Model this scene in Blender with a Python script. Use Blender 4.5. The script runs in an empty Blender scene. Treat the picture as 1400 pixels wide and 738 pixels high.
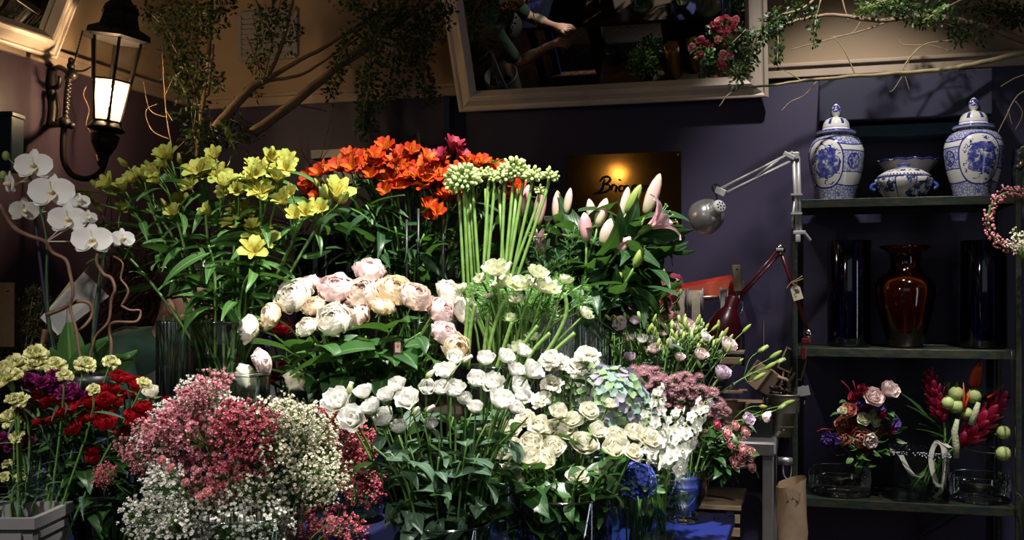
import bpy, math, random
from mathutils import Vector, Matrix, Quaternion
V = Vector
pi = math.pi
rnd = random.Random(7)
sc = bpy.context.scene
COL = sc.collection

# ------------------------------------------------------------------ camera
FPX = 1420.0
YAW = math.radians(15.7)
CAM = V((0, 0, 1.5))
FW = V((-math.sin(YAW), math.cos(YAW), 0))
RT = V((math.cos(YAW), math.sin(YAW), 0))
UP = V((0, 0, 1))
cd = bpy.data.cameras.new('camera')
co = bpy.data.objects.new('camera', cd); COL.objects.link(co)
co.location = CAM
co.rotation_euler = (pi/2, 0, YAW)
cd.sensor_width = 36.0
cd.lens = 36.0*FPX/1400.0
cd.shift_y = (400-369)/1400.0
cd.clip_start = 0.05; cd.clip_end = 60
sc.camera = co

def at(x, y, d):
    """world point seen at photo pixel x, y at distance d along the camera axis"""
    return CAM + FW*d + RT*((x-700)/FPX*d) - UP*((y-400)/FPX*d)
def onY(x, y, Y):
    """world point at photo pixel x, y lying on the plane Y"""
    r = FW + RT*((x-700)/FPX) - UP*((y-400)/FPX)
    return CAM + r*(Y/r.y)
def onX(x, y, X):
    r = FW + RT*((x-700)/FPX) - UP*((y-400)/FPX)
    return CAM + r*(X/r.x)
def onZ(x, y, z):
    r = FW + RT*((x-700)/FPX) - UP*((y-400)/FPX)
    return CAM + r*((z-1.5)/r.z)

# ------------------------------------------------------------------ world, lights, exposure
vs = sc.view_settings
sc.display_settings.display_device = 'sRGB'
vs.view_transform = 'Standard'; vs.look = 'None'; vs.gamma = 1.0
try: vs.use_curve_mapping = False
except Exception: pass
vs.exposure = 0.0
try:
    sc.cycles.max_bounces = 8; sc.cycles.transparent_max_bounces = 32
    sc.cycles.transmission_bounces = 6; sc.cycles.glossy_bounces = 5; sc.cycles.diffuse_bounces = 3
    sc.cycles.sample_clamp_indirect = 4.0
    sc.cycles.caustics_reflective = False; sc.cycles.caustics_refractive = False
except Exception: pass
w = bpy.data.worlds.new('world'); sc.world = w; w.use_nodes = True
bg = w.node_tree.nodes['Background']
bg.inputs[0].default_value = (0.80, 0.86, 1.0, 1); bg.inputs[1].default_value = 0.018

def lamp(name, kind, loc, target, power, color, **kw):
    ld = bpy.data.lights.new(name, kind); ld.energy = power; ld.color = color
    for k, v in kw.items(): setattr(ld, k, v)
    o = bpy.data.objects.new(name, ld); COL.objects.link(o); o.location = loc
    if target is not None:
        o.rotation_euler = (V(target)-V(loc)).to_track_quat('-Z', 'Y').to_euler()
    return o
T1 = at(680, 455, 2.6)
lamp('key_spot', 'SPOT', T1 + V((0.35, -0.62, 1.75)), T1, 490, (1, 0.96, 0.90), spot_size=math.radians(66), spot_blend=0.85, shadow_soft_size=0.05)
T2 = onY(1240, 330, 4.55)
lamp('shelf_spot', 'SPOT', V((0.12, 3.72, 3.55)), V((0.22, 4.9, 1.6)), 160, (1, 0.95, 0.9), spot_size=math.radians(56), spot_blend=0.8, shadow_soft_size=0.04)
T3 = at(330, 470, 2.2)
lamp('left_spot', 'SPOT', V((-1.64, 0.45, 2.51)), T3, 88, (1, 0.95, 0.9), spot_size=math.radians(60), spot_blend=0.9, shadow_soft_size=0.06)
lamp('front_fill', 'SPOT', V((0.35, 0.25, 2.9)), at(690, 575, 2.25), 110, (1, 0.96, 0.9), spot_size=math.radians(42), spot_blend=1.0, shadow_soft_size=0.06)  # added frontal fill for the nearest flowers
lamp('bouquet_spot', 'SPOT', V((0.78, 3.25, 3.4)), V((0.42, 4.38, 1.02)), 330, (1, 0.95, 0.9), spot_size=math.radians(30), spot_blend=0.9, shadow_soft_size=0.04)
lamp('wall_spot', 'SPOT', V((-0.85, 2.95, 3.45)), onY(975, 385, 4.8), 85, (1, 0.95, 0.9), spot_size=math.radians(27), spot_blend=1.0, shadow_soft_size=0.05)
lamp('bunch_fill', 'SPOT', V((-0.35, 3.2, 3.4)), V((-.52, 3.5, 1.4)), 70, (1, 0.96, 0.9), spot_size=math.radians(24), spot_blend=0.8, shadow_soft_size=0.05)  # added spot that brightens the pink bunch for the mirror
lamp('side_strip', 'AREA', V((2.32, 2.2, 1.35)), V((0.2, 4.5, 1.25)), 6.5, (0.80, 0.88, 1.0), shape='RECTANGLE', size=0.35, size_y=2.0)  # added cool strip light for streaks on the glass; no doorway there
lamp('ambient_fill', 'AREA', V((0.2, -1.6, 2.5)), V((-0.7, 4.0, 1.8)), 3.4, (0.86, 0.92, 1.0), shape='RECTANGLE', size=2.6, size_y=1.4)  # added dim ambient fill from behind the camera

# ------------------------------------------------------------------ node helpers
def new_mat(name):
    m = bpy.data.materials.new(name); m.use_nodes = True
    nt = m.node_tree; nt.nodes.clear()
    return m, nt
def link(nt, a, b): nt.links.new(a, b)
def nd(nt, typ, **kw):
    n = nt.nodes.new(typ)
    for k, v in kw.items(): setattr(n, k, v)
    return n
def mth(nt, op, a, b=None, c=None, clamp=False):
    n = nd(nt, 'ShaderNodeMath', operation=op); n.use_clamp = clamp
    for i, x in enumerate((a, b, c)):
        if x is None: continue
        if isinstance(x, (int, float)): n.inputs[i].default_value = x
        else: link(nt, x, n.inputs[i])
    return n.outputs[0]
def mixc(nt, f, a, b):
    n = nd(nt, 'ShaderNodeMix', data_type='RGBA')
    for s, x in ((n.inputs[0], f), (n.inputs[6], a), (n.inputs[7], b)):
        if isinstance(x, (int, float)): s.default_value = x
        elif isinstance(x, tuple): s.default_value = (*x[:3], 1)
        else: link(nt, x, s)
    return n.outputs[2]
def ramp(nt, f, stops):
    n = nd(nt, 'ShaderNodeValToRGB'); e = n.color_ramp.elements
    while len(e) < len(stops): e.new(0.5)
    for k, (p, c) in enumerate(stops): e[k].position = p; e[k].color = (*c, 1)
    link(nt, f, n.inputs[0]); return n.outputs[0]
def noise(nt, scale, detail=3, vec=None, rough=0.5):
    n = nd(nt, 'ShaderNodeTexNoise'); n.inputs['Scale'].default_value = scale; n.inputs['Detail'].default_value = detail; n.inputs['Roughness'].default_value = rough
    if vec is not None: link(nt, vec, n.inputs['Vector'])
    return n.outputs['Fac']
def objco(nt): return nd(nt, 'ShaderNodeTexCoord').outputs['Object']
def attr(nt):
    a = nd(nt, 'ShaderNodeAttribute', attribute_name='pc'); s = nd(nt, 'ShaderNodeSeparateXYZ'); link(nt, a.outputs['Vector'], s.inputs[0])
    return s.outputs[0], s.outputs[1], s.outputs[2]
def out(nt, sh): link(nt, sh, nd(nt, 'ShaderNodeOutputMaterial').inputs[0])
def princ(nt, col, rough=0.5, metal=0.0, spec=0.5, bump=None, bstr=0.2):
    p = nd(nt, 'ShaderNodeBsdfPrincipled')
    if isinstance(col, tuple): p.inputs['Base Color'].default_value = (*col[:3], 1)
    else: link(nt, col, p.inputs['Base Color'])
    if isinstance(rough, (int, float)): p.inputs['Roughness'].default_value = rough
    else: link(nt, rough, p.inputs['Roughness'])
    p.inputs['Metallic'].default_value = metal
    p.inputs['Specular IOR Level'].default_value = spec
    if bump is not None:
        b = nd(nt, 'ShaderNodeBump'); b.inputs['Strength'].default_value = bstr; b.inputs['Distance'].default_value = 0.01
        link(nt, bump, b.inputs['Height']); link(nt, b.outputs[0], p.inputs['Normal'])
    return p.outputs[0]
def mixs(nt, f, a, b):
    n = nd(nt, 'ShaderNodeMixShader')
    if isinstance(f, (int, float)): n.inputs[0].default_value = f
    else: link(nt, f, n.inputs[0])
    link(nt, a, n.inputs[1]); link(nt, b, n.inputs[2]); return n.outputs[0]

def mat(name, col, rough=0.5, metal=0.0, n_amt=0.0, n_scale=8, col2=None, bump=0.0, stretch=None, spec=0.5):
    m, nt = new_mat(name)
    vec = objco(nt)
    if stretch:
        mp = nd(nt, 'ShaderNodeMapping'); mp.inputs['Scale'].default_value = stretch; link(nt, vec, mp.inputs[0]); vec = mp.outputs[0]
    c = col; f = None
    if n_amt or bump:
        f = noise(nt, n_scale, 4, vec)
    if n_amt:
        d = col2 if col2 else tuple(x*0.45 for x in col)
        g = mth(nt, 'MULTIPLY', mth(nt, 'SUBTRACT', f, 0.35, clamp=True), n_amt*3, clamp=True)
        c = mixc(nt, g, col, d)
    out(nt, princ(nt, c, rough, metal, spec, f if bump else None, bump))
    return m
def petal_mat(name, stops, var=0.10, trans=0.28, rough=0.55, spots=None, hue=0.0):
    m, nt = new_mat(name)
    t, s, r = attr(nt)
    c = ramp(nt, t, stops)
    if spots:                                   # dark streaks along the petal
        a = mth(nt, 'GREATER_THAN', noise(nt, 1.0, 1, None), 0)
        cb = nd(nt, 'ShaderNodeCombineXYZ'); link(nt, mth(nt, 'MULTIPLY', t, 5.0), cb.inputs[0]); link(nt, mth(nt, 'MULTIPLY', s, 26.0), cb.inputs[1])
        f = noise(nt, 1.0, 0, cb.outputs[0])
        g = mth(nt, 'MULTIPLY', mth(nt, 'GREATER_THAN', f, 0.60), mth(nt, 'LESS_THAN', mth(nt, 'ABSOLUTE', mth(nt, 'SUBTRACT', t, 0.55)), 0.28))
        c = mixc(nt, mth(nt, 'MULTIPLY', g, 0.85), c, spots)
    oi = nd(nt, 'ShaderNodeObjectInfo')
    h = nd(nt, 'ShaderNodeHueSaturation')
    q = mth(nt, 'ADD', mth(nt, 'MULTIPLY', oi.outputs['Random'], 0.6), mth(nt, 'MULTIPLY', r, 0.4))
    link(nt, mth(nt, 'ADD', mth(nt, 'MULTIPLY', q, 2*var), 1-var), h.inputs['Value'])
    link(nt, mth(nt, 'ADD', mth(nt, 'MULTIPLY', oi.outputs['Random'], 2*hue), 0.5-hue), h.inputs['Hue'])
    link(nt, c, h.inputs['Color']); c = h.outputs[0]
    p = princ(nt, c, rough, 0, 0.25)
    tr = nd(nt, 'ShaderNodeBsdfTranslucent'); link(nt, c, tr.inputs[0])
    out(nt, mixs(nt, trans, p, tr.outputs[0]))
    return m
def leaf_mat(name, col, col2, rough=0.4, trans=0.18, rib=(0.25, 0.4, 0.15), ribw=0.05, spec=0.5):
    m, nt = new_mat(name)
    t, s, r = attr(nt)
    oi = nd(nt, 'ShaderNodeObjectInfo')
    q = mth(nt, 'ADD', mth(nt, 'MULTIPLY', oi.outputs['Random'], 0.6), mth(nt, 'MULTIPLY', r, 0.4))
    c = mixc(nt, q, col, col2)
    v = mth(nt, 'ABSOLUTE', mth(nt, 'SUBTRACT', s, 0.5))
    c = mixc(nt, mth(nt, 'MULTIPLY', mth(nt, 'LESS_THAN', v, ribw), 0.55), c, rib)
    vein = mth(nt, 'SINE', mth(nt, 'ADD', mth(nt, 'MULTIPLY', t, 60.0), mth(nt, 'MULTIPLY', v, -40.0)))
    p = princ(nt, c, rough, 0, spec, vein, 0.05)
    tr = nd(nt, 'ShaderNodeBsdfTranslucent'); link(nt, mixc(nt, 0.5, c, (0.2, 0.5, 0.05)), tr.inputs[0])
    out(nt, mixs(nt, trans, p, tr.outputs[0]))
    return m
def glass_mat(name, tint=(0.93, 0.97, 0.95), refl=0.9, rough=0.02, base=0.05):
    """thin clear glass: what is behind shows through its tint, fresnel reflection on top"""
    m, nt = new_mat(name)
    tb = nd(nt, 'ShaderNodeBsdfTransparent'); tb.inputs[0].default_value = (*tint, 1)
    gl = nd(nt, 'ShaderNodeBsdfGlossy'); gl.inputs['Roughness'].default_value = rough; gl.inputs[0].default_value = (1, 1, 1, 1)
    lw = nd(nt, 'ShaderNodeFresnel'); lw.inputs[0].default_value = 1.5
    f = mth(nt, 'MULTIPLY', mth(nt, 'ADD', lw.outputs[0], base-0.04), refl, clamp=True)
    out(nt, mixs(nt, f, tb.outputs[0], gl.outputs[0]))
    return m
def emit(name, col, strength):
    m, nt = new_mat(name); e = nd(nt, 'ShaderNodeEmission'); e.inputs[0].default_value = (*col, 1); e.inputs[1].default_value = strength
    out(nt, e.outputs[0]); return m

# ------------------------------------------------------------------ mesh builder
class MB:
    def __init__(s): s.v = []; s.f = []; s.a = []; s.m = []
    def vert(s, p, a=(0, 0.5, 0)): s.v.append((p[0], p[1], p[2])); s.a.append(a); return len(s.v)-1
    def face(s, idx, mi=0): s.f.append(idx); s.m.append(mi)
    def box(s, c, size, rot=None, mi=0):
        cx, cy, cz = c; hx, hy, hz = (x/2 for x in size); b = len(s.v)
        for k in range(8):
            p = V(((hx if k & 1 else -hx), (hy if k & 2 else -hy), (hz if k & 4 else -hz)))
            if rot is not None: p = rot @ p
            s.vert((p.x+cx, p.y+cy, p.z+cz), (0.5, 0.3, 0.5))
        for q in ((0, 2, 3, 1), (4, 5, 7, 6), (0, 1, 5, 4), (2, 6, 7, 3), (0, 4, 6, 2), (1, 3, 7, 5)): s.face(tuple(b+i for i in q), mi)
        return s
    def prism(s, quad_a, quad_b, mi=0):
        b = len(s.v); n = len(quad_a)
        for p in list(quad_a)+list(quad_b): s.vert(p)
        s.face(tuple(b+i for i in reversed(range(n))), mi); s.face(tuple(b+n+i for i in range(n)), mi)
        for i in range(n): j = (i+1) % n; s.face((b+i, b+j, b+n+j, b+n+i), mi)
        return s
    def tube(s, pts, r, n=6, mi=0, cap=True):
        pts = [V(p) for p in pts]; m = len(pts); b = len(s.v)
        up = None
        for i, p in enumerate(pts):
            t = (pts[min(i+1, m-1)]-pts[max(i-1, 0)])
            if t.length < 1e-9: t = V((0, 0, 1))
            t.normalize()
            if up is None: up = t.orthogonal().normalized()
            else:
                up = up - t*up.dot(t)
                up = up.normalized() if up.length > 1e-6 else t.orthogonal().normalized()
            bi = t.cross(up)
            rr = r[i] if isinstance(r, (list, tuple)) else r
            for k in range(n):
                th = 2*pi*k/n; q = p + (up*math.cos(th)+bi*math.sin(th))*rr
                s.vert(q, (i/max(1, m-1), 0.3, 0.5))
        for i in range(m-1):
            for k in range(n):
                k2 = (k+1) % n; s.face((b+i*n+k, b+i*n+k2, b+(i+1)*n+k2, b+(i+1)*n+k), mi)
        if cap: s.face(tuple(b+k for k in reversed(range(n))), mi); s.face(tuple(b+(m-1)*n+k for k in range(n)), mi)
        return s
    def lathe(s, prof, n=24, mi=0, ribs=0, amp=0.0, c=(0, 0, 0), sq=False, zn=None):
        b = len(s.v); m = len(prof)
        z0 = min(p[1] for p in prof); z1 = max(p[1] for p in prof)
        for (r, z) in prof:
            for k in range(n):
                th = 2*pi*k/n; rr = r*(1+amp*math.cos(ribs*th)) if ribs else r
                if sq:
                    cc, ss = math.cos(th), math.sin(th); rr = r*min(1/max(abs(cc), 1e-6), 1/max(abs(ss), 1e-6), 1.38)
                s.vert((c[0]+rr*math.cos(th), c[1]+rr*math.sin(th), c[2]+z), (k/n, (z-z0)/max(1e-6, z1-z0), 0.5))
        for i in range(m-1):
            for k in range(n):
                k2 = (k+1) % n; s.face((b+i*n+k, b+i*n+k2, b+(i+1)*n+k2, b+(i+1)*n+k), mi)
        if prof[0][0] > 1e-4: s.face(tuple(b+k for k in reversed(range(n))), mi)
        return s
    def ball(s, c, r, nu=8, nv=6, mi=0, rot=None, att=None):
        if isinstance(r, (int, float)): r = (r, r, r)
        b = len(s.v); c = V(c); rv = rnd.random()
        def P(x, y, z, t):
            p = V((x*r[0], y*r[1], z*r[2]))
            if rot is not None: p = rot @ p
            s.vert(c+p, att or (t, 0.3, rv))
        P(0, 0, -1, 0)
        for i in range(1, nv):
            ph = pi*i/nv
            for k in range(nu):
                th = 2*pi*k/nu; P(math.sin(ph)*math.cos(th), math.sin(ph)*math.sin(th), -math.cos(ph), i/nv)
        P(0, 0, 1, 1); last = len(s.v)-1
        for k in range(nu):
            k2 = (k+1) % nu
            s.face((b, b+1+k2, b+1+k), mi); s.face((last, last-nu+k, last-nu+k2), mi)
            for i in range(nv-2): s.face((b+1+i*nu+k, b+1+i*nu+k2, b+1+(i+1)*nu+k2, b+1+(i+1)*nu+k), mi)
        return s
    def petal(s, base, L, W, a0, a1, cup=0.2, phi=0.0, nu=4, nv=4, prof=(0.75, 0.55), reflex=0.0, ruf=0.0, rufn=3.0, mi=0, z0=0.0, M=None, twist=0.0):
        """a petal rooted at vertex `base`, opening along +z: angle from the axis runs from a0 to a1 degrees"""
        rv = rnd.random(); rr = 0.0; zz = z0; rows = []
        cp, sp = math.cos(phi), math.sin(phi); dl = L/nu
        for i in range(1, nu+1):
            u = i/nu; um = (i-0.5)/nu
            ang = math.radians(a0+(a1-a0)*um + reflex*max(0, (um-0.55)/0.45)**2)
            rr += math.sin(ang)*dl; zz += math.cos(ang)*dl
            ww = W/2*math.sin(pi*min(0.965, u)**prof[0])**prof[1]
            row = []
            for j in range(nv+1):
                v = -1+2*j/nv
                off = cup*W*v*v + ruf*u*u*math.sin(rufn*pi*v+rv*6.28)
                y = ww*v; r2 = rr-math.cos(ang)*off + twist*v*W*u; z2 = zz+math.sin(ang)*off
                p = V((r2*cp-y*sp, r2*sp+y*cp, z2))
                if M is not None: p = M @ p
                row.append(s.vert(p, (u, j/nv, rv)))
            rows.append(row)
        for j in range(nv): s.face((base, rows[0][j], rows[0][j+1]), mi)
        for i in range(nu-1):
            for j in range(nv): s.face((rows[i][j], rows[i+1][j], rows[i+1][j+1], rows[i][j+1]), mi)
        return s
    def mesh(s, name, mats, smooth=True):
        me = bpy.data.meshes.new(name); me.from_pydata(s.v, [], s.f)
        mats = mats if isinstance(mats, (list, tuple)) else [mats]
        for m in mats: me.materials.append(m)
        at_ = me.attributes.new('pc', 'FLOAT_VECTOR', 'POINT'); at_.data.foreach_set('vector', [x for a in s.a for x in a])
        if len(mats) > 1: me.polygons.foreach_set('material_index', s.m)
        me.polygons.foreach_set('use_smooth', [smooth]*len(s.f)); me.update()
        return me

# ------------------------------------------------------------------ scene helpers
def tag(o, label=None, cat=None, group=None, kind=None):
    for k, v in (('label', label), ('category', cat), ('group', group), ('kind', kind)):
        if v: o[k] = v
    return o
def thing(name, label, cat, loc, group=None, rotz=0.0):
    o = bpy.data.objects.new(name, None); COL.objects.link(o); o.empty_display_size = 0.02
    o.location = loc; o.rotation_euler = (0, 0, rotz)
    return tag(o, label, cat, group)
def part(par, name, me, loc=(0, 0, 0), q=None, s=1.0, label=None, kind=None, bevel=0.0):
    o = bpy.data.objects.new(name, me); COL.objects.link(o); o.parent = par
    o.location = loc
    if q is not None: o.rotation_mode = 'QUATERNION'; o.rotation_quaternion = q
    o.scale = (s, s, s) if isinstance(s, (int, float)) else s
    if label: o['label'] = label
    if kind: o['kind'] = kind
    if bevel: bev(o, bevel)
    return o
def solo(name, label, cat, me, loc=(0, 0, 0), group=None, kind=None, bevel=0.0, rotz=0.0):
    o = bpy.data.objects.new(name, me); COL.objects.link(o); o.location = loc; o.rotation_euler = (0, 0, rotz)
    if bevel: bev(o, bevel)
    return tag(o, label, cat, group, kind)
def bev(o, wd):
    b = o.modifiers.new('bevel', 'BEVEL'); b.width = wd; b.segments = 2; b.limit_method = 'ANGLE'
def struct(name, mb, m, bevel=0.0, smooth=False):
    o = solo(name, None, None, mb.mesh(name, m, smooth), kind='structure', bevel=bevel); return o
def aim(d, roll=None):
    q = V(d).normalized().to_track_quat('Z', 'Y')
    return q @ Quaternion((0, 0, 1), rnd.uniform(0, 6.283) if roll is None else roll)
def bez(P, n):
    res = []
    for i in range(n+1):
        t = i/n; q = [V(p) for p in P]
        while len(q) > 1: q = [q[k]*(1-t)+q[k+1]*t for k in range(len(q)-1)]
        res.append(q[0])
    return res
def cat_rom(P, per=4):
    P = [V(p) for p in P]; res = []
    for i in range(len(P)-1):
        p0 = P[max(i-1, 0)]; p1 = P[i]; p2 = P[i+1]; p3 = P[min(i+2, len(P)-1)]
        for k in range(per):
            t = k/per
            res.append(0.5*((2*p1)+(p2-p0)*t+(2*p0-5*p1+4*p2-p3)*t*t+(3*p1-p0-3*p2+p3)*t**3))
    res.append(P[-1]); return res
ORD = ['leftmost', 'second', 'third', 'fourth', 'fifth', 'sixth', 'seventh', 'eighth', 'ninth', 'tenth', 'eleventh', 'twelfth', 'thirteenth', 'fourteenth', 'fifteenth', 'sixteenth', 'seventeenth', 'eighteenth', 'nineteenth', 'twentieth']
def rank(items, where, group):
    """items: (object, description, px, py). Labels say which one by row and order from the left."""
    n = len(items); k = 1 if n <= 8 else 2 if n <= 18 else 3 if n <= 45 else 4
    rows = {1: [''], 2: ['upper ', 'lower '], 3: ['upper ', 'middle ', 'lower '], 4: ['top ', 'second ', 'third ', 'bottom ']}[k]
    it = sorted(items, key=lambda a: a[3]); per = -(-n//k)
    for r in range(k):
        for i, (o, desc, px, py) in enumerate(sorted(it[r*per:(r+1)*per], key=lambda a: a[2])):
            od = ORD[i] if i == 0 else ORD[min(i, 19)] + ' from left'
            o['label'] = f"{desc}, {od} in {rows[r]}row of {where}" if k > 1 else f"{desc}, {od} of {where}"
            o['group'] = group
# ------------------------------------------------------------------ room shell
YB, XL, XR, ZC, ZD, YF = 4.95, -3.15, 2.4, 3.7, 2.49, -2.2
NAVY = mat('navy violet wall paint', (0.033, 0.025, 0.066), 0.5, n_amt=0.25, n_scale=3, col2=(0.023, 0.018, 0.048), bump=0.03)
PLUM = mat('lantern warmed wall paint', (0.062, 0.040, 0.062), 0.5, n_amt=0.25, n_scale=3, col2=(0.045, 0.030, 0.05), bump=0.03)  # wall violet reddened in colour for the lantern's warm light
CREAMW = mat('aged cream plaster', (0.44, 0.32, 0.205), 0.8, n_amt=0.5, n_scale=2.2, col2=(0.33, 0.23, 0.14), bump=0.08)
TRIMC = mat('cream moulding paint', (0.46, 0.35, 0.25), 0.5, n_amt=0.3, n_scale=6)
DNAVY = mat('dark navy board', (0.022, 0.022, 0.045), 0.45)
DBLUE = mat('dark blue gloss paint', (0.012, 0.022, 0.07), 0.3)
TEAL = mat('dark teal paint', (0.006, 0.030, 0.055), 0.35)
TILE = None
def tile_mat():
    m, nt = new_mat('brown floor tiles')
    b = nd(nt, 'ShaderNodeTexBrick'); b.inputs['Scale'].default_value = 5
    mp = nd(nt, 'ShaderNodeMapping'); mp.inputs['Rotation'].default_value = (0, 0, .6); link(nt, objco(nt), mp.inputs[0]); link(nt, mp.outputs[0], b.inputs['Vector'])
    b.inputs['Color1'].default_value = (.10, .045, .02, 1); b.inputs['Color2'].default_value = (.07, .03, .015, 1); b.inputs['Mortar'].default_value = (.015, .012, .01, 1)
    out(nt, princ(nt, b.outputs[0], .45, 0, .5, b.outputs[1], -.3)); return m
struct('floor', MB().box(((XL+XR)/2, (YB+YF)/2, -.05), (XR-XL+.4, YB-YF+.4, .1)), tile_mat())
struct('ceiling', MB().box(((XL+XR)/2, (YB+YF)/2, ZC+.05), (XR-XL+.4, YB-YF+.4, .1)), CREAMW)
def wall2(name, c0, c1, th, lowm):
    b = MB()
    b.box(((c0[0]+c1[0])/2+th[0]/2, (c0[1]+c1[1])/2+th[1]/2, ZD/2), (abs(c1[0]-c0[0])+abs(th[0]), abs(c1[1]-c0[1])+abs(th[1]), ZD), mi=0)
    b.box(((c0[0]+c1[0])/2+th[0]/2, (c0[1]+c1[1])/2+th[1]/2, (ZD+ZC)/2), (abs(c1[0]-c0[0])+abs(th[0]), abs(c1[1]-c0[1])+abs(th[1]), ZC-ZD), mi=1)
    struct(name, b, [lowm, CREAMW])
wall2('wall_back', (XL-.1, YB), (XR+.1, YB), (0, .1), NAVY)
wall2('wall_left', (XL, YF), (XL, YB), (-.1, 0), PLUM)
wall2('wall_right', (XR, YF), (XR, YB), (.1, 0), NAVY)
struct('trim_1', MB().box(((XL+XR)/2, YB-.012, ZD+.02), (XR-XL, .024, .05)).box(((XL+XR)/2, YB-.02, ZD+.05), (XR-XL, .04, .018)), TRIMC, .004)
struct('trim_2', MB().box((XL+.012, (YF+YB)/2-.03, ZD+.02), (.024, YB-YF-.06, .05)).box((XL+.02, (YF+YB)/2-.04, ZD+.05), (.04, YB-YF-.1, .018)), TRIMC, .004)
struct('baseboard_back', MB().box(((XL+XR)/2, YB-.01, .07), (XR-XL, .02, .14)), DNAVY, .004)
# boxed ledge over the shelves and the painted ledge behind the red flowers
def wpx(x0, y0, x1, y1, Y): a = onY(x0, y0, Y); b = onY(x1, y1, Y); return a, b
a, b_ = wpx(1120, 110, 1357, 153, 4.68)
struct('trim_3', MB().box(((a.x+b_.x)/2, (4.68+YB)/2, 2.335), (b_.x-a.x, YB-4.68, .19)), DNAVY, .004)
struct('trim_4', MB().box(((a.x+b_.x)/2+.06, (4.74+YB)/2, 2.2), (b_.x-a.x-.1, YB-4.74, .05)), TEAL, .004)
a, b_ = wpx(425, 200, 604, 225, 4.86)
struct('trim_5', MB().box(((a.x+b_.x)/2, YB-.05, 2.21), (b_.x-a.x, .1, .05)).box(((a.x+b_.x)/2, YB-.02, 2.12), (b_.x-a.x, .04, .13)), DBLUE, .004)
p = onY(610, 180, 4.88)
struct('trim_6', MB().box((p.x, YB-.035, 2.25), (.035, .07, .46)), DBLUE, .004)
# ------------------------------------------------------------------ framed mirrors
FRAMEP = mat('limed cream frame', (0.80, 0.67, 0.55), 0.4, n_amt=0.2, n_scale=9, stretch=(1, 1, 1), bump=0.04)
def mirror_mat():
    m, nt = new_mat('mirror glass'); g = nd(nt, 'ShaderNodeBsdfGlossy'); g.inputs[0].default_value = (.80, .80, .78, 1); g.inputs['Roughness'].default_value = .004
    out(nt, g.outputs[0]); return m
MIRR = mirror_mat()
def framed_mirror(label, origin, u, v, n, wd, ht, prof, name='framed_mirror'):
    t = thing(name, label, 'mirror', origin)
    t.rotation_mode = 'QUATERNION'; t.rotation_quaternion = Matrix((u, v, n)).transposed().to_quaternion()
    names = ['frame_rail', 'frame_stile', 'frame_rail', 'frame_stile']
    cor = lambda k, d: [(d, d), (wd-d, d), (wd-d, ht-d), (d, ht-d)][k]
    for k in range(4):
        b = MB(); m = len(prof)
        for kk in (k, (k+1) % 4):
            for d, z in prof: x, y = cor(kk, d); b.vert((x, y, z))
        for i in range(m-1): b.face((i, m+i, m+i+1, i+1))
        b.face(tuple(reversed(range(m)))); b.face(tuple(m+i for i in range(m)))
        b.face((m-1, 2*m-1, m, 0))
        part(t, names[k], b.mesh('frame_rail', FRAMEP, False))
    d = prof[-1][0]-.006; b = MB(); b.box((wd/2, ht/2, .006), (wd-2*d, ht-2*d, .006)); part(t, 'mirror_glass', b.mesh('mirror_glass', MIRR, False))
    return t
PROF = [(0, 0), (0, .030), (.008, .040), (.016, .040), (.020, .032), (.028, .030), (.036, .036), (.060, .052), (.076, .056), (.082, .050), (.092, .024), (.097, .012), (.097, 0)]
tl = math.radians(28)
fm = onY(630, 151, 4.885); fr_ = onY(1051, 137, 4.885)
framed_mirror('large cream-framed mirror leaning out from the wall above the brass plaque', fm, (1, 0, 0), (0, -math.sin(tl), math.cos(tl)), (0, -math.cos(tl), -math.sin(tl)), fr_.x-fm.x, 1.15, PROF)
tl2 = math.radians(25); o2 = onX(69, 79, -3.09)
framed_mirror('cream-framed mirror corner above the lantern at top left', o2-V((0, 1.0, 0)), (0, 1, 0), (math.sin(tl2), 0, math.cos(tl2)), (math.cos(tl2), 0, -math.sin(tl2)), 1.0, 1.0, [(d*1.05, z) for d, z in PROF])
# ------------------------------------------------------------------ shared materials
IRON = mat('black wrought iron', (0.018, 0.016, 0.015), 0.45, 0.6, n_amt=0.4, n_scale=30, col2=(0.05, 0.035, 0.025), bump=0.1)
GREENP = mat('chipped dark green paint', (0.012, 0.028, 0.024), 0.35, 0.3, n_amt=0.35, n_scale=22, col2=(0.12, 0.075, 0.03), bump=0.08, stretch=(1, 1, 3))
STEEL = mat('brushed steel', (0.46, 0.455, 0.45), 0.30, 0.8, n_amt=0.25, n_scale=20, stretch=(1, 12, 1))
CHROME = mat('chrome', (0.7, 0.7, 0.72), 0.12, 1.0)
GREYP = mat('grey enamel', (0.46, 0.45, 0.45), 0.4, 0.3)
SILVER = mat('dull silver shade', (0.50, 0.49, 0.48), 0.28, 0.55)
REDE = mat('oxblood enamel', (0.085, 0.006, 0.012), 0.28)
BLACKP = mat('black plastic', (0.012, 0.012, 0.013), 0.4)
BRASSV = mat('brushed brass', (0.42, 0.24, 0.06), 0.3, 1.0)
def brass_plate():
    m, nt = new_mat('polished brass plate')
    f = noise(nt, 5, 4, objco(nt)); c = mixc(nt, mth(nt, 'MULTIPLY', f, .9), (0.26, 0.115, 0.018), (0.09, 0.04, 0.008))
    out(nt, princ(nt, c, mth(nt, 'ADD', mth(nt, 'MULTIPLY', f, .08), .05), 1.0)); return m
BRASS = brass_plate()
KRAFT = mat('kraft paper', (0.36, 0.25, 0.16), 0.75, n_amt=0.25, n_scale=40, bump=0.05)
KRAFTD = mat('brown board', (0.16, 0.095, 0.045), 0.8, n_amt=0.4, n_scale=60)
WOOD = mat('pale worn wood', (0.40, 0.30, 0.19), 0.6, n_amt=0.6, n_scale=6, stretch=(2, 14, 14), col2=(0.22, 0.15, 0.08), bump=0.1)
WOODD = mat('dark worktop wood', (0.10, 0.065, 0.04), 0.5, n_amt=0.5, n_scale=6, stretch=(2, 12, 12))
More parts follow.
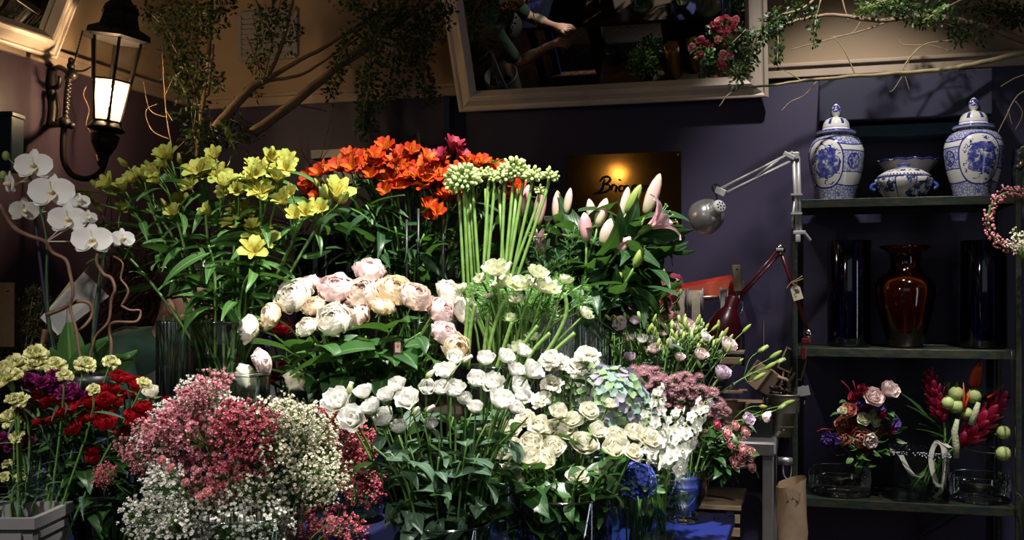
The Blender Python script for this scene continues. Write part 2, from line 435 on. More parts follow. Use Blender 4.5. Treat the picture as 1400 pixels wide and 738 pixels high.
BARK = mat('grey brown bark', (0.28, 0.19, 0.115), 0.85, n_amt=0.7, n_scale=14, col2=(0.14, 0.09, 0.05), bump=0.4)
BARKP = mat('pale twig bark', (0.30, 0.235, 0.12), 0.8, n_amt=0.6, n_scale=16, col2=(0.16, 0.12, 0.06), bump=0.3)
WILLOW = mat('brown willow bark', (0.17, 0.085, 0.05), 0.6, n_amt=0.5, n_scale=20, col2=(0.09, 0.045, 0.028), bump=0.15)
WILLOWD = mat('dark willow bark', (0.085, 0.042, 0.026), 0.7, n_amt=0.5, n_scale=20)
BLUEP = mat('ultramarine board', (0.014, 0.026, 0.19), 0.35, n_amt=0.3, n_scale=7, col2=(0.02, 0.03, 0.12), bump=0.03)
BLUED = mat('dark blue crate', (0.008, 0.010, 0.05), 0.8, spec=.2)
GLASS = glass_mat('clear glass', (0.95, 0.98, 0.96), .9, .015, .05)
GLASSR = glass_mat('ribbed glass', (0.80, 0.87, 0.85), 1.0, .10, .26)
PANE = glass_mat('old lantern pane', (0.85, 0.82, 0.76), .9, .04, .05)
def tinted(name, tint, body, f=.3, rough=.05):
    m, nt = new_mat(name); tb = nd(nt, 'ShaderNodeBsdfTransparent'); tb.inputs[0].default_value = (*tint, 1)
    tr = nd(nt, 'ShaderNodeBsdfTranslucent'); tr.inputs[0].default_value = (*body, 1)
    gl = nd(nt, 'ShaderNodeBsdfGlossy'); gl.inputs['Roughness'].default_value = rough
    lw = nd(nt, 'ShaderNodeFresnel'); lw.inputs[0].default_value = 1.5
    out(nt, mixs(nt, mth(nt, 'ADD', lw.outputs[0], .03, clamp=True), mixs(nt, f, tb.outputs[0], tr.outputs[0]), gl.outputs[0])); return m
COBALT = tinted('cobalt glass', (0.08, 0.06, 0.5), (.02, .015, .35), .3)
AMBER = tinted('amber glass', (0.7, 0.26, 0.05), (.55, .19, .025), .42, .06)
SMOKE = glass_mat('dark glass', (0.10, 0.10, 0.12), 1.0, .03, .05)
WATER = glass_mat('vase water', (0.82, 0.90, 0.86), .7, .0, .03)
RIBBON = mat('cream organza ribbon', (0.78, 0.69, 0.52), 0.5, n_amt=0.2, n_scale=50)
RIBBONW = mat('white satin ribbon', (0.70, 0.66, 0.58), 0.4, n_amt=0.15, n_scale=50)
GREYBOX = mat('greyed white paint', (0.30, 0.29, 0.30), 0.55, n_amt=0.4, n_scale=8)
def frosted():
    m, nt = new_mat('frosted lantern pane'); t = nd(nt, 'ShaderNodeBsdfTranslucent'); t.inputs[0].default_value = (.9, .84, .74, 1)
    tb = nd(nt, 'ShaderNodeBsdfTransparent'); tb.inputs[0].default_value = (.95, .9, .82, 1)
    out(nt, mixs(nt, .14, tb.outputs[0], t.outputs[0])); return m
FROST = frosted()
BULB = emit('lit bulb', (1.0, 0.74, 0.44), 70)

# ------------------------------------------------------------------ wall lantern
def lantern():
    dL = 4.35; base = at(145, 178, dL)
    root = thing('wall_lantern', 'lit black iron lantern hanging from a bracket on the plum wall', 'lantern', base)
    Q = Quaternion(FW, math.radians(7.0)) @ Quaternion((0, 0, 1), math.radians(12))
    def hexring(r, z, k): th = pi/3*k; return V((r*math.cos(th), r*math.sin(th), z))
    zb, zm, zt = .035, .205, .378; rb, rm, rt = .060, .083, .106
    b = MB(); b.lathe([(0, -.16), (.012, -.155), (.02, -.14), (.012, -.125), (.03, -.10), (.052, -.06), (.058, -.02), (.03, -.012), (.072, -.004), (.078, .006), (.07, .014), (.062, .03), (.04, .034), (0, .034)], 12)
    part(root, 'base_plate', b.mesh('base_plate', IRON), q=Q)
    b = MB(); b.lathe([(.06, .375), (.125, .375), (.145, .382), (.142, .405), (.118, .418), (.092, .43), (.082, .46), (.076, .49), (.083, .495), (.075, .515), (.052, .535), (.032, .56), (.026, .60), (.034, .605), (.02, .63), (.03, .655), (.0, .68)], 6)
    part(root, 'roof', b.mesh('roof', IRON, False), q=Q)
    for k in range(6):
        b = MB(); b.tube([hexring(rb, zb, k), hexring(rt, zt, k)], .0065, 4); part(root, 'corner_bar', b.mesh('corner_bar', IRON, False), q=Q)
        for (r, z) in ((rb, zb), (rm, zm), (rt, zt)):
            b = MB(); b.tube([hexring(r, z, k), hexring(r, z, k+1)], .0055, 4); part(root, 'glazing_bar', b.mesh('glazing_bar', IRON, False), q=Q)
        for (r0, z0, r1, z1, m, lb) in ((rb, zb, rm, zm, FROST, 'frosted glowing pane'), (rm, zm, rt, zt, PANE, None)):
            b = MB(); q4 = [hexring(r0, z0, k), hexring(r0, z0, k+1), hexring(r1, z1, k+1), hexring(r1, z1, k)]
            for p in q4: b.vert(p*0.985+V((0, 0, z0*.015)))
            b.face((0, 1, 2, 3)); part(root, 'pane', b.mesh('pane', m, False), q=Q, label=lb)
    b = MB(); b.tube([(0, 0, .03), (0, 0, .075), (0, 0, .076), (0, 0, .10)], [.012, .012, .017, .015], 8); b.tube([(0, 0, .05), (0, 0, .06)], .022, 8)
    part(root, 'candle_tube', b.mesh('candle_tube', IRON), q=Q)
    b = MB(); b.ball((0, 0, .135), (.024, .024, .042), 10, 8); part(root, 'bulb', b.mesh('bulb', BULB), q=Q)
    W = lambda x, y, d=dL: at(x, y, d)-base
    b = MB(); b.tube(cat_rom([W(97, 82), W(95, 100), W(91, 130), W(89, 168)]), .011, 6)
    for k in range(14):
        t = k/13; p = W(96-7*t, 92+74*t); b.ball(p, (.015, .015, .008), 6, 4)
    for (x, y, r) in ((97, 82, .012), (97, 90, .017), (98, 101, .026), (94, 106, .018), (88, 168, .028), (98, 172, .016)): b.ball(W(x, y), r, 8, 6)
    part(root, 'bracket_post', b.mesh('bracket_post', IRON))
    b = MB(); b.tube(cat_rom([W(88, 170), W(86, 195), W(88, 222), W(100, 240), W(120, 244), W(137, 235), W(144, 218), W(146, 205)], 5), .013, 7)
    part(root, 'swan_neck', b.mesh('swan_neck', IRON))
    b = MB()
    wp = lambda x, y: onX(x, y, XL+.015)-base
    b.tube(cat_rom([wp(72, 95), wp(70, 120), wp(73, 145), wp(70, 172)]), .02, 6)
    b.tube(cat_rom([wp(73, 95), W(82, 92, 4.42), W(95, 100)]), .012, 6); b.tube(cat_rom([wp(72, 120), W(80, 118, 4.42), W(82, 104, 4.4)]), .01, 6)
    b.tube(cat_rom([wp(70, 170), W(78, 170, 4.42), W(88, 168)]), .014, 6); b.tube(cat_rom([wp(72, 140), W(76, 128, 4.45), W(80, 150, 4.45), W(78, 165, 4.43)]), .008, 6)
    part(root, 'wall_scroll', b.mesh('wall_scroll', IRON))
    for pts in ([W(99, 93), W(106, 68), W(113, 42)], [W(101, 96), W(112, 97), W(124, 92)]):
        b = MB(); c = cat_rom(pts, 7)
        for i in range(len(c)-1): m_ = (c[i]+c[i+1])/2; b.ball(m_, (.003, .005, .0075), 5, 4, 0, (c[i+1]-c[i]).to_track_quat('Z', 'Y').to_matrix())
        b.tube(c, .0018, 4); part(root, 'chain', b.mesh('chain', IRON))
    l = lamp('lantern_bulb_light', 'POINT', base + Q @ V((0, 0, .135)), None, 70, (1.0, 0.70, 0.42), shadow_soft_size=.03)
lantern()
# loose flex hanging beside the lantern
b = MB(); b.tube([p-at(118, 120, 4.5) for p in cat_rom([at(118, 118, 4.5), at(114, 130, 4.5), at(122, 150, 4.5), at(118, 170, 4.5), at(128, 190, 4.5), at(133, 222, 4.5)])], .003, 5)
solo('electric_cord', 'thin brown flex hanging behind the lantern', 'cord', b.mesh('electric_cord', WILLOW), at(118, 120, 4.5))

# ------------------------------------------------------------------ air grille on the cream wall
def grille():
    p0 = onY(329, 82, YB-.01); p1 = onY(405, 14, YB-.01); o = V(((p0.x+p1.x)/2, YB-.012, p0.z)); wd = p1.x-p0.x; ht = p1.z-p0.z
    t = thing('air_grille', 'pale louvred air grille on the cream wall behind branches', 'grille', o)
    G = mat('grille paint', (0.34, 0.31, 0.31), .4)
    b = MB().box((-wd/2, 0, ht/2), (.02, .024, ht)).box((wd/2, 0, ht/2), (.02, .024, ht)).box((0, 0, 0), (wd, .024, .02)).box((0, 0, ht), (wd, .024, .02)); part(t, 'frame', b.mesh('frame', G, False))
    for k in range(9): part(t, 'slat', MB().box((0, 0, ht*(k+.5)/9), (wd-.02, .004, .026), Matrix.Rotation(.7, 3, 'X')).mesh('slat', G, False))
grille()

# ------------------------------------------------------------------ brass plaque with hand lettering
def plaque():
    c = [onY(776, 312, YB-.012), onY(931, 311, YB-.012), onY(931, 207, YB-.012), onY(778, 212, YB-.012)]
    o = c[0].copy()
    t = thing('wall_plaque', 'polished brass shop plaque on the navy wall behind the lilies', 'plaque', o)
    zt = (c[2].z+c[3].z)/2
    b = MB(); q = [V((0, 0, 0)), V((c[1].x-o.x, 0, 0)), V((c[1].x-o.x, 0, zt-o.z)), V((0, 0, zt-o.z))]
    b.prism(q, [p+V((0, .01, 0)) for p in q]); part(t, 'plate', b.mesh('plate', BRASS, False))
    for (x, y) in ((783, 217), (926, 212), (926, 307), (782, 307)):
        p = onY(x, y, YB-.018)-o; b = MB(); b.lathe([(0, -.004), (.012, -.003), (.011, .002), (0, .004)], 10)
        part(t, 'screw', b.mesh('screw', mat('brown screw', (.14, .06, .02), .4, .9)), p, Quaternion((1, 0, 0), pi/2))
    INK = mat('dark green lettering', (0.006, 0.016, 0.014), .4)
    S = {'letter': [[(408, 280), (396, 325), (384, 368), (352, 398), (312, 414)], [(366, 305), (396, 270), (438, 266), (454, 290), (428, 318), (394, 330)], [(394, 330), (440, 334), (454, 362), (422, 390), (368, 404), (328, 394)]],
         'letter.r': [[(474, 330), (462, 380)], [(468, 350), (484, 334), (500, 342)]], 'letter.i': [[(510, 338), (498, 386), (508, 386)], [(526, 288), (541, 296)]],
         'letter.c': [[(562, 346), (540, 342), (526, 366), (536, 388), (560, 380)]], 'letter.a': [[(612, 344), (586, 342), (572, 368), (582, 388), (604, 372), (613, 344)], [(613, 344), (606, 384), (618, 386)]],
         'letter.n': [[(642, 338), (632, 386)], [(638, 354), (656, 336), (672, 344), (662, 386), (674, 384)]], 'letter.o': [[(730, 334), (704, 346), (700, 374), (724, 382), (744, 362), (730, 334)], [(744, 345), (770, 338)]]}
    for k in S:
        b = MB()
        for st in S[k]:
            pts = cat_rom([onY(760+x/6.147, 200+y/6.147-2, YB-.0235)-o for x, y in st], 4)
            n = len(pts); b.tube(pts, [.0016+.0028*math.sin(pi*(i+.6)/(n+.3)) for i in range(n)], 6)
        part(t, 'letter', b.mesh('letter', INK))
plaque()

# ------------------------------------------------------------------ anglepoise lamps
def grey_lamp():
    d = 4.3; o = at(1093, 322, d); W = lambda x, y, dd=d: at(x, y, dd)-o
    t = thing('desk_lamp', 'grey spring-arm lamp with silver shade clamped to the shelf post', 'lamp', o)
    for pts in ([(1085, 218), (1090, 318)], [(1091, 214), (1094.5, 318)]): part(t, 'lower_arm', MB().tube([W(*p) for p in pts], .0085, 6).mesh('lower_arm', GREYP))
    for pts in ([(1084, 208), (985, 258)], [(1086, 218), (988, 266)]): part(t, 'upper_arm', MB().tube([W(*p) for p in pts], .0062, 6).mesh('upper_arm', GREYP))
    part(t, 'spring', MB().tube([W(1066, 217), W(1035, 241)], .006, 6).mesh('spring', GREYP)); part(t, 'spring', MB().tube([W(1086.5, 275), W(1082, 312)], .006, 6).mesh('spring', GREYP))
    for y in (266, 292): part(t, 'collar', MB().box(W(1089, y), (.045, .03, .008)).mesh('collar', GREYP, False))
    part(t, 'elbow', MB().box(W(1079, 213), (.05, .02, .02), Matrix.Rotation(.5, 3, 'Y')).box(W(1088, 213), (.028, .026, .03)).mesh('elbow', GREYP, False), bevel=.003)
    b = MB().box(W(1093, 318), (.05, .03, .016)).box(W(1091, 326), (.02, .03, .03)); b.tube([W(1098, 316), W(1108, 329)], .008, 6); part(t, 'clamp', b.mesh('clamp', GREYP), bevel=.002)
    part(t, 'head_bracket', MB().box(W(985, 262), (.045, .02, .03), Matrix.Rotation(.45, 3, 'Y')).mesh('head_bracket', GREYP, False), bevel=.003)
    ax = (-FW*.90+RT*.36+UP*.32).normalized(); q = ax.to_track_quat('Z', 'Y')
    b = MB(); b.lathe([(.072, -.062), (.075, -.055), (.074, -.035), (.068, -.008), (.055, .016), (.036, .03), (.027, .033), (.027, .06), (.0, .06)], 28)
    b.lathe([(.0725, -.062), (.070, -.04), (.06, -.005), (.03, .02), (0, .025)], 24)
    c = W(972, 291); part(t, 'shade', b.mesh('shade', SILVER), c, q)
    b = MB(); b.lathe([(.027, .055), (.029, .06), (.029, .07), (.022, .076), (0, .077)], 18); cap = part(t, 'vent_cap', b.mesh('vent_cap', mat('white cap', (.62, .62, .62), .4)), c, q)
    b = MB()
    for k in range(7): th = k*2*pi/7; b.box((.015*math.cos(th), .015*math.sin(th), .077), (.008, .0035, .003), Matrix.Rotation(th, 3, 'Z'))
    b.ball((0, 0, .077), (.005, .005, .002), 6, 4); part(cap, 'vent_slots', b.mesh('vent_slots', BLACKP, False))
    b = MB(); b.tube(cat_rom([W(986, 258), W(978, 252), W(974, 257), W(980, 268), W(979, 277)], 5), .004, 5); part(t, 'flex', b.mesh('flex', BLACKP))
grey_lamp()
def red_lamp():
    d = 4.22; o = at(1104, 468, d); W = lambda x, y, dd=d: at(x, y, dd)-o
    t = thing('desk_lamp', 'oxblood red jointed lamp clamped to the middle shelf beside the post', 'lamp', o)
    for dx in (-2, 2): part(t, 'upper_arm', MB().tube([W(1009+dx*.6, 408+dx*.6), W(1066+dx, 343+dx)], .0055, 6).mesh('upper_arm', REDE))
    part(t, 'lower_arm', MB().tube([W(1068, 346), W(1082, 386), W(1104, 452)], .0075, 7).mesh('lower_arm', REDE))
    part(t, 'joint', MB().ball(W(1066.5, 341), (.022, .014, .022), 12, 8).mesh('joint', CHROME)); part(t, 'knob', MB().box(W(1066, 341, d-.02), (.03, .01, .012)).mesh('knob', GREYP, False), bevel=.003)
    part(t, 'lower_joint', MB().ball(W(1105, 456), (.02, .016, .02), 12, 8).mesh('lower_joint', CHROME))
    part(t, 'clamp', MB().box(W(1102, 466), (.035, .03, .022)).box(W(1099, 482), (.02, .03, .05)).mesh('clamp', REDE, False), bevel=.003)
    ax = (W(984, 468, d-.03)-W(1004, 406)).normalized(); q = ax.to_track_quat('Z', 'Y')
    b = MB(); pr = [(0, -.002), (.02, 0), (.026, .01), (.028, .05), (.034, .062), (.05, .085), (.064, .12), (.075, .165), (.082, .205)]
    b.lathe(pr, 26); b.lathe([(r-.003, z+.002) for r, z in reversed(pr[2:])], 26); part(t, 'shade', b.mesh('shade', REDE), W(1004, 405), q)
    part(t, 'wire_yoke', MB().tube(cat_rom([W(1009, 407), W(1015, 415), W(1014, 425), W(1007, 432)], 5), .0035, 5).mesh('wire_yoke', CHROME))
    part(t, 'chrome_tip', MB().tube([W(1007, 411), W(1012, 404)], .008, 7).mesh('chrome_tip', CHROME))
    g = thing('price_tag', 'cream swing tag tied with string to the red lamp', 'tag', W(1089, 400, d-.03)+o)
    R_ = Quaternion(FW, math.radians(-17)) @ Matrix((RT, FW, UP)).transposed().to_quaternion()
    b = MB(); sh = [(-.02, -.03), (.02, -.03), (.02, .018), (.01, .03), (-.01, .03), (-.02, .018)]; b.prism([(x, 0, z) for x, z in sh], [(x, .0015, z) for x, z in sh])
    part(g, 'card', b.mesh('card', mat('cream card', (.62, .56, .42), .7), False), q=R_)
    for (x, z, w_) in ((.004, .012, .016), (.006, .006, .018), (.006, 0, .018), (-.008, -.004, .004), (-.006, -.014, .005)):
        part(g, 'printed_line', MB().box((x-.002, -.001, z), (w_, .001, .0028)).mesh('printed_line', BLACKP, False), q=R_)
    S = mat('jute string', (.34, .22, .10), .8); W2 = lambda x, y: at(x, y, d-.035)-at(1089, 400, d-.03)
    for p in ([(1075, 395), (1082, 386), (1090, 382), (1097, 377)], [(1082, 387), (1090, 384), (1098, 381)], [(1083, 387), (1087, 390), (1088, 393)]):
        part(g, 'string', MB().tube(cat_rom([W2(*q) for q in p]), .0022, 5).mesh('string', S))
red_lamp()

# ------------------------------------------------------------------ ribbon rack and red paper roll
def ribbon_rack():
    Yr = 4.62; o = onY(1009, 398, Yr); W = lambda x, y, Y=Yr: onY(x, y, Y)-o
    t = thing('ribbon_rack', 'wooden wall rack with a steel rod holding ribbon reels', 'rack', o)
    part(t, 'end_plate', MB().box(W(1008, 380), (.035, .03, .115), Matrix.Rotation(-.06, 3, 'Y')).mesh('end_plate', WOOD, False), bevel=.003)
    part(t, 'arm', MB().box(W(1008, 380)+V((0, .16, -.03)), (.03, .3, .04)).mesh('arm', WOOD, False), bevel=.003)
    part(t, 'rod', MB().tube([W(898, 409), W(1010, 404)], .0055, 8).mesh('rod', STEEL)); part(t, 'nail_hole', MB().ball(W(1007.5, 368, Yr-.016), .004, 6, 4).mesh('nail_hole', BLACKP))
    a_, b_ = onY(893, 408, Yr+.1), onY(1003, 390, Yr+.1)
    b = MB(); b.tube([V((0, 0, 0)), (b_-a_)*.5, b_-a_], [.043, .046, .05], 20)
    r = solo('paper_roll', 'roll of bright red wrapping paper behind the ribbon reels', 'paper roll', b.mesh('paper_roll', mat('red paper', (.75, .05, .03), .35)), a_)
    b = MB(); b.prism([V((0, -.045, .02)), (b_-a_)+V((0, -.052, .03)), (b_-a_)*.9+V((0, -.06, -.045))], [V((0, -.043, .02)), (b_-a_)+V((0, -.05, .03)), (b_-a_)*.9+V((0, -.058, -.045))]); part(r, 'loose_edge', b.mesh('loose_edge', mat('orange red paper', (.60, .09, .03), .45), False))
    reels = [(925, 411, 24, .055, 'wide cream ribbon reel, left of the two cream reels', RIBBON, 432, 931), (951, 409, 20, .05, 'cream ribbon reel, right of the two cream reels', RIBBON, 436, 953), (990, 404, 10, .036, 'small pale grey ribbon reel next to the wooden end plate', GREYBOX, 424, 989), (905, 411, 12, .045, 'dark green ribbon reel beside the pink lisianthus', mat('olive ribbon', (.05, .06, .03), .6), 438, 906)]
    for (x, y, wd, r_, lb, m, ylow, xl) in reels:
        p = onY(x, y, Yr); k = thing('ribbon_reel', lb, 'ribbon', p, 'ribbon reels on the rack'); wm = wd*.0032; q = Quaternion((0, 1, 0), pi/2)
        part(k, 'winding', MB().lathe([(.01, -wm/2), (r_*.8, -wm/2), (r_*.8, wm/2), (.01, wm/2)], 24).mesh('winding', m), q=q)
        for sx in (-1, 1): part(k, 'flange', MB().lathe([(.008, -.002), (r_, -.002), (r_, .002), (.008, .002)], 26).mesh('flange', mat('white flange', (.6, .57, .56), .4)), (sx*wm/2, 0, 0), q)
        a2 = V((onY(xl, y, Yr).x-p.x, -r_*.82, 0)); zl = onY(xl, ylow+34, Yr-.05).z-p.z; ww = wm*.28
        b = MB(); c = cat_rom([a2+V((0, .01, r_*.4)), a2, a2+V((0, -.005, zl*.5)), a2+V((.008, -.002, zl))], 4)
        for i, q_ in enumerate(c): b.vert(q_-V((ww, 0, 0))); b.vert(q_+V((ww, 0, 0)))
        for i in range(len(c)-1): b.face((2*i, 2*i+1, 2*i+3, 2*i+2))
        part(k, 'hanging_end', b.mesh('hanging_end', m))
ribbon_rack()

# ------------------------------------------------------------------ steel table with boxes and bucket
def steel_table():
    c = onZ(1062, 604, .9); x1, y0 = c.x, c.y; x0, y1 = x1-1.0, YB-.02; o = V(((x0+x1)/2, (y0+y1)/2, 0)); w_, d_ = x1-x0, y1-y0
    t = thing('steel_table', 'stainless steel side table behind the pink spray roses', 'table', o)
    part(t, 'top', MB().box((0, 0, .87), (w_, d_, .06)).mesh('top', STEEL, False), bevel=.012)
    for sx in (-1, 1):
        for sy in (-1, 1): part(t, 'leg', MB().box((sx*(w_/2-.035), sy*(d_/2-.035), .42), (.045, .045, .84)).mesh('leg', STEEL, False), bevel=.004)
    part(t, 'lower_shelf', MB().box((0, 0, .30), (w_-.1, d_-.1, .02)).mesh('lower_shelf', STEEL, False))
    hk = MB().box((w_/2+.03, -d_/2+.16, .80), (.06, .03, .03)); hk.tube(cat_rom([V((w_/2+.02, -d_/2+.16, .80)), V((w_/2+.025, -d_/2+.15, .74)), V((w_/2+.05, -d_/2+.15, .73)), V((w_/2+.055, -d_/2+.16, .80))]), .004, 5); part(t, 'hook_bracket', hk.mesh('hook_bracket', STEEL))
    # pallet of slats on the lower shelf
    p = thing('wooden_crate', 'pale slatted wooden crate on the shelf under the steel table', 'crate', V((x1-.30, y0+.30, .31)))
    for k in range(5):
        z = .03+k*.055; part(p, 'slat', MB().box((-.03, -.2, z), (.36, .02, .035)).mesh('slat', WOOD, False), bevel=.002)
    part(p, 'lid', MB().box((-.03, 0, .295), (.37, .42, .02)).mesh('lid', WOOD, False), bevel=.003)
    for sx in (-.17, .11): part(p, 'post', MB().box((sx, -.18, .14), (.03, .02, .28)).mesh('post', WOODD, False))
    part(p, 'curved_mark', MB().tube(cat_rom([V((-.12, -.06, .307)), V((-.04, -.03, .307)), V((.06, -.05, .307)), V((.12, -.1, .307))]), .006, 5).mesh('curved_mark', BLACKP))  # black curved line across the lid
    def box(name, lb, cat, pc, size, m, rz=0, dz=0, flaps=False):
        k = thing(name, lb, cat, pc, rotz=rz); part(k, 'carton', MB().box((0, 0, size[2]/2), size).mesh('carton', m, False), bevel=.003)
        return k
    P_ = onZ(1022, 590, .9); k = box('cardboard_box', 'low tan cardboard box on the steel table behind the astrantia', 'box', V((P_.x-.02, 4.66, .9)), (.17, .16, .125), KRAFT, .04)
    part(k, 'seam', MB().box((.0, -.081, .06), (.003, .003, .12)).mesh('seam', BLACKP, False))
    box('storage_box', 'black box standing on the steel table left of the bucket', 'box', V((P_.x+.06, 4.48, .9)), (.10, .12, .13), BLACKP, -.05)
    Pq = onY(1042, 516, 4.5); q = Matrix.Rotation(math.radians(35), 4, 'Y') @ Matrix.Rotation(math.radians(30), 4, 'Z')
    kb = thing('kraft_box', 'tilted square kraft carton behind the lisianthus buds', 'box', Pq); kb.rotation_euler = q.to_euler()
    part(kb, 'carton', MB().box((0, 0, 0), (.10, .07, .10)).mesh('carton', KRAFT, False), bevel=.002); part(kb, 'flap', MB().box((-.05, -.06, .0), (.004, .06, .095), Matrix.Rotation(.4, 3, 'Z')).mesh('flap', KRAFT, False)); part(kb, 'edge_band', MB().box((.0, -.036, 0), (.012, .003, .1)).mesh('edge_band', WOODD, False))
    sp = onY(1000, 484, 4.55); st_ = thing('shelf_bracket', 'black iron stand holding wooden boards behind the lisianthus', 'stand', V((sp.x, 4.6, .9)))
    for dx in (-.07, .13): part(st_, 'upright', MB().tube([V((dx, .1, 0)), V((dx, .1, .48))], .006, 6).mesh('upright', IRON))
    part(st_, 'loop', MB().tube(cat_rom([onY(1016, 500, 4.7)-V((sp.x, 4.6, .9)), onY(1016, 460, 4.7)-V((sp.x, 4.6, .9)), onY(1010, 444, 4.7)-V((sp.x, 4.6, .9)), onY(1003, 446, 4.7)-V((sp.x, 4.6, .9))]), .006, 6).mesh('loop', IRON))
    for (y, dz, lb) in ((492, .03, 'thick pale wooden board, lower of the two behind the lisianthus'), (481, .012, 'thin pale wooden board with curled edge, upper of the two')):
        pz = onY(1000, y, 4.55); solo('wooden_board', lb, 'board', MB().box((0, 0, 0), (.09+.02*(dz < .02), .12, dz)).mesh('wooden_board', WOOD, False), V((pz.x, 4.56, pz.z)), bevel=.002)
    pz = onY(1005, 535, 4.55); solo('wooden_board', 'narrow wooden board lying low behind the lilac lisianthus', 'board', MB().box((0, 0, 0), (.10, .1, .012)).mesh('wooden_board', WOOD, False), V((pz.x, 4.56, pz.z)), bevel=.002)
    # zinc bucket
    B_ = onZ(1070, 597, .9); B_ = V((B_.x+.005, 4.50, .9)); zk = thing('zinc_bucket', 'galvanised bucket full of card scraps beside the shelf post', 'bucket', B_)
    Z = mat('galvanised zinc', (.36, .33, .27), .45, .8, n_amt=.5, n_scale=14)
    b = MB(); b.lathe([(.0, .002), (.054, 0), (.056, .04), (.0575, .043), (.057, .048), (.066, .15), (.068, .153), (.067, .157), (.069, .17), (.073, .174), (.072, .178), (.068, .176), (.054, .01), (0, .01)], 28); part(zk, 'pail', b.mesh('pail', Z))
    for z in (.022, .03): part(zk, 'rivet', MB().ball((-.02 if z < .025 else .0, -.055, z), .004, 6, 4).mesh('rivet', Z))
    for s_ in (-1, 1): part(zk, 'handle_lug', MB().tube(cat_rom([V((s_*.070, 0, .15)), V((s_*.085, -.01, .16)), V((s_*.080, -.03, .13))]), .004, 5).mesh('handle_lug', IRON))
    for i, (x, y, rz, lb) in enumerate(((1078, 492, .42, 'small wood-framed chalkboard label tilted in the bucket, left one'), (1090, 503, .25, 'small wood-framed chalkboard label, right one behind the post'))):
        pp = onY(x, y, 4.50+.05*i); g = thing('chalkboard_label', lb, 'label', pp, 'chalkboard labels in the bucket'); g.rotation_euler = (0, rz, 0)
        part(g, 'slate', MB().box((0, 0, 0), (.05, .004, .085)).mesh('slate', BLACKP, False))
        for (c_, s_) in (((-.027, 0, 0), (.006, .008, .096)), ((.027, 0, 0), (.006, .008, .096)), ((0, 0, .045), (.054, .008, .006)), ((0, 0, -.045), (.054, .008, .006))): part(g, 'frame_strip', MB().box(c_, s_).mesh('frame_strip', WOOD, False))
        part(g, 'peg', MB().tube([V((0, .004, -.04)), V((.02, .0, -.13))], .005, 5).mesh('peg', WOOD))
    pp = onY(1078, 522, 4.46); b = MB(); b.tube(cat_rom([V((-.045, 0, .02)), V((-.02, 0, .012)), V((0, 0, .0)), V((.0, .01, -.06))]), .009, 6); b.tube(cat_rom([V((0, 0, 0)), V((.015, 0, .02)), V((.025, 0, .04))]), .006, 6)
    solo('wooden_peg', 'forked wooden peg sticking out of the bucket', 'peg', b.mesh('wooden_peg', WOOD), pp)
    pp = onY(1095, 535, 4.47); solo('card_scrap', 'white torn card leaning in the bucket behind the post', 'card', MB().box((0, 0, 0), (.07, .003, .04), Matrix.Rotation(-.2, 3, 'Y')).mesh('card_scrap', GREYBOX, False), pp)
    b = MB()
    for k in range(40): c0 = V((rnd.uniform(-.05, .05), rnd.uniform(-.05, .05), rnd.uniform(0, .05))); b.tube([c0, c0+V((rnd.uniform(-.04, .04), rnd.uniform(-.03, .03), rnd.uniform(.0, .03)))], .004, 4)
    solo('wood_shavings', 'dark tangle of twigs filling the zinc bucket', 'twigs', b.mesh('wood_shavings', WOODD), B_+V((0, 0, .15)), kind='stuff')
    # kraft paper roll standing on the floor
    pk = onY(1082, 658, 4.16); kr = thing('kraft_roll', 'tall roll of crumpled kraft paper standing beside the shelf post', 'paper roll', V((pk.x, 4.16, 0)))
    b = MB(); n = 26
    for i in range(13):
        z = pk.z*i/12
        for k in range(n):
            th = 2*pi*k/n; cr = .0035*math.sin(th*3+i*1.7)+.003*math.sin(th*7-i*2.3)+.004*math.sin(i*.9+th); zt_ = z+(.022*math.sin(th+1.2) if i == 12 else 0)
            b.vert(((.056+cr)*math.cos(th), (.056+cr)*math.sin(th), zt_))
    for i in range(12):
        for k in range(n): k2 = (k+1) % n; b.face((i*n+k, i*n+k2, (i+1)*n+k2, (i+1)*n+k))
    part(kr, 'outer_sheet', b.mesh('outer_sheet', KRAFT)); part(kr, 'core', MB().tube([V((0, 0, 0)), V((0, 0, pk.z-.03))], .045, 18).mesh('core', KRAFT))
    b = MB(); pts = []
    for i in range(7):
        for j in range(4): th = -1.9+i*.14; b.vert(((.06+.006*(i % 2)+.004*j)*math.cos(th), (.062+.008*(i % 2))*math.sin(th), pk.z-.05+.012*j-.02*abs(i-3)/3))
    for i in range(6):
        for j in range(3): b.face((i*4+j, i*4+j+1, i*4+j+5, i*4+j+4))
    part(kr, 'torn_flap', b.mesh('torn_flap', KRAFT))
steel_table()

# ------------------------------------------------------------------ shop lamp near the camera, mirrored in the brass plaque
p = V((-1.64, 0.45, 2.60)); t = thing('ceiling_lamp', 'small shaded ceiling lamp hanging above the front of the shop', 'lamp', p)
part(t, 'rod', MB().tube([V((0, 0, .1)), V((0, 0, ZC-p.z))], .006, 6).mesh('rod', IRON)); part(t, 'shade', MB().lathe([(.03, .12), (.05, .10), (.10, .0), (.097, .0), (.048, .095)], 24).mesh('shade', IRON)); part(t, 'bulb', MB().ball((0, 0, -.01), (.045, .045, .03), 12, 8).mesh('bulb', emit('warm shop bulb', (1.0, .84, .60), 110)))
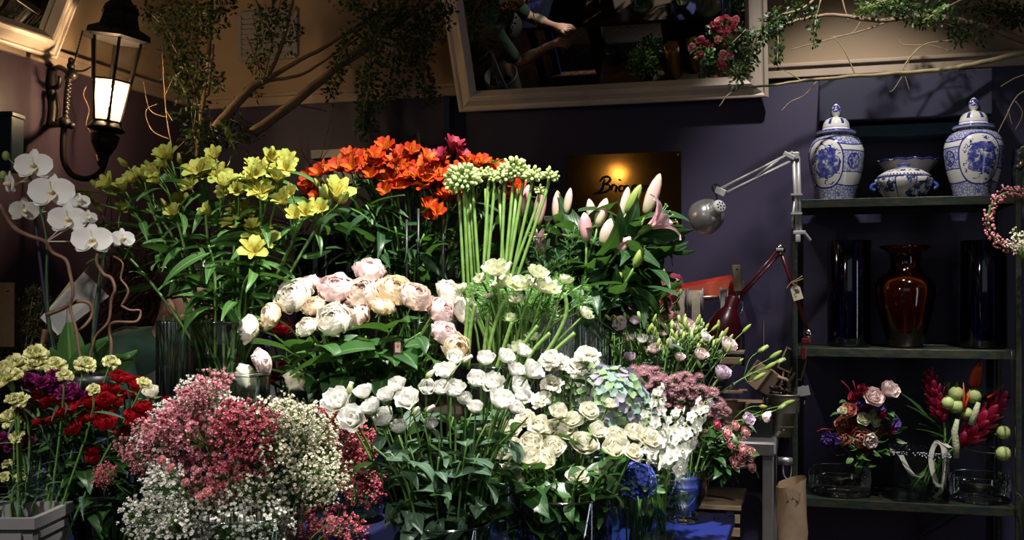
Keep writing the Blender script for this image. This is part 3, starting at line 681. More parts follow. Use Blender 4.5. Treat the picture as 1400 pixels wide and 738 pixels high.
# ------------------------------------------------------------------ green metal shelf unit on the right
SX0, SX1, SY0, SY1 = -.036, .812, 4.47, 4.90
SZ = [.652, 1.272, 1.886]
def shelf_unit():
    o = V(((SX0+SX1)/2, (SY0+SY1)/2, 0)); t = thing('shelf_unit', 'dark green chipped metal shelf unit against the navy wall at right', 'shelf', o)
    w_, d_ = SX1-SX0, SY1-SY0
    for sx in (-1, 1):
        for sy in (-1, 1):
            if sx > 0 and sy < 0: h = onY(1384, 232, SY0).z
            else: h = 1.90
            pst = part(t, 'post', MB().box((sx*w_/2, sy*d_/2, h/2), (.022, .022, h)).mesh('post', GREENP, False), bevel=.004)
            if sx > 0 and sy < 0: part(pst, 'finial', MB().ball((sx*w_/2, sy*d_/2, h+.008), (.018, .018, .014), 10, 8).mesh('finial', GREENP))
    for i, z in enumerate(SZ):
        part(t, 'shelf_board', MB().box((0, 0, z-.008), (w_+(.02 if i == 2 else -.02), d_-.02, .012)).mesh('shelf_board', GREENP, False), bevel=.002)
        for sy in (-1, 1): part(t, 'shelf_rail', MB().box((0, sy*(d_/2-.004), z-.018), (w_-.022, .012, .036)).mesh('shelf_rail', GREENP, False), bevel=.002)
        for sx in (-1, 1): part(t, 'shelf_rail', MB().box((sx*(w_/2-.012), 0, z-.018), (.012, d_-.03, .036)).mesh('shelf_rail', GREENP, False), bevel=.002)
    part(t, 'brace', MB().tube([V((-w_/2+.03, d_/2-.02, .05)), V((w_/2-.03, d_/2-.02, .63))], .006, 5).mesh('brace', GREENP))
    # extension flex running down the right post
    b = MB(); b.tube(cat_rom([at(1383, 480, 4.05)-o, at(1384, 560, 4.06)-o, at(1384, 640, 4.06)-o, at(1389, 672, 4.05)-o, at(1398, 690, 4.02)-o, at(1400, 800, 4.02)-o, V((at(1400, 800, 4.02).x, at(1400, 800, 4.02).y, .004))-o]), .004, 5)
    solo('electric_cord', 'thin dark flex running down beside the right shelf post', 'cord', b.mesh('electric_cord', IRON), o)
shelf_unit()

def porcelain(name, kind, th0=.75):
    """blue printed decoration on white glaze, laid out by angle round the pot and height"""
    m, nt = new_mat(name)
    th, z, _ = attr(nt)
    W_, B1, B2, GB = (.66, .64, .60), (.03, .035, .22), (.10, .12, .34), (.30, .31, .42)
    vec = objco(nt)
    vor = nd(nt, 'ShaderNodeTexVoronoi', feature='DISTANCE_TO_EDGE'); vor.inputs['Scale'].default_value = 85; link(nt, vec, vor.inputs['Vector'])
    net = mth(nt, 'LESS_THAN', vor.outputs['Distance'], .10)
    n1 = noise(nt, 42, 5, vec, .7); n2 = noise(nt, 90, 2, vec); n3 = noise(nt, 18, 3, vec)
    def band(a, b): return mth(nt, 'MULTIPLY', mth(nt, 'GREATER_THAN', z, a), mth(nt, 'LESS_THAN', z, b))
    def line(a, wd=.008): return mth(nt, 'LESS_THAN', mth(nt, 'ABSOLUTE', mth(nt, 'SUBTRACT', z, a)), wd)
    netc = mixc(nt, net, (.45, .45, .50), B2)
    if kind == 'jar':
        c = W_
        # angular distance from the painted panel
        dth = mth(nt, 'SUBTRACT', th, th0); wav = mth(nt, 'SUBTRACT', mth(nt, 'MULTIPLY', dth, 1), mth(nt, 'ROUND', dth))
        sw = mth(nt, 'MULTIPLY', mth(nt, 'COSINE', mth(nt, 'MULTIPLY', wav, 18.0)), .02)
        zz = mth(nt, 'SUBTRACT', z, sw)
        lo = mth(nt, 'LESS_THAN', zz, .23); hi = mth(nt, 'GREATER_THAN', zz, .79)
        mid = band(.40, .69)
        c = mixc(nt, mid, c, netc)
        ring = mth(nt, 'MULTIPLY', mid, 0)
        # medallion a quarter turn from the panel
        for off in (.19, -.19):
            dm = mth(nt, 'SUBTRACT', mth(nt, 'SUBTRACT', dth, off), mth(nt, 'ROUND', mth(nt, 'SUBTRACT', dth, off)))
            rr = mth(nt, 'SQRT', mth(nt, 'ADD', mth(nt, 'POWER', mth(nt, 'MULTIPLY', mth(nt, 'ABSOLUTE', dm), 2.4), 2.0), mth(nt, 'POWER', mth(nt, 'MULTIPLY', mth(nt, 'ABSOLUTE', mth(nt, 'SUBTRACT', z, .545)), 1.0), 2.0)))
            c = mixc(nt, mth(nt, 'LESS_THAN', rr, .10), c, mixc(nt, mth(nt, 'GREATER_THAN', n2, .5), GB, B1))
            c = mixc(nt, mth(nt, 'LESS_THAN', mth(nt, 'ABSOLUTE', mth(nt, 'SUBTRACT', rr, .10)), .010), c, B1)
        for q in (.40, .69): c = mixc(nt, line(q), c, B1)
        c = mixc(nt, mth(nt, 'MAXIMUM', lo, hi), c, netc)
        for q in (.23, .79): c = mixc(nt, mth(nt, 'LESS_THAN', mth(nt, 'ABSOLUTE', mth(nt, 'SUBTRACT', zz, q)), .009), c, B1)
        e = mth(nt, 'ADD', mth(nt, 'POWER', mth(nt, 'MULTIPLY', mth(nt, 'ABSOLUTE', wav), 8.4), 2.6), mth(nt, 'POWER', mth(nt, 'MULTIPLY', mth(nt, 'ABSOLUTE', mth(nt, 'SUBTRACT', z, .525)), 2.95), 2.6))
        c = mixc(nt, mth(nt, 'LESS_THAN', e, 1.0), c, W_)
        c = mixc(nt, mth(nt, 'LESS_THAN', mth(nt, 'ABSOLUTE', mth(nt, 'SUBTRACT', e, 1.0)), .09), c, B1)
        # garden scene printed inside: dense foliage to one side, thin sketchy sprigs to the other
        e2 = mth(nt, 'ADD', mth(nt, 'POWER', mth(nt, 'MULTIPLY', mth(nt, 'ABSOLUTE', mth(nt, 'SUBTRACT', wav, .014)), 11.0), 2.0), mth(nt, 'POWER', mth(nt, 'MULTIPLY', mth(nt, 'ABSOLUTE', mth(nt, 'SUBTRACT', z, .52)), 4.3), 2.0))
        e2 = mth(nt, 'ADD', e2, mth(nt, 'MULTIPLY', mth(nt, 'SUBTRACT', n3, .5), 1.8))
        dense = mth(nt, 'MULTIPLY', mth(nt, 'LESS_THAN', e2, .85), 1)
        fol = ramp(nt, n1, [(.36, W_), (.46, B2), (.60, B1)])
        c = mixc(nt, dense, c, fol)
        sk = mth(nt, 'MULTIPLY', mth(nt, 'LESS_THAN', mth(nt, 'ABSOLUTE', mth(nt, 'SUBTRACT', noise(nt, 24, 3, vec, .6), .5)), .022), mth(nt, 'LESS_THAN', e2, 1.7))
        c = mixc(nt, mth(nt, 'MULTIPLY', sk, mth(nt, 'LESS_THAN', e, .8)), c, B1)
    elif kind == 'lid':
        c = mixc(nt, mth(nt, 'MULTIPLY', band(.30, .50), mth(nt, 'GREATER_THAN', mth(nt, 'COSINE', mth(nt, 'MULTIPLY', th, 37.7)), .72)), W_, B1)
        c = mixc(nt, mth(nt, 'MAXIMUM', band(.035, .13), line(.20)), c, mixc(nt, mth(nt, 'GREATER_THAN', n2, .5), B1, B2))
        c = mixc(nt, band(.70, .93), c, ramp(nt, n2, [(.42, (.5, .5, .55)), (.5, B1)]))
    elif kind == 'tureen':
        c = mixc(nt, mth(nt, 'MULTIPLY', mth(nt, 'GREATER_THAN', n3, .50), mth(nt, 'GREATER_THAN', n1, .49)), W_, (.02, .04, .14))
        c = mixc(nt, mth(nt, 'LESS_THAN', mth(nt, 'ABSOLUTE', mth(nt, 'SUBTRACT', mth(nt, 'FRACT', mth(nt, 'MULTIPLY', th, 8)), .5)), .03), c, B1)
        c = mixc(nt, mth(nt, 'MAXIMUM', mth(nt, 'LESS_THAN', z, .06), line(.95, .02)), c, B1)
    elif kind == 'tureen_lid':
        c = mixc(nt, mth(nt, 'MULTIPLY', band(.3, .6), mth(nt, 'GREATER_THAN', n1, .52)), W_, (.02, .04, .14))
        c = mixc(nt, mth(nt, 'MULTIPLY', band(.06, .16), mth(nt, 'GREATER_THAN', mth(nt, 'SINE', mth(nt, 'MULTIPLY', th, 300)), 0)), c, B1)
        c = mixc(nt, mth(nt, 'GREATER_THAN', z, .74), c, (.06, .08, .30))
    else:
        c = mixc(nt, mth(nt, 'GREATER_THAN', z, .95), (.36, .33, .32), (.03, .03, .20))
        c = mixc(nt, mth(nt, 'MULTIPLY', mth(nt, 'GREATER_THAN', n3, .56), mth(nt, 'GREATER_THAN', z, .5)), c, (.44, .42, .42))
    out(nt, princ(nt, c, .12, 0, .6)); return m
def jar(lb, px, th0):
    p = onY(px, 268, 4.67); t = thing('ginger_jar', lb, 'jar', V((p.x, 4.67, SZ[2])))
    q = Quaternion((0, 0, 1), 0)
    b = MB(); b.lathe([(.068, 0), (.076, .001), (.077, .008), (.084, .04), (.093, .07), (.103, .105), (.111, .145), (.1155, .185), (.114, .215), (.106, .240), (.092, .258), (.072, .268), (.060, .272), (.0585, .278), (.0585, .292)], 56)
    me = b.mesh('body', porcelain('blue white jar '+lb[:5], 'jar', th0)); part(t, 'body', me, s=(1, 1, 1.05))
    b = MB(); b.lathe([(.060, .282), (.080, .280), (.083, .284), (.078, .292), (.060, .296), (.0565, .300), (.0555, .312), (.052, .326), (.042, .339), (.024, .347), (.012, .350), (.011, .354), (.017, .360), (.0205, .374), (.018, .388), (.010, .398), (.003, .404), (0, .405)], 40)
    part(t, 'lid', b.mesh('lid', porcelain('jar lid', 'lid')), s=(1, 1, 1.05))
# angle of the direction towards the camera is about -pi/2 (0.75 of a turn)
jar('tall lidded blue and white ginger jar at the left end of the top shelf', 1143, .668)
jar('tall lidded blue and white ginger jar at the right end of the top shelf', 1331, .765)
p = onY(1242, 268, 4.74); t = thing('serving_bowl', 'wide white bowl with a scalloped blue rim standing behind the tureen', 'bowl', V((p.x, 4.77, SZ[2])))
b = MB(); n = 48
prof = [(.045, 0), (.05, .004), (.046, .04), (.05, .07), (.075, .11), (.105, .15), (.126, .178), (.128, .182), (.124, .183), (.10, .152), (.06, .105), (0, .08)]
b.lathe(prof, n)
for i in range(len(prof)):
    if prof[i][1] > .17:
        for k in range(n): j = i*n+k; x, y, z = b.v[j]; b.v[j] = (x, y, z+.0035*math.sin(k*2*pi/n*12))
        for k in range(n): b.a[i*n+k] = (k/n, .97, .5)
part(t, 'bowl', b.mesh('bowl', porcelain('blue rim bowl', 'bowl')))
p = onY(1236, 268, 4.58); t = thing('soup_tureen', 'small lidded blue and white tureen in front of the bowl', 'tureen', V((p.x, 4.59, SZ[2])))
b = MB(); b.lathe([(.06, 0), (.07, .002), (.072, .008), (.078, .014), (.098, .04), (.108, .066), (.112, .082), (.106, .09), (.09, .093)], 48, ribs=8, amp=.03)
body = part(t, 'bowl', b.mesh('bowl', porcelain('tureen print', 'tureen')))
b = MB(); b.lathe([(.104, .092), (.107, .095), (.10, .102), (.075, .118), (.04, .129), (.02, .132), (.018, .136), (.026, .142), (.024, .150), (0, .152)], 40); part(t, 'lid', b.mesh('lid', porcelain('tureen lid', 'tureen_lid')))
BLG = mat('blue glaze', (.05, .09, .36), .15)
for s_ in (-1, 1): part(t, 'handle', MB().tube(cat_rom([V((s_*.10, 0, .07)), V((s_*.122, 0, .064)), V((s_*.128, 0, .05)), V((s_*.112, 0, .04))], 4), .008, 7).mesh('handle', BLG))

# ---- middle shelf: cobalt cylinders and amber vase
def vase_glass(name, lb, cat, pos, prof, m, n=40, inner=.004, ribs=0, amp=0, sq=False, group=None):
    t = thing(name, lb, cat, pos, group)
    b = MB(); b.lathe([(0, .001)]+prof+[(max(.001, r-inner), z) for r, z in reversed(prof) if z > .012]+[(0, .014)], n, 0, ribs, amp, sq=sq)
    part(t, 'vessel', b.mesh('vessel', m, not sq)); return t
for x, lb in ((1161, 'tall cobalt blue glass cylinder vase left of the amber vase'), (1345, 'tall cobalt blue glass cylinder vase right of the amber vase')):
    pz = onY(x, 472, 4.68); zt = onY(x, 329, 4.68).z-SZ[1]; vase_glass('cylinder_vase', lb, 'vase', V((pz.x, 4.68, SZ[1])), [(.088, .002), (.09, .01), (.09, zt-.003), (.089, zt)], COBALT, 48)
pz = onY(1238, 472, 4.64); s_ = 1.0
am = vase_glass('amber_vase', 'amber glass vase with flared rim between the two cobalt cylinders', 'vase', V((pz.x, 4.64, SZ[1])),
    [(.066, .002), (.07, .008), (.078, .035), (.094, .09), (.113, .16), (.124, .225), (.122, .262), (.108, .288), (.084, .305), (.066, .322), (.058, .345), (.058, .375), (.066, .395), (.092, .412), (.104, .418), (.102, .424)], AMBER, 48)

# ---- bottom shelf: low bowls, square vase, two bouquets
zt = .09
pl = onY(1148, 672, 4.62); pl.z = SZ[0]; vase_glass('glass_bowl', 'wide low clear glass bowl under the round bouquet', 'bowl', pl, [(.125, .002), (.13, .008), (.13, .10), (.129, .104)], GLASS, 40)
pr = onY(1340, 678, 4.62); pr.z = SZ[0]; vase_glass('glass_bowl', 'wide low clear glass bowl at the right end of the lowest shelf', 'bowl', pr, [(.115, .002), (.12, .008), (.12, .10), (.119, .104)], GLASS, 40)
pq = onY(1256, 676, 4.585); pq.z = SZ[0]
zv = onY(1256, 612, 4.6).z-SZ[0]
sqv = vase_glass('square_vase', 'rectangular clear glass vase holding the tropical bouquet', 'vase', pq, [(.105, .002), (.107, .01), (.107, zv-.002), (.106, zv)], GLASS, 32, .006, sq=True)
b = MB(); b.lathe([(0, .016), (.098, .016), (.098, .08), (0, .08)], 32, sq=True); part(sqv, 'water', b.mesh('water', WATER, False))
b = MB()
for k in range(260):
    th = rnd.uniform(0, 6.28); e_ = min(1/max(abs(math.cos(th)), 1e-3), 1/max(abs(math.sin(th)), 1e-3), 1.38)*.107
    b.ball((e_*math.cos(th)+rnd.uniform(-.004, .004), e_*math.sin(th)+rnd.uniform(-.004, .004), zv-.002-abs(rnd.gauss(0, .010))), rnd.uniform(.0015, .0035), 5, 3)
part(sqv, 'crushed_crystal', b.mesh('crushed_crystal', mat('crystal chips', (.5, .5, .56), .15)), kind='stuff')
# ------------------------------------------------------------------ stepped blue display
def bench(name, lb, x0, x1, y0, y1, z, m, th=.03):
    o = V(((x0+x1)/2, (y0+y1)/2, 0)); t = thing(name, lb, 'table', o); w_, d_ = x1-x0, y1-y0
    part(t, 'top', MB().box((0, 0, z-th/2), (w_, d_, th)).mesh('top', m, False), bevel=.004)
    part(t, 'apron', MB().box((0, -d_/2+.04, z-th-.06), (w_-.08, .02, .12)).mesh('apron', m, False))
    for sx in (-1, 1):
        for sy in (-1, 1): part(t, 'leg', MB().box((sx*(w_/2-.04), sy*(d_/2-.05), (z-th)/2), (.05, .05, z-th)).mesh('leg', m, False), bevel=.003)
    return t
bx = onZ(1005, 702, .9)
ZB, ZS, ZT = .90, .66, 1.18
b1 = bench('display_bench', 'blue painted display bench with its corner showing at lower right', -.82, bx.x, 2.31, bx.y, ZB, BLUEP)
for (x, y) in ((979, 709), (1000, 706)): part(b1, 'screw_head', MB().ball(onZ(x, y, ZB)-V(b1.location), (.008, .008, .004), 8, 4).mesh('screw_head', BLACKP))
bench('display_bench', 'blue bench behind the gypsophila, darkened in colour for shade', -2.0, -.83, 2.09, 2.60, ZB, mat('shaded blue board', (0.008, 0.014, 0.09), 0.7, spec=.25))  # bench blue painted darker to stand in for shade under the flowers
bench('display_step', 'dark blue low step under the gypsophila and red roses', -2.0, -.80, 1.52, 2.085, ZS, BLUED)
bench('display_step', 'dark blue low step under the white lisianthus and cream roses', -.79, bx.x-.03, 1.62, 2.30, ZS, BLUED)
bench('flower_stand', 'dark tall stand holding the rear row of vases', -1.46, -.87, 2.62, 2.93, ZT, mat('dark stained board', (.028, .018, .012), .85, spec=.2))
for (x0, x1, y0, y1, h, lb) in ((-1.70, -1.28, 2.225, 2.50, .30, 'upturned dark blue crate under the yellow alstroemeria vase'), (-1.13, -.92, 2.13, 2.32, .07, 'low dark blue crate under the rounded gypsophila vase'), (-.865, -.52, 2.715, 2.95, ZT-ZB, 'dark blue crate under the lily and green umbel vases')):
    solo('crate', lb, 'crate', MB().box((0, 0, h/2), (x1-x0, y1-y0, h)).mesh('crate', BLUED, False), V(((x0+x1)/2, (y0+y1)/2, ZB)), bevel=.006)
wt = bench('work_table', 'wooden work table behind the flowers seen in the mirror', -1.36, -.45, 2.96, 3.42, .90, WOODD)
VASES = {}
def vase(key, lb, px, d, yrim, r, z0, kind='clear', rx=None, water=.6, shape='cyl', cat='vase', foot=False):
    p = at(px, yrim, d); h = p.z-z0
    m = GLASSR if kind == 'ribbed' else SMOKE if kind == 'dark' else GLASS
    if shape == 'cyl': prof = [(r*.96, .002), (r, .012), (r, h-.004), (r*.985, h)]
    elif shape == 'belly': prof = [(r*.62, .002), (r*.66, .006), (r*.5, .016), (r*.42, .026), (r*.66, .045), (r*.9, .075), (r*.98, .12), (r, h*.7), (r*1.0, h-.004), (r*1.03, h)]
    elif shape == 'round': prof = [(r*.55, .002), (r*.75, .012), (r*.93, .045), (r, .10), (r*.97, h-.01), (r*1.0, h)]
    else: prof = [(r*.99, .002), (r, .01), (r, h-.003), (r*.99, h)]
    sq = shape == 'sq'
    t = vase_glass('glass_vase', lb, cat, V((p.x, p.y, z0)), prof, m, 32 if sq else 144 if kind == 'ribbed' else 48, .004, 36 if kind == 'ribbed' else 0, .035, sq=sq)
    if water:
        zw = h*water; rr = r*.93
        b = MB(); pw = [(0, .017), (rr*.9, .017)]+[(rr, .03), (rr, zw)]+[(0, zw)]
        if shape in ('belly', 'round'): pw = [(0, .05), (rr*.7, .05), (rr*.88, .08), (rr*.95, .12), (rr*.96, zw), (0, zw)]
        b.lathe(pw, 32, sq=sq); part(t, 'water', b.mesh('water', WATER, not sq))
    if kind == 'clear' and shape in ('cyl', 'belly'): part(t, 'rim', MB().lathe([(r*.985+.004*math.cos(a*pi/3), h+.0025*math.sin(a*pi/3)) for a in range(7)], 48).mesh('rim', GLASSR))
    VASES[key] = (V((p.x, p.y, z0)), r, p.z)
vase('yals', 'clear glass cylinder holding the yellow alstroemeria', 307, 2.6, 440, .082, ZB+.305)
vase('rib1', 'ribbed glass cylinder beside the yellow alstroemeria vase', 250, 2.74, 438, .066, ZB+.305, 'ribbed', water=0)
vase('low1', 'low clear glass tumbler at the foot of the yellow alstroemeria vase', 330, 2.44, 512, .066, ZB, water=.7)
vase('blush', 'glass vase among the leaves holding the blush garden roses', 490, 2.68, 560, .080, ZB)
vase('anem', 'glass vase holding the pale green anemones', 672, 2.55, 500, .075, ZB)
vase('umb', 'glass vase on the stand holding the green bud umbels', 690, 2.86, 470, .06, ZT)
vase('oals', 'clear glass vase on the stand holding the orange red alstroemeria', 570, 2.95, 440, .08, ZT)
vase('dark1', 'black glass cylinder vase left of the orange red alstroemeria', 432, 2.98, 322, .06, ZT, 'dark', water=0)
vase('dark2', 'black glass cylinder vase directly behind the blush roses', 479, 3.07, 318, .05, ZT, 'dark', water=0)
vase('lily', 'ribbed glass cylinder on the stand holding the pink lilies', 793, 2.92, 414, .085, ZT, 'ribbed', water=0)
vase('rib2', 'ribbed glass cylinder between the anemones and the lily vase', 752, 2.70, 432, .062, ZB, 'ribbed', water=0)
vase('wlis', 'clear glass cylinder holding white lisianthus at the front', 610, 2.1, 712, .094, ZS)
vase('crose', 'clear glass vase of cream roses at the front', 768, 2.24, 676, .10, ZS)
vase('delph', 'square clear glass vase holding the white delphinium', 897, 2.50, 655, .052, ZB, shape='sq')
vase('bhyd', 'square clear glass vase under the blue hydrangea', 868, 2.40, 662, .048, ZB, shape='sq')
vase('astr', 'footed clear glass vase on the blue bench holding astrantia', 936, 2.72, 640, .062, ZB, shape='belly')
vase('plis', 'glass vase hidden under the lilac lisianthus', 880, 2.84, 560, .06, ZB)
vase('hydr', 'glass vase under the lilac green hydrangea', 815, 2.62, 620, .06, ZB)
vase('gyp', 'rounded clear glass vase at the right of the gypsophila', 488, 2.42, 600, .078, ZB+.075, shape='round')
vase('gyp2', 'clear glass vase buried under the gypsophila', 335, 1.96, 700, .10, ZS)
vase('rrose', 'clear glass cylinder holding the red spray roses', 149, 2.12, 672, .062, ZS)
# ribbon edge on the square vase: navy strip up the corner
c_, r_, zr = VASES['bhyd']
solo('navy_ribbon', 'navy ribbon strip up the corner of the square vase', 'ribbon', MB().box((0, 0, (zr-ZB)/2), (.012, .004, zr-ZB)).mesh('navy_ribbon', mat('navy ribbon', (.02, .025, .16), .4), False), c_+V((-r_-.002, -r_-.006, 0)))
# grey white planter at lower left and a dark blue tub behind it
p = at(18, 696, 1.98); t = thing('square_planter', 'greyed white square planter with recessed panel at lower left', 'planter', V((p.x, p.y, ZS)), rotz=.25)
h = p.z-ZS; a_, c2 = .076, .060
b = MB(); b.lathe([(c2, 0), (c2+.004, .004), (a_, h-.02), (a_+.006, h-.02), (a_+.006, h), (a_-.006, h), (a_-.01, h-.05), (0, h-.05)], 32, sq=True); part(t, 'tub', b.mesh('tub', GREYBOX, False))
for k in range(4):
    R_ = Matrix.Rotation(k*pi/2, 3, 'Z'); bb = MB()
    for (x, z, w_, h_) in ((0, h-.035, .11, .012), (0, .06, .095, .012), (-.05, h*.5+.01, .012, h-.10), (.05, h*.5+.01, .012, h-.10)):
        bb.box(R_ @ V((x, -(c2+(a_-c2)*z/h)-.002, z)), (w_, .006, h_), R_)
    part(t, 'panel_frame', bb.mesh('panel_frame', GREYBOX, False))
p = at(90, 672, 2.34); solo('plastic_tub', 'dark blue flower tub behind the red rose vase', 'tub', MB().lathe([(.07, 0), (.09, p.z-ZB+.0), (.095, p.z-ZB), (.085, p.z-ZB), (.07, .02), (0, .02)], 24).mesh('plastic_tub', BLUED), V((p.x, max(p.y, 2.44), ZB)))
# ------------------------------------------------------------------ flower materials
STEM = leaf_mat('stem green', (0.10, 0.22, 0.05), (0.16, 0.30, 0.07), rib=(0.16, 0.3, 0.08), ribw=0.0)
STEMB = leaf_mat('bright stem', (0.13, 0.25, 0.05), (0.19, 0.32, 0.08), rib=(0.3, 0.4, 0.1), ribw=0.0)
STEMD = leaf_mat('dark stem', (0.035, 0.07, 0.035), (0.06, 0.11, 0.05), rib=(0.1, 0.1, 0.1), ribw=0.0)
LEAF = leaf_mat('leaf green', (0.040, 0.115, 0.028), (0.075, 0.18, 0.042), rib=(0.22, 0.4, 0.12))
LEAFD = leaf_mat('dark glossy leaf', (0.014, 0.046, 0.018), (0.032, 0.080, 0.028), rough=0.38, spec=.35, rib=(0.09, 0.18, 0.06))
LEAFR = leaf_mat('rose leaf', (0.018, 0.062, 0.018), (0.042, 0.115, 0.028), rough=0.38, rib=(0.12, 0.22, 0.06))
LEAFG = leaf_mat('grey green leaf', (0.045, 0.095, 0.060), (0.08, 0.145, 0.09), rough=0.5, rib=(0.2, 0.3, 0.18))
LEAFB = leaf_mat('bright frill leaf', (0.07, 0.20, 0.035), (0.14, 0.30, 0.06), rib=(0.3, 0.5, 0.15))
CALYX = leaf_mat('calyx green', (0.13, 0.26, 0.06), (0.22, 0.36, 0.10), rib=(0.3, 0.4, 0.15), ribw=0.0)
def P(n, stops, **k): return petal_mat(n, stops, **k)
M_WHITE = P('white petal', [(0, (0.66, 0.76, 0.42)), (0.3, (0.91, 0.91, 0.82)), (1, (0.94, 0.93, 0.90))], var=0.04, trans=0.34)
M_CREAM = P('cream petal', [(0, (0.84, 0.80, 0.50)), (0.35, (0.93, 0.90, 0.70)), (1, (0.94, 0.92, 0.81))], var=0.04, trans=0.36)
M_BLUSH = P('blush petal', [(0, (0.92, 0.72, 0.44)), (0.5, (0.92, 0.70, 0.55)), (1, (0.93, 0.79, 0.70))], var=0.05, hue=0.012)
M_PEACH = P('peach petal', [(0, (0.92, 0.66, 0.32)), (0.5, (0.92, 0.71, 0.44)), (1, (0.93, 0.80, 0.61))], var=0.05)
M_PINKR = P('soft pink petal', [(0, (0.92, 0.68, 0.56)), (0.5, (0.92, 0.70, 0.67)), (1, (0.94, 0.79, 0.78))], var=0.06)
M_IVORY = P('ivory petal', [(0, (0.88, 0.76, 0.40)), (0.5, (0.90, 0.84, 0.70)), (1, (0.92, 0.88, 0.80))], var=0.04)
M_RED = P('red petal', [(0, (0.16, 0.003, 0.006)), (0.6, (0.34, 0.005, 0.012)), (1, (0.44, 0.010, 0.02))], var=0.2, trans=0.15)
M_ORCH = P('orchid white', [(0, (0.75, 0.80, 0.55)), (0.25, (0.88, 0.86, 0.84)), (1, (0.90, 0.88, 0.88))], var=0.04)
M_LIP = P('orchid lip', [(0, (0.7, 0.45, 0.1)), (0.5, (0.85, 0.75, 0.5)), (1, (0.9, 0.85, 0.8))], var=0.05)
M_YALS = P('yellow tepal', [(0, (0.34, 0.16, 0.06)), (0.3, (0.42, 0.38, 0.08)), (0.7, (0.44, 0.48, 0.10)), (1, (0.38, 0.47, 0.11))], var=0.10)
M_YALS2 = P('streaked yellow tepal', [(0, (0.34, 0.17, 0.06)), (0.4, (0.50, 0.42, 0.06)), (1, (0.44, 0.48, 0.09))], var=0.08, spots=(0.12, 0.03, 0.01))
M_OALS = P('orange red tepal', [(0, (0.20, 0.05, 0.01)), (0.4, (0.44, 0.026, 0.005)), (1, (0.50, 0.038, 0.007))], var=0.16)
M_OALS2 = P('streaked orange tepal', [(0, (0.5, 0.15, 0.02)), (0.45, (0.74, 0.22, 0.015)), (1, (0.6, 0.05, 0.01))], var=0.10, spots=(0.10, 0.01, 0.005))
M_BURG = P('burgundy petal', [(0, (0.10, 0.01, 0.02)), (1, (0.30, 0.015, 0.045))], var=0.15, trans=0.12)
M_LILY = P('pink lily petal', [(0, (0.7, 0.75, 0.5)), (0.3, (0.82, 0.40, 0.50)), (0.8, (0.84, 0.52, 0.60)), (1, (0.9, 0.82, 0.82))], var=0.06)
M_LBUDP = P('pink lily bud', [(0, (0.34, 0.42, 0.14)), (0.3, (0.68, 0.42, 0.40)), (0.75, (0.66, 0.30, 0.36)), (1, (0.7, 0.6, 0.45))], var=0.06)
M_LBUDW = P('white lily bud', [(0, (0.40, 0.50, 0.18)), (0.35, (0.72, 0.60, 0.44)), (0.7, (0.80, 0.52, 0.50)), (1, (0.72, 0.68, 0.42))], var=0.05)
M_LBUDG = P('green lily bud', [(0, (0.16, 0.30, 0.05)), (0.6, (0.30, 0.40, 0.09)), (1, (0.42, 0.48, 0.16))], var=0.08)
M_UMB = P('pale green bud', [(0, (0.26, 0.38, 0.10)), (0.6, (0.46, 0.56, 0.22)), (1, (0.62, 0.69, 0.36))], var=0.10)
M_ANEM = P('green white petal', [(0, (0.50, 0.62, 0.16)), (0.45, (0.80, 0.82, 0.50)), (1, (0.88, 0.89, 0.74))], var=0.06)
M_LILAC = P('lilac petal', [(0, (0.6, 0.6, 0.42)), (0.4, (0.70, 0.58, 0.66)), (1, (0.74, 0.60, 0.72))], var=0.06)
M_PALEP = P('pale pink petal', [(0, (0.7, 0.68, 0.5)), (0.4, (0.86, 0.70, 0.66)), (1, (0.90, 0.78, 0.76))], var=0.06)
M_HOTP = P('hot pink petal', [(0, (0.55, 0.12, 0.16)), (1, (0.72, 0.16, 0.24))], var=0.16)
M_SPRAYP = P('spray pink petal', [(0, (0.70, 0.2, 0.22)), (0.6, (0.78, 0.30, 0.34)), (1, (0.86, 0.52, 0.50))], var=0.08)
M_CARY = P('yellow carnation', [(0, (0.62, 0.64, 0.16)), (1, (0.92, 0.90, 0.50))], var=0.06)
M_CARP = P('purple carnation', [(0, (0.10, 0.004, 0.04)), (1, (0.24, 0.012, 0.13))], var=0.16)
M_CORAL = P('coral petal', [(0, (0.62, 0.2, 0.12)), (1, (0.72, 0.32, 0.24))], var=0.1)
M_VIOLET = P('violet petal', [(0, (0.10, 0.05, 0.28)), (1, (0.18, 0.10, 0.42))], var=0.15)
M_AST = P('astrantia bract', [(0, (0.44, 0.34, 0.32)), (0.5, (0.24, 0.10, 0.125)), (1, (0.28, 0.13, 0.155))], var=0.25)
M_ASTC = P('astrantia pins', [(0, (0.26, 0.09, 0.11)), (1, (0.55, 0.42, 0.42))], var=0.25)
M_HYL = P('lilac hydrangea', [(0, (0.34, 0.40, 0.26)), (1, (0.34, 0.28, 0.50))], var=0.2, hue=0.02)
M_HYG = P('green hydrangea', [(0, (0.30, 0.38, 0.16)), (1, (0.26, 0.38, 0.22))], var=0.2, hue=0.02)
M_HYT = P('blue green hydrangea', [(0, (0.28, 0.40, 0.24)), (1, (0.20, 0.34, 0.33))], var=0.2)
M_HYB = P('blue hydrangea', [(0, (0.10, 0.12, 0.5)), (1, (0.10, 0.15, 0.62))], var=0.25)
M_GYPW = P('white gypsophila', [(0, (0.80, 0.78, 0.68)), (1, (0.86, 0.84, 0.78))], var=0.1, trans=0.2)
M_GYPC = P('cream gypsophila', [(0, (0.76, 0.72, 0.54)), (1, (0.82, 0.78, 0.62))], var=0.1, trans=0.2)
M_GYPP = P('pink gypsophila', [(0, (0.52, 0.08, 0.15)), (0.5, (0.68, 0.20, 0.27)), (1, (0.88, 0.60, 0.62))], var=0.30, trans=0.2)
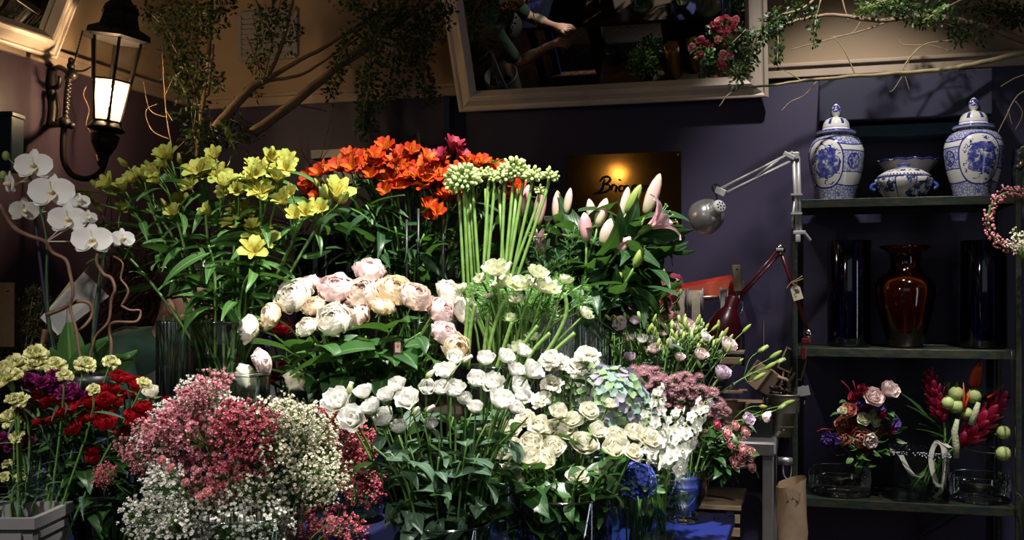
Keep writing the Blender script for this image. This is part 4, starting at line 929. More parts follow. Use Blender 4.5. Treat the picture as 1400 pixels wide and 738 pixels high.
M_GYPD = P('deep pink gypsophila', [(0, (0.30, 0.025, 0.055)), (0.6, (0.46, 0.06, 0.10)), (1, (0.72, 0.34, 0.36))], var=0.28, trans=0.2)
M_GINGER = P('crimson ginger', [(0, (0.22, 0.004, 0.02)), (0.7, (0.42, 0.01, 0.06)), (1, (0.72, 0.14, 0.28))], var=0.1)
M_HELI = P('orange bract', [(0, (0.62, 0.06, 0.02)), (0.6, (0.74, 0.10, 0.03)), (1, (0.78, 0.28, 0.04))], var=0.05)
M_BALL = P('green seed ball', [(0, (0.32, 0.42, 0.12)), (1, (0.46, 0.54, 0.22))], var=0.1, trans=0.1)
M_STAM = mat('stamen', (0.45, 0.12, 0.02), 0.6)

# ------------------------------------------------------------------ leaves and blooms (diameter or length 1)
def leafmesh(name, m, W=0.3, a0=12, a1=65, cup=0.10, prof=(0.8, 0.9), nu=6, nv=2, twist=0.0, ruf=0.0):
    b = MB(); v = b.vert((0, 0, 0)); b.petal(v, 1.0, W, a0, a1, cup, 0, nu, nv, prof, twist=twist, ruf=ruf, rufn=1.0)
    return b.mesh(name, m)
def variants(fn, n=3): return [fn(k) for k in range(n)]
def leafset(name, m, W, **k):
    return [leafmesh(name, m, W*rnd.uniform(.85, 1.15), a0, a1, twist=tw, **k) for a0, a1, tw in ((5, 50, 0.1), (20, 85, -0.15), (10, 110, 0.2), (0, 30, -0.1))]
L_ALST = leafset('long_leaf', LEAF, 0.22)
L_ALSTD = leafset('long_leaf_dark', LEAFD, 0.22)
L_LILY = leafset('lily_leaf', LEAFD, 0.33)
L_ROSE = leafset('rose_leaf', LEAFR, 0.62, prof=(0.62, 0.75))
L_BRIGHT = leafset('bright_leaf', LEAF, 0.58, prof=(0.62, 0.75))
L_LIS = leafset('lisianthus_leaf', LEAFG, 0.48, prof=(0.7, 0.75))
L_CARN = leafset('narrow_leaf', LEAFG, 0.09)
L_NARROW = leafset('narrow_green_leaf', LEAFG, 0.16)

def bloom(layers, mats, sepals=4, seplen=0.42, nu=4, nv=4, name='bloom', lift=0.0, center=None, jit=5):
    b = MB(); v = b.vert((0, 0, 0))
    for li, (n, L, W, a0, a1, rx, cup, ruf) in enumerate(layers):
        ph = rnd.uniform(0, 6.28)
        for k in range(n):
            b.petal(v, L*rnd.uniform(.92, 1.06), W, a0+rnd.uniform(-jit, jit)*.5, a1+rnd.uniform(-jit, jit), cup, ph+2*pi*k/n+rnd.uniform(-.12, .12), nu, nv, (1.35, 0.42), rx*rnd.uniform(.5, 1.3), ruf, 2.5, 0, 0.015*li if lift else 0)
    for k in range(sepals):
        b.petal(v, seplen, 0.16, 98, 62 if sepals < 6 else 30, 0.1, 2*pi*k/max(1, sepals), 3, 2, (0.6, 0.8), mi=1)
    if center: center(b)
    return b.mesh(name, mats)
def rose(m, op=0.5):
    return bloom([(3, .50, .42, 28, -24, 0, .42, 0), (4, .54, .50, 45, -14, 0, .36, 0), (5, .58, .58, 62, -4+18*op, 14*op, .28, 0),
                  (5, .62, .66, 80, 6+30*op, 45*op, .2, 0.01), (5, .62, .72, 94, 20+45*op, 70*op, .14, 0.012)], [m, CALYX], 5, .45, name='rose_bloom')
def rosebud(m, op=.2):
    return bloom([(3, .62, .44, 22, -18, 0, .42, 0), (4, .68, .54, 36, -10, 8, .36, 0), (5, .72, .62, 50, -6+10*op, 30*op, .3, 0), (4, .74, .66, 62, 4+20*op, 60*op, .22, .008)], [m, CALYX], 5, .5, name='rose_bloom')
def garden(m):
    return bloom([(4, .50, .44, 34, -26, 10, .4, 0.005), (5, .60, .62, 54, -24, 8, .34, 0.006), (6, .68, .74, 74, -24, 6, .28, 0.006),
                  (6, .74, .86, 92, -22, 4, .22, 0.006), (5, .74, .96, 106, -16, 12, .18, 0.008)], [m, CALYX], 5, .3, name='garden_rose_bloom', nu=5, nv=5, jit=4)
def gardenbud(m):
    return bloom([(4, .62, .6, 50, -32, 0, .4, 0), (5, .76, .86, 84, -36, 0, .30, 0), (5, .80, 1.0, 100, -32, 0, .24, 0)], [m, CALYX], 5, .3, name='garden_rose_bloom', nu=5, nv=5, jit=3)
def lisi(m, op=0.6):
    def c(b): b.ball((0, 0, 0.25), (0.06, 0.06, 0.14), 6, 4, 1)
    return bloom([(4, .68, .50, 30, -4, 15*op, .36, 0.006), (5, .76, .68, 50, -4+12*op, 45*op, .28, 0.01), (6, .80, .78, 66, -2+24*op, 70*op, .20, 0.014)],
                 [m, CALYX], 5, .34, name='lisianthus_bloom', center=c if op > .7 else None)
def lisibud(m, wd=.32):
    b = MB(); v = b.vert((0, 0, 0))
    for k in range(5): b.petal(v, .95, wd*1.2, 34, -22, .42, 2*pi*k/5, 5, 2, (0.7, 0.8), twist=0.25)
    for k in range(5): b.petal(v, .42, .10, 50, 10, .1, 2*pi*k/5+.5, 3, 1, (0.6, .8), mi=1)
    return b.mesh('bud', [m, CALYX])
def carn(m):
    b = MB(); v = b.vert((0, 0, 0))
    for k in range(5):
        n = 5+k; ph = rnd.random()*6
        for i in range(n): j = rnd.uniform(-13, 13); b.petal(v, (.50+.025*k)*rnd.uniform(.85, 1.12), .46, 8+18*k+j, 12+20*k+j*1.4, .05, ph+2*pi*i/n+rnd.uniform(-.35, .35), 3, 7, (1.3, .34), rnd.uniform(-10, 30), .10, rnd.uniform(2.6, 4))
    b.tube([(0, 0, -.42), (0, 0, -.3), (0, 0, 0.05)], [.07, .12, .13], 7, 1)
    return b.mesh('carnation_bloom', [m, CALYX])
def alst(mo, mi_, op=1.0):
    b = MB(); v = b.vert((0, 0, 0))
    for k in range(3): b.petal(v, .94, .58, 18, 72*op, .12, 2*pi*k/3, 5, 4, (1.45, .42), 16*op, mi=0)
    for k in range(3): b.petal(v, 1.0, .36, 14, 62*op, .10, 2*pi*k/3+pi/3+rnd.uniform(-.1, .1), 5, 4, (1.3, .55), 25*op, mi=1)
    for k in range(5):
        th = 6.28*k/5; b.petal(v, .8, .03, 8, 40, 0, th, 4, 1, (0.5, .3), mi=0)
    return b.mesh('tepals', [mo, mi_])
def alstbud(m):
    b = MB(); v = b.vert((0, 0, 0))
    for k in range(4): b.petal(v, .8, .34, 32, -20, .4, 2*pi*k/4, 5, 2, (0.9, .8))
    return b.mesh('bud', [m])
def spindle(m, wd=.13, groove=.10, tip=.02):
    prof = [(.03, 0), (wd*.62, .08), (wd*.85, .22), (wd, .42), (wd*.98, .58), (wd*.78, .78), (wd*.42, .93), (tip, 1.0), (0.0005, 1.005)]
    b = MB(); b.lathe(prof, 12, ribs=3, amp=groove)
    for i, (x, y, z) in enumerate(b.v): b.a[i] = (max(0, min(1, z)), .3, .5)
    return b.mesh('bud', [m])
def budball(m, wd=.36):
    b = MB(); b.ball((0, 0, .45), (wd, wd, .5), 8, 6); b.tube([(0, 0, -.06), (0, 0, .1), (0, 0, .22)], [.1, .22, .3], 7, 1)
    return b.mesh('bud', [m, CALYX])
def umbel(m, n=46, r=.5, bl=.15):
    b = MB()
    for k in range(n):
        th = k*2.39996; ph = math.acos(1-1.25*(k+.5)/n)
        d = V((math.sin(ph)*math.cos(th), math.sin(ph)*math.sin(th), math.cos(ph)))
        rr = r*rnd.uniform(.55, 1.0); c = d*rr
        b.tube([(0, 0, -.05), c*.5+V((0, 0, .03)), c], .012, 3, 1, cap=False)
        b.ball(c, (bl*.34, bl*.34, bl*.55), 6, 4, 0, d.to_track_quat('Z', 'Y').to_matrix())
    return b.mesh('bud_umbel', [m, STEMB])
def hydr(mats, n=150, r=.5, full=1.35):
    b = MB()
    for k in range(n):
        th = k*2.39996; ph = math.acos(1-full*(k+.5)/n)
        d = V((math.sin(ph)*math.cos(th), math.sin(ph)*math.sin(th), math.cos(ph)))
        c = d*r*rnd.uniform(.88, 1.05); M = Matrix.Translation(c) @ (d+V((rnd.uniform(-.3, .3), rnd.uniform(-.3, .3), rnd.uniform(-.3, .3)))).to_track_quat('Z', 'Y').to_matrix().to_4x4()
        v = b.vert(c); mi = min(len(mats)-1, int(rnd.random()**1.2*len(mats))); p0 = rnd.random()*6
        for j in range(4): b.petal(v, .078, .092, 58, 80, .08, p0+j*pi/2, 2, 2, (1.2, .45), mi=mi, M=M)
        b.tube([d*r*.3, c], .006, 3, 0, cap=False)
    b.ball((0, 0, 0.05), r*.72, 10, 6, len(mats)-1)
    return b.mesh('floret_dome', mats)
def anem(m, op=.5):
    b = MB(); v = b.vert((0, 0, 0))
    for k in range(5): b.petal(v, .58, .5, 70, -10+25*op, .22, 2*pi*k/5, 4, 3, (0.75, .5), 10)
    for k in range(6): b.petal(v, .62, .55, 88, 0+45*op, .16, 2*pi*k/6+.4, 4, 3, (0.75, .5), 30*op, .02)
    b.ball((0, 0, .12), .12, 7, 5, 1)
    return b.mesh('anemone_bloom', [m, CALYX])
def ruff(m, n=16, L=.9):
    b = MB(); v = b.vert((0, 0, 0))
    for k in range(n):
        th = 2*pi*k/n+rnd.uniform(-.2, .2); a = rnd.uniform(50, 95)
        b.petal(v, L*rnd.uniform(.7, 1.1), .07, a, a-20, .02, th, 3, 1, (0.7, .7))
        M0 = Matrix.Rotation(th, 4, 'Z')
        for q in (.4, .6, .8):
            for sgn in (-1, 1):
                c = M0 @ V((math.sin(math.radians(a-8))*L*q, 0, math.cos(math.radians(a-8))*L*q)); bb = b.vert(c)
                MM = Matrix.Translation(c) @ Matrix.Rotation(th+sgn*.7, 4, 'Z')
                b.petal(bb, L*.34, .05, a-5, a-25, .02, 0, 2, 1, (0.7, .7), M=MM)
    return b.mesh('leaf_ruff', m)
def delph(m):
    b = MB(); v = b.vert((0, 0, 0))
    for k in range(5): b.petal(v, .56, .50, 58, 84, .08, 2*pi*k/5, 3, 3, (0.8, .5), 15, .03)
    for k in range(4): b.petal(v, .30, .28, 15, 40, .1, 2*pi*k/4, 3, 2, (0.8, .5))
    b.tube([(0, 0, 0), (.03, 0, -.22), (.10, 0, -.45)], [.06, .04, .015], 5)
    return b.mesh('floret', [m])
def astr():
    b = MB(); v = b.vert((0, 0, 0))
    for k in range(13): b.petal(v, .52, .15, 66, 74, .04, 2*pi*k/13, 3, 1, (0.9, .7))
    for k in range(14):
        th = k*2.4; rr = .26*math.sqrt(k/14)
        b.petal(v, .30, .05, math.degrees(rr*2.6), math.degrees(rr*2.6), 0, th, 2, 1, (0.4, .4), mi=1)
    b.ball((0, 0, .1), .14, 6, 4, 1)
    return b.mesh('astrantia_head', [M_AST, M_ASTC])
def gyp(m, n, r, ps, mst):
    b = MB(); hub = V((0, 0, -r*1.1))
    for k in range(n):
        th = rnd.uniform(0, 6.28); cz = rnd.uniform(-.65, 1); s_ = math.sqrt(max(0, 1-cz*cz)); rr = r*rnd.uniform(.55, 1.05)
        c = V((s_*math.cos(th)*rr, s_*math.sin(th)*rr, cz*rr)); z = ps*rnd.uniform(.7, 1.2)
        b.ball(c, (z*.40, z*.40, z*.38), 5, 3, 0, Quaternion((rnd.random(), rnd.random(), rnd.random(), rnd.random()+.1)).normalized().to_matrix())
        v = b.vert(c)
        for j in range(4): b.petal(v, z*.70, z*.6, 70, 40, .12, j*pi/2+th, 2, 1, (1.2, .45), M=Matrix.Translation(c) @ (c+V((0, 0, .001))).to_track_quat('Z', 'Y').to_matrix().to_4x4())
        if k % 2 == 0: b.tube([hub, hub*.4+c*.5+V((0, 0, r*.1)), c], .0005, 3, 1, cap=False)
    return b.mesh('floret_cloud', [m, mst])

# ------------------------------------------------------------------ building one cut stem
def facing(px=0.0, up=.6, fr=.6, jit=.18):
    return (UP*up - FW*fr + RT*px + V((rnd.uniform(-jit, jit), rnd.uniform(-jit, jit), rnd.uniform(-jit, jit)))).normalized()
def stem(name, cat, B, Rm, H, d, r=0.003, sm=None, heads=(), leaves=None, nl=0, lt=(.35, .85), ls=.06, label=None, group=None, branches=(), sag=.3, n=9, leafup=.35):
    """heads: (mesh, scale, part name); branches: (point, direction, mesh, scale, part name, where it leaves the stem)"""
    sm = sm or STEM
    B, Rm, H = V(B), V(Rm), V(H); L = (H-B).length
    root = thing(name, label, cat, B, group)
    cv = bez([B, B*.45+Rm*.55, Rm*.6+H*.4-V(d)*L*.08, H-V(d)*L*sag*.5, H], n)
    mb = MB(); mb.tube([p-B for p in cv], [r*1.1]*(n-1)+[r*.9, r*.8], 6)
    for (bp, bd, *_r) in branches:
        k = int(_r[3]*n); s0 = cv[k]-B; e = V(bp)-B; mb.tube(bez([s0, s0*.6+e*.4+UP*L*.03, e-V(bd)*L*.06, e], 5), r*.55, 5)
    part(root, 'stem', mb.mesh('stem', sm))
    for (me, s, pn) in heads: part(root, pn, me, H-B, aim(d), s)
    for (bp, bd, me, s, pn, *_r) in branches:
        if me is not None: part(root, pn, me, V(bp)-B, aim(bd), s)
    for k in range(nl):
        t = lt[0]+(lt[1]-lt[0])*(k+rnd.uniform(.2, .8))/nl; q = t*n; i = min(n-1, int(q)); p = cv[i]+(cv[i+1]-cv[i])*(q-i)
        az = k*2.4+rnd.uniform(-.5, .5); dd = V((math.cos(az), math.sin(az), leafup+rnd.uniform(-.3, .5)))
        part(root, 'leaf', rnd.choice(leaves), p-B, leafq(dd), ls*rnd.uniform(.7, 1.25))
    return root
def leafq(d):
    """leaf grows along d and arches over towards the ground"""
    z = V(d).normalized(); dn = V((z.x, z.y, 0)); dn = dn.normalized() if dn.length > .05 else V((1, 0, 0))
    x = (dn - z*dn.dot(z)); x = x.normalized() if x.length > .05 else z.orthogonal().normalized()
    y = z.cross(x); M = Matrix((x, y, z)).transposed()
    return M.to_quaternion() @ Quaternion((0, 0, 1), rnd.uniform(-.7, .7))
# ------------------------------------------------------------------ the bunches
def spot(key, dx=0.0, dy=0.0, H=None, spread=.6):
    """a foot point on the vase floor and a point on its rim on the way to H"""
    c, r, zr = VASES[key]; th = rnd.uniform(0, 6.28); q = r*.55*math.sqrt(rnd.random())
    B = c+V((q*math.cos(th), q*math.sin(th), .02))
    rim = V((c.x, c.y, zr))
    if H is not None:
        u = V((H.x-c.x, H.y-c.y, 0)); L = u.length
        if L > 1e-4: rim = rim + u/L*min(r*.80, L*.6) + V((rnd.uniform(-.2, .2), rnd.uniform(-.2, .2), 0))*r
    return B, rim
FOL = {}
def fol(o, desc, where, group, x, y): FOL.setdefault((where, group), []).append((o, desc, x, y))
def head_at(x, y, d, j=.05): return at(x, y, d+rnd.uniform(-j, j))
def s_of(dpx, d): return dpx*d/FPX

# ---- blush garden roses
G = {k: variants(lambda i, m=m: garden(m), 2) for k, m in (('b', M_BLUSH), ('p', M_PEACH), ('k', M_PINKR), ('i', M_IVORY))}
GB = {k: gardenbud(m) for k, m in (('i', M_IVORY), ('b', M_BLUSH))}
names = {'b': 'blush garden rose', 'p': 'peach garden rose', 'k': 'pink garden rose', 'i': 'ivory garden rose'}
items = []
for (x, y, dp, c, kind, fr, up) in [(354, 440, 36, 'i', 1, .2, .1), (380, 426, 34, 'p', 0, .5, .3), (409, 404, 46, 'i', 0, .6, .6), (424, 388, 32, 'k', 0, .1, .8), (432, 415, 28, 'p', 0, .4, .5), (460, 396, 44, 'k', 0, .6, .6), (497, 398, 42, 'b', 0, .6, .5),
        (503, 370, 38, 'k', 0, .3, .8), (460, 434, 42, 'i', 0, .8, .6), (487, 428, 42, 'b', 0, .6, .7), (520, 418, 30, 'p', 1, .3, .8), (536, 398, 44, 'p', 0, .5, .7), (564, 404, 40, 'b', 0, .6, .4), (597, 422, 38, 'k', 0, .6, .5), (607, 399, 36, 'i', 0, .4, .6),
        (627, 421, 36, 'i', 0, .4, .4), (603, 452, 34, 'k', 0, .6, .5), (618, 467, 34, 'p', 0, .6, .3), (350, 498, 38, 'i', 1, .1, -.5), (368, 478, 32, 'k', 1, .3, -.3), (409, 503, 30, 'i', 1, -.3, -.2), (424, 442, 26, 'i', 0, .3, .3)]:
    d = 2.55+(.06 if y < 400 else -.04 if y > 430 else 0); H = head_at(x, y+4, d, .03); B, R_ = spot('blush', H=H)
    me = GB[c] if kind and c in GB else rnd.choice(G[c])
    o = stem('garden_rose', 'flower', B, R_, H-UP*.012, facing((x-490)/170*.7, up, fr, .15), .0032, None, [(me, s_of(dp*1.22, d), 'rose_bloom')], L_ROSE if rnd.random() < .88 else L_BRIGHT, 4, (.40, .88), .062)
    items.append((o, names[c], x, y))
rank(items, 'the garden roses', 'garden roses in the middle of the display')
for (x, y, lsz) in ((430, 470, .1), (395, 480, .1), (500, 460, .09), (550, 480, .09), (470, 500, .09), (590, 490, .08), (540, 445, .08), (450, 485, .1), (575, 455, .08)):
    H = head_at(x, y, 2.46, .04); B, R_ = spot('blush', H=H)
    o = stem('rose_stem', 'leaf sprig', B, R_, H, facing((x-490)/100, .4, .5), .003, None, [], L_ROSE, 6, (.55, 1.0), lsz); fol(o, 'leafy rose stem', 'the leaves under the garden roses', 'leafy rose stems under the garden roses', x, y)
# printed flower tags among the rose stems
for (x, y, lb) in ((544, 477, 'small maroon plant label with a rose picture between rose stems'),):
    g = thing('plant_label', lb, 'label', at(x, y, 2.46)); qq = Matrix((RT, FW, UP)).transposed().to_quaternion()
    part(g, 'card', MB().box((0, 0, 0), (.020, .002, .05)).mesh('card', mat('maroon card', (.12, .01, .04), .5), False), q=qq)
    part(g, 'picture', MB().box((0, -.0015, .006), (.013, .001, .028)).mesh('picture', mat('label picture', (.7, .62, .5), .5), False), q=qq)
    part(g, 'rose_picture', MB().ball((0, -.002, .008), (.004, .0008, .006), 8, 4).mesh('rose_picture', mat('label rose', (.7, .25, .08), .5)), q=qq)

# ---- white lisianthus at the front
LW = [lisi(M_WHITE, o) for o in (.35, .5, .65, .9, 1.0)]; LWC = [lisi(M_CREAM, .4)]; LBW = [lisibud(M_ANEM, .34), lisibud(M_CREAM, .3)]
items = []
lis = [(466, 549, 36, 4), (500, 537, 28, 1), (487, 571, 34, 4), (513, 558, 30, 2), (528, 573, 32, 1), (530, 541, 26, 1), (547, 584, 26, 0), (561, 546, 30, 3), (544, 527, 26, 1), (589, 578, 22, 0), (583, 528, 26, 0), (610, 509, 29, 2), (621, 487, 26, 1), (602, 530, 26, 1), (621, 534, 30, 2), (647, 519, 29, 1), (664, 491, 27, 0),
       (687, 487, 26, 0), (671, 524, 30, 3), (711, 478, 23, 0), (721, 507, 32, 1), (701, 506, 26, 2), (704, 529, 29, 2), (681, 550, 35, 2), (700, 557, 26, 0), (707, 540, 25, 1), (650, 556, 24, 0), (636, 545, 24, 0)]
buds = [(476, 531), (630, 487), (700, 512), (668, 484), (578, 554), (581, 509), (730, 522), (560, 560), (690, 505), (640, 500)]
for i, (x, y, dp, op) in enumerate(lis):
    d = 2.12 + (-.05 if y > 535 else .03 if y < 505 else 0); H = head_at(x, y+8, d, .03); B, R_ = spot('wlis', H=H)
    fr = .9 if op >= 3 else .45; D = facing((x-600)/140*.5, .7, fr, .2)
    br = []
    if i < len(buds):
        bx_, by_ = min(buds, key=lambda q: (q[0]-x)**2+(q[1]-y)**2); buds.remove((bx_, by_)) if len(buds) > 1 else None
        br.append((at(bx_, by_+9, d), facing((bx_-x)/60, 1, .1), rnd.choice(LBW), s_of(21, d), 'bud', .72))
    o = stem('lisianthus', 'flower', B, R_, H, D, .0022, STEM, [(LW[op], s_of(dp*1.02, d), 'lisianthus_bloom')], L_LIS, 5, (.30, .74), .062, branches=br)
    items.append((o, 'open white lisianthus' if op >= 3 else 'white lisianthus', x, y))
rank(items, 'the white lisianthus', 'white lisianthus in the front vase')
for (x, y) in ((560, 640), (600, 655), (640, 630), (665, 610), (580, 610), (690, 590), (620, 600), (545, 625), (700, 620), (670, 660), (640, 690), (590, 690), (560, 680), (655, 650), (722, 600), (700, 655), (520, 610), (550, 600), (575, 595), (610, 590), (645, 595), (675, 590), (535, 650), (510, 640), (630, 660), (600, 625)):
    H = head_at(x, y-30, 2.06 if y > 600 else 2.18, .04); B, R_ = spot('wlis', H=H); R_.z += rnd.uniform(-.06, 0)
    o = stem('lisianthus_foliage', 'leaf sprig', B, R_, H, facing((x-600)/120, .8, .3), .0022, STEM, [], L_LIS, 7, (.35, 1.0), .07); fol(o, 'grey green lisianthus leaves', 'the front vase foliage', 'leafy lisianthus stems in the front vase', x, y)

# ---- cream roses
RC = [rose(M_CREAM, o) for o in (.15, .3, .5)]+[rosebud(M_CREAM, .6)]; RW = [rosebud(M_CREAM, .2)]
items = []
for (x, y, dp) in [(768, 588, 38), (796, 607, 38), (756, 611, 32), (746, 633, 36), (722, 626, 34), (727, 604, 33), (704, 634, 33), (699, 612, 33), (681, 601, 32), (667, 594, 31), (789, 649, 27), (821, 645, 22), (838, 616, 36), (840, 595, 29), (866, 592, 32), (884, 599, 33), (864, 617, 25), (711, 658, 20), (781, 574, 28), (736, 584, 31), (831, 552, 19), (700, 585, 28), (752, 585, 28), (765, 567, 27), (803, 560, 26), (677, 630, 26), (660, 652, 22), (812, 590, 27), (719, 570, 26)]:
    d = 2.28+(.05 if y < 590 else -.05 if y > 615 else 0); H = head_at(x, y+5, d, .03); B, R_ = spot('crose', H=H)
    o = stem('cream_rose', 'flower', B, R_, H, facing((x-770)/120*.5, .75, .65, .2), .0026, None, [(RW[0] if dp < 24 else rnd.choice(RC), s_of(dp*1.08, d), 'rose_bloom')], L_ROSE, 5, (.25, .88), .058)
    items.append((o, 'cream rosebud' if dp < 24 else 'cream rose', x, y))
rank(items, 'the cream roses', 'cream roses at the front right')
for (x, y) in ((700, 680), (730, 690), (760, 680), (800, 690), (830, 670), (820, 700), (780, 710), (740, 660), (850, 650), (700, 715), (760, 720), (845, 700), (715, 665), (800, 665)):
    H = head_at(x, y-25, 2.18, .03); B, R_ = spot('crose', H=H); B.z -= .0
    o = stem('rose_foliage', 'leaf sprig', B, R_-UP*.05, H, facing((x-770)/90, .5, .5), .0025, None, [], L_ROSE, 8, (.3, 1.0), .062); fol(o, 'dark rose leaves', 'the foliage under the cream roses', 'leafy stems below the cream roses', x, y)
# creamy double blooms above
items = []; CC = [carn(M_CREAM), carn(M_ANEM)]
for (x, y, dp) in ((753, 494, 28), (766, 499, 26), (786, 506, 30), (803, 489, 30), (755, 527, 27), (742, 549, 26), (718, 548, 24)):
    d = 2.42; H = head_at(x, y, d, .02); B, R_ = spot('crose', H=H)
    o = stem('carnation', 'flower', B, R_, H, facing((x-775)/90*.4, .9, .5), .0026, STEMB, [(CC[0], s_of(dp, d), 'carnation_bloom')], L_BRIGHT, 4, (.6, .95), .045); items.append((o, 'cream double carnation', x, y))
rank(items, 'the cream carnations behind the cream roses', 'cream carnations behind the cream roses')

# ---- green white anemones
AN = [anem(M_ANEM, o) for o in (.0, .5, 1.0)]; RF = variants(lambda i: ruff(LEAFB), 3)
items = []
an = [(633, 396, 20, 0), (659, 381, 18, 0), (680, 372, 34, 1), (691, 388, 28, 2), (716, 391, 30, 2), (733, 375, 26, 1), (743, 396, 36, 2), (772, 384, 20, 0), (709, 409, 22, 1), (698, 434, 16, 0), (797, 428, 20, 1), (710, 478, 26, 1), (728, 461, 18, 1), (670, 404, 15, 0)]
for (x, y, dp, op) in an:
    d = 2.51; H = head_at(x, y+4, d, .03); B, R_ = spot('anem', H=H)
    o = stem('anemone', 'flower', B, R_, H, facing((x-715)/90*.6, .8, .35, .2), .0032, STEMB, [(AN[op], s_of(dp*1.30, d), 'anemone_bloom'), (rnd.choice(RF), .03, 'leaf_ruff')], None, 0, sag=.5)
    items.append((o, 'closed green white anemone' if op == 0 else 'green white anemone', x, y))
rank(items, 'the anemones', 'green white anemones in the middle')
for k in range(44):
    x = rnd.uniform(645, 802); y = rnd.uniform(392, 440)-abs(x-720)*.06; H = head_at(x, y, 2.59, .05); B, R_ = spot('anem', H=H)
    stem('anemone_foliage', 'leaf sprig', B, R_, H, facing((x-715)/80, .5, .5), .0022, STEMB, [(rnd.choice(RF), rnd.uniform(.026, .042), 'leaf_ruff')], None, 0, label='frilly bright green anemone foliage sprig', group='anemone foliage sprigs', sag=.5)
for (p) in ([(772, 400), (774, 430), (755, 470), (728, 505)], [(735, 445), (718, 468), (700, 500)], [(752, 455), (730, 478), (716, 505)], [(786, 455), (758, 480), (734, 510)], [(650, 415), (643, 450), (640, 505)], [(690, 410), (676, 445), (664, 500)], [(640, 410), (638, 440), (634, 500)], [(668, 430), (664, 460), (660, 500)], [(700, 440), (690, 470), (678, 505)]):
    pts = cat_rom([at(x, y, 2.49) for x, y in p], 5); o = pts[-1]
    solo('bare_stem', 'stem', 'stem', MB().tube([q-o for q in pts], .0050, 7).mesh('bare_stem', STEMB), o, 'bare green anemone stems')['label'] = 'thick bare pale green anemone stem leaning in the vase'

# ---- green bud umbels on straight stems
UM = variants(lambda i: umbel(M_UMB, 64, .56, .19), 2); UMS = umbel(M_UMB, 24, .52, .30)
items = []
for (x, y, dp, bx_, by_) in [(634, 246, 42, 640, 390), (676, 242, 17, 665, 385), (702, 233, 36, 689, 390), (728, 240, 26, 698, 388), (751, 240, 22, 703, 392), (738, 260, 17, 694, 392), (646, 240, 30, 655, 385), (690, 240, 26, 684, 390), (716, 236, 26, 692, 390), (628, 256, 24, 634, 390), (668, 236, 18, 660, 390)]:
    d = 2.78; H = head_at(x, y+3, d, .02); c, r, zr = VASES['umb']; F = at(bx_, by_, d); Bq = V((c.x+rnd.uniform(-.03, .03), c.y+rnd.uniform(-.03, .03), c.z+.02)); K = F+(F-H)*.1
    root = thing('green_umbel', '', 'flower', Bq)
    pts = [Bq, Bq*.5+K*.5, F]+bez([F, F*.5+H*.5, H-UP*.03, H], 6)[1:]
    part(root, 'stem', MB().tube([p-Bq for p in pts], .0046, 7).mesh('stem', STEMB)); part(root, 'bud_umbel', UMS if dp < 28 else rnd.choice(UM), H-Bq, aim(facing((x-690)/80*.3, 1, .25, .15)), s_of(dp*1.12, d))
    items.append((root, 'pale green bud umbel', x, y))
rank(items, 'the straight green umbels', 'green umbels in front of the orange red alstroemeria')
for x0, x1 in ((627, 634), (637, 646), (641, 652), (682, 690), (707, 693), (664, 668)):
    pts = [at(x0, 258, 2.80), at((x0+x1)/2, 320, 2.80), at(x1, 392, 2.80), at(x1+2, 430, 2.82)]; o = pts[-1]
    solo('bare_stem', 'thick straight pale green stem under the green umbels', 'stem', MB().tube([q-o for q in pts], .0046, 7).mesh('bare_stem', STEMB), o, 'straight stems under the green umbels')

# ---- alstroemeria
YA = [alst(M_YALS, M_YALS2, o) for o in (.8, 1.0, 1.25)]; YB_ = alstbud(M_YALS); OA = [alst(M_OALS, M_OALS2, o) for o in (.75, .95, 1.15)]; OB = alstbud(M_OALS); BA = alst(M_BURG, M_BURG, .7)
def alstro(label, cat, key, fl, d, lv, lsz, cx, wcx, where, grp, nl=8, budme=None, stemm=None):
    items = []
    for cl in fl:
        cl = [(a_, b_+dp_*.24, dp_, m_) for a_, b_, dp_, m_ in cl]
        (x, y, dp, me) = cl[0]; H = head_at(x, y, d, .05); B, R_ = spot(key, H=H); fr = .7
        br = []; ex = [(x+rnd.uniform(-15, 15), y+rnd.uniform(-8, 14), dp*.85, rnd.choice([q[3] for q in cl])) for _ in range(2)]
        for (x2, y2, dp2, me2) in cl[1:]+ex:
            d2 = d+rnd.uniform(-.07, .04); br.append((at(x2, y2, d2), facing((x2-x)/40*.6+(x2-cx)/wcx*.3, .55, rnd.uniform(.35, .9)), me2, s_of(dp2*(.80 if me2 is not budme else .95), d2), 'flower' if me2 is not budme else 'bud', .88))
        o = stem('alstroemeria', cat, B, R_, H, facing((x-cx)/wcx*.6, .6, fr), .0036, stemm, [(me, s_of(dp*.80, d), 'flower')], lv, nl, (.46, .97), lsz, branches=br, sag=.25, leafup=.25)
        items.append((o, label, x, y))
    rank(items, where, grp)
y0, y1_, y2 = YA; yb = YB_
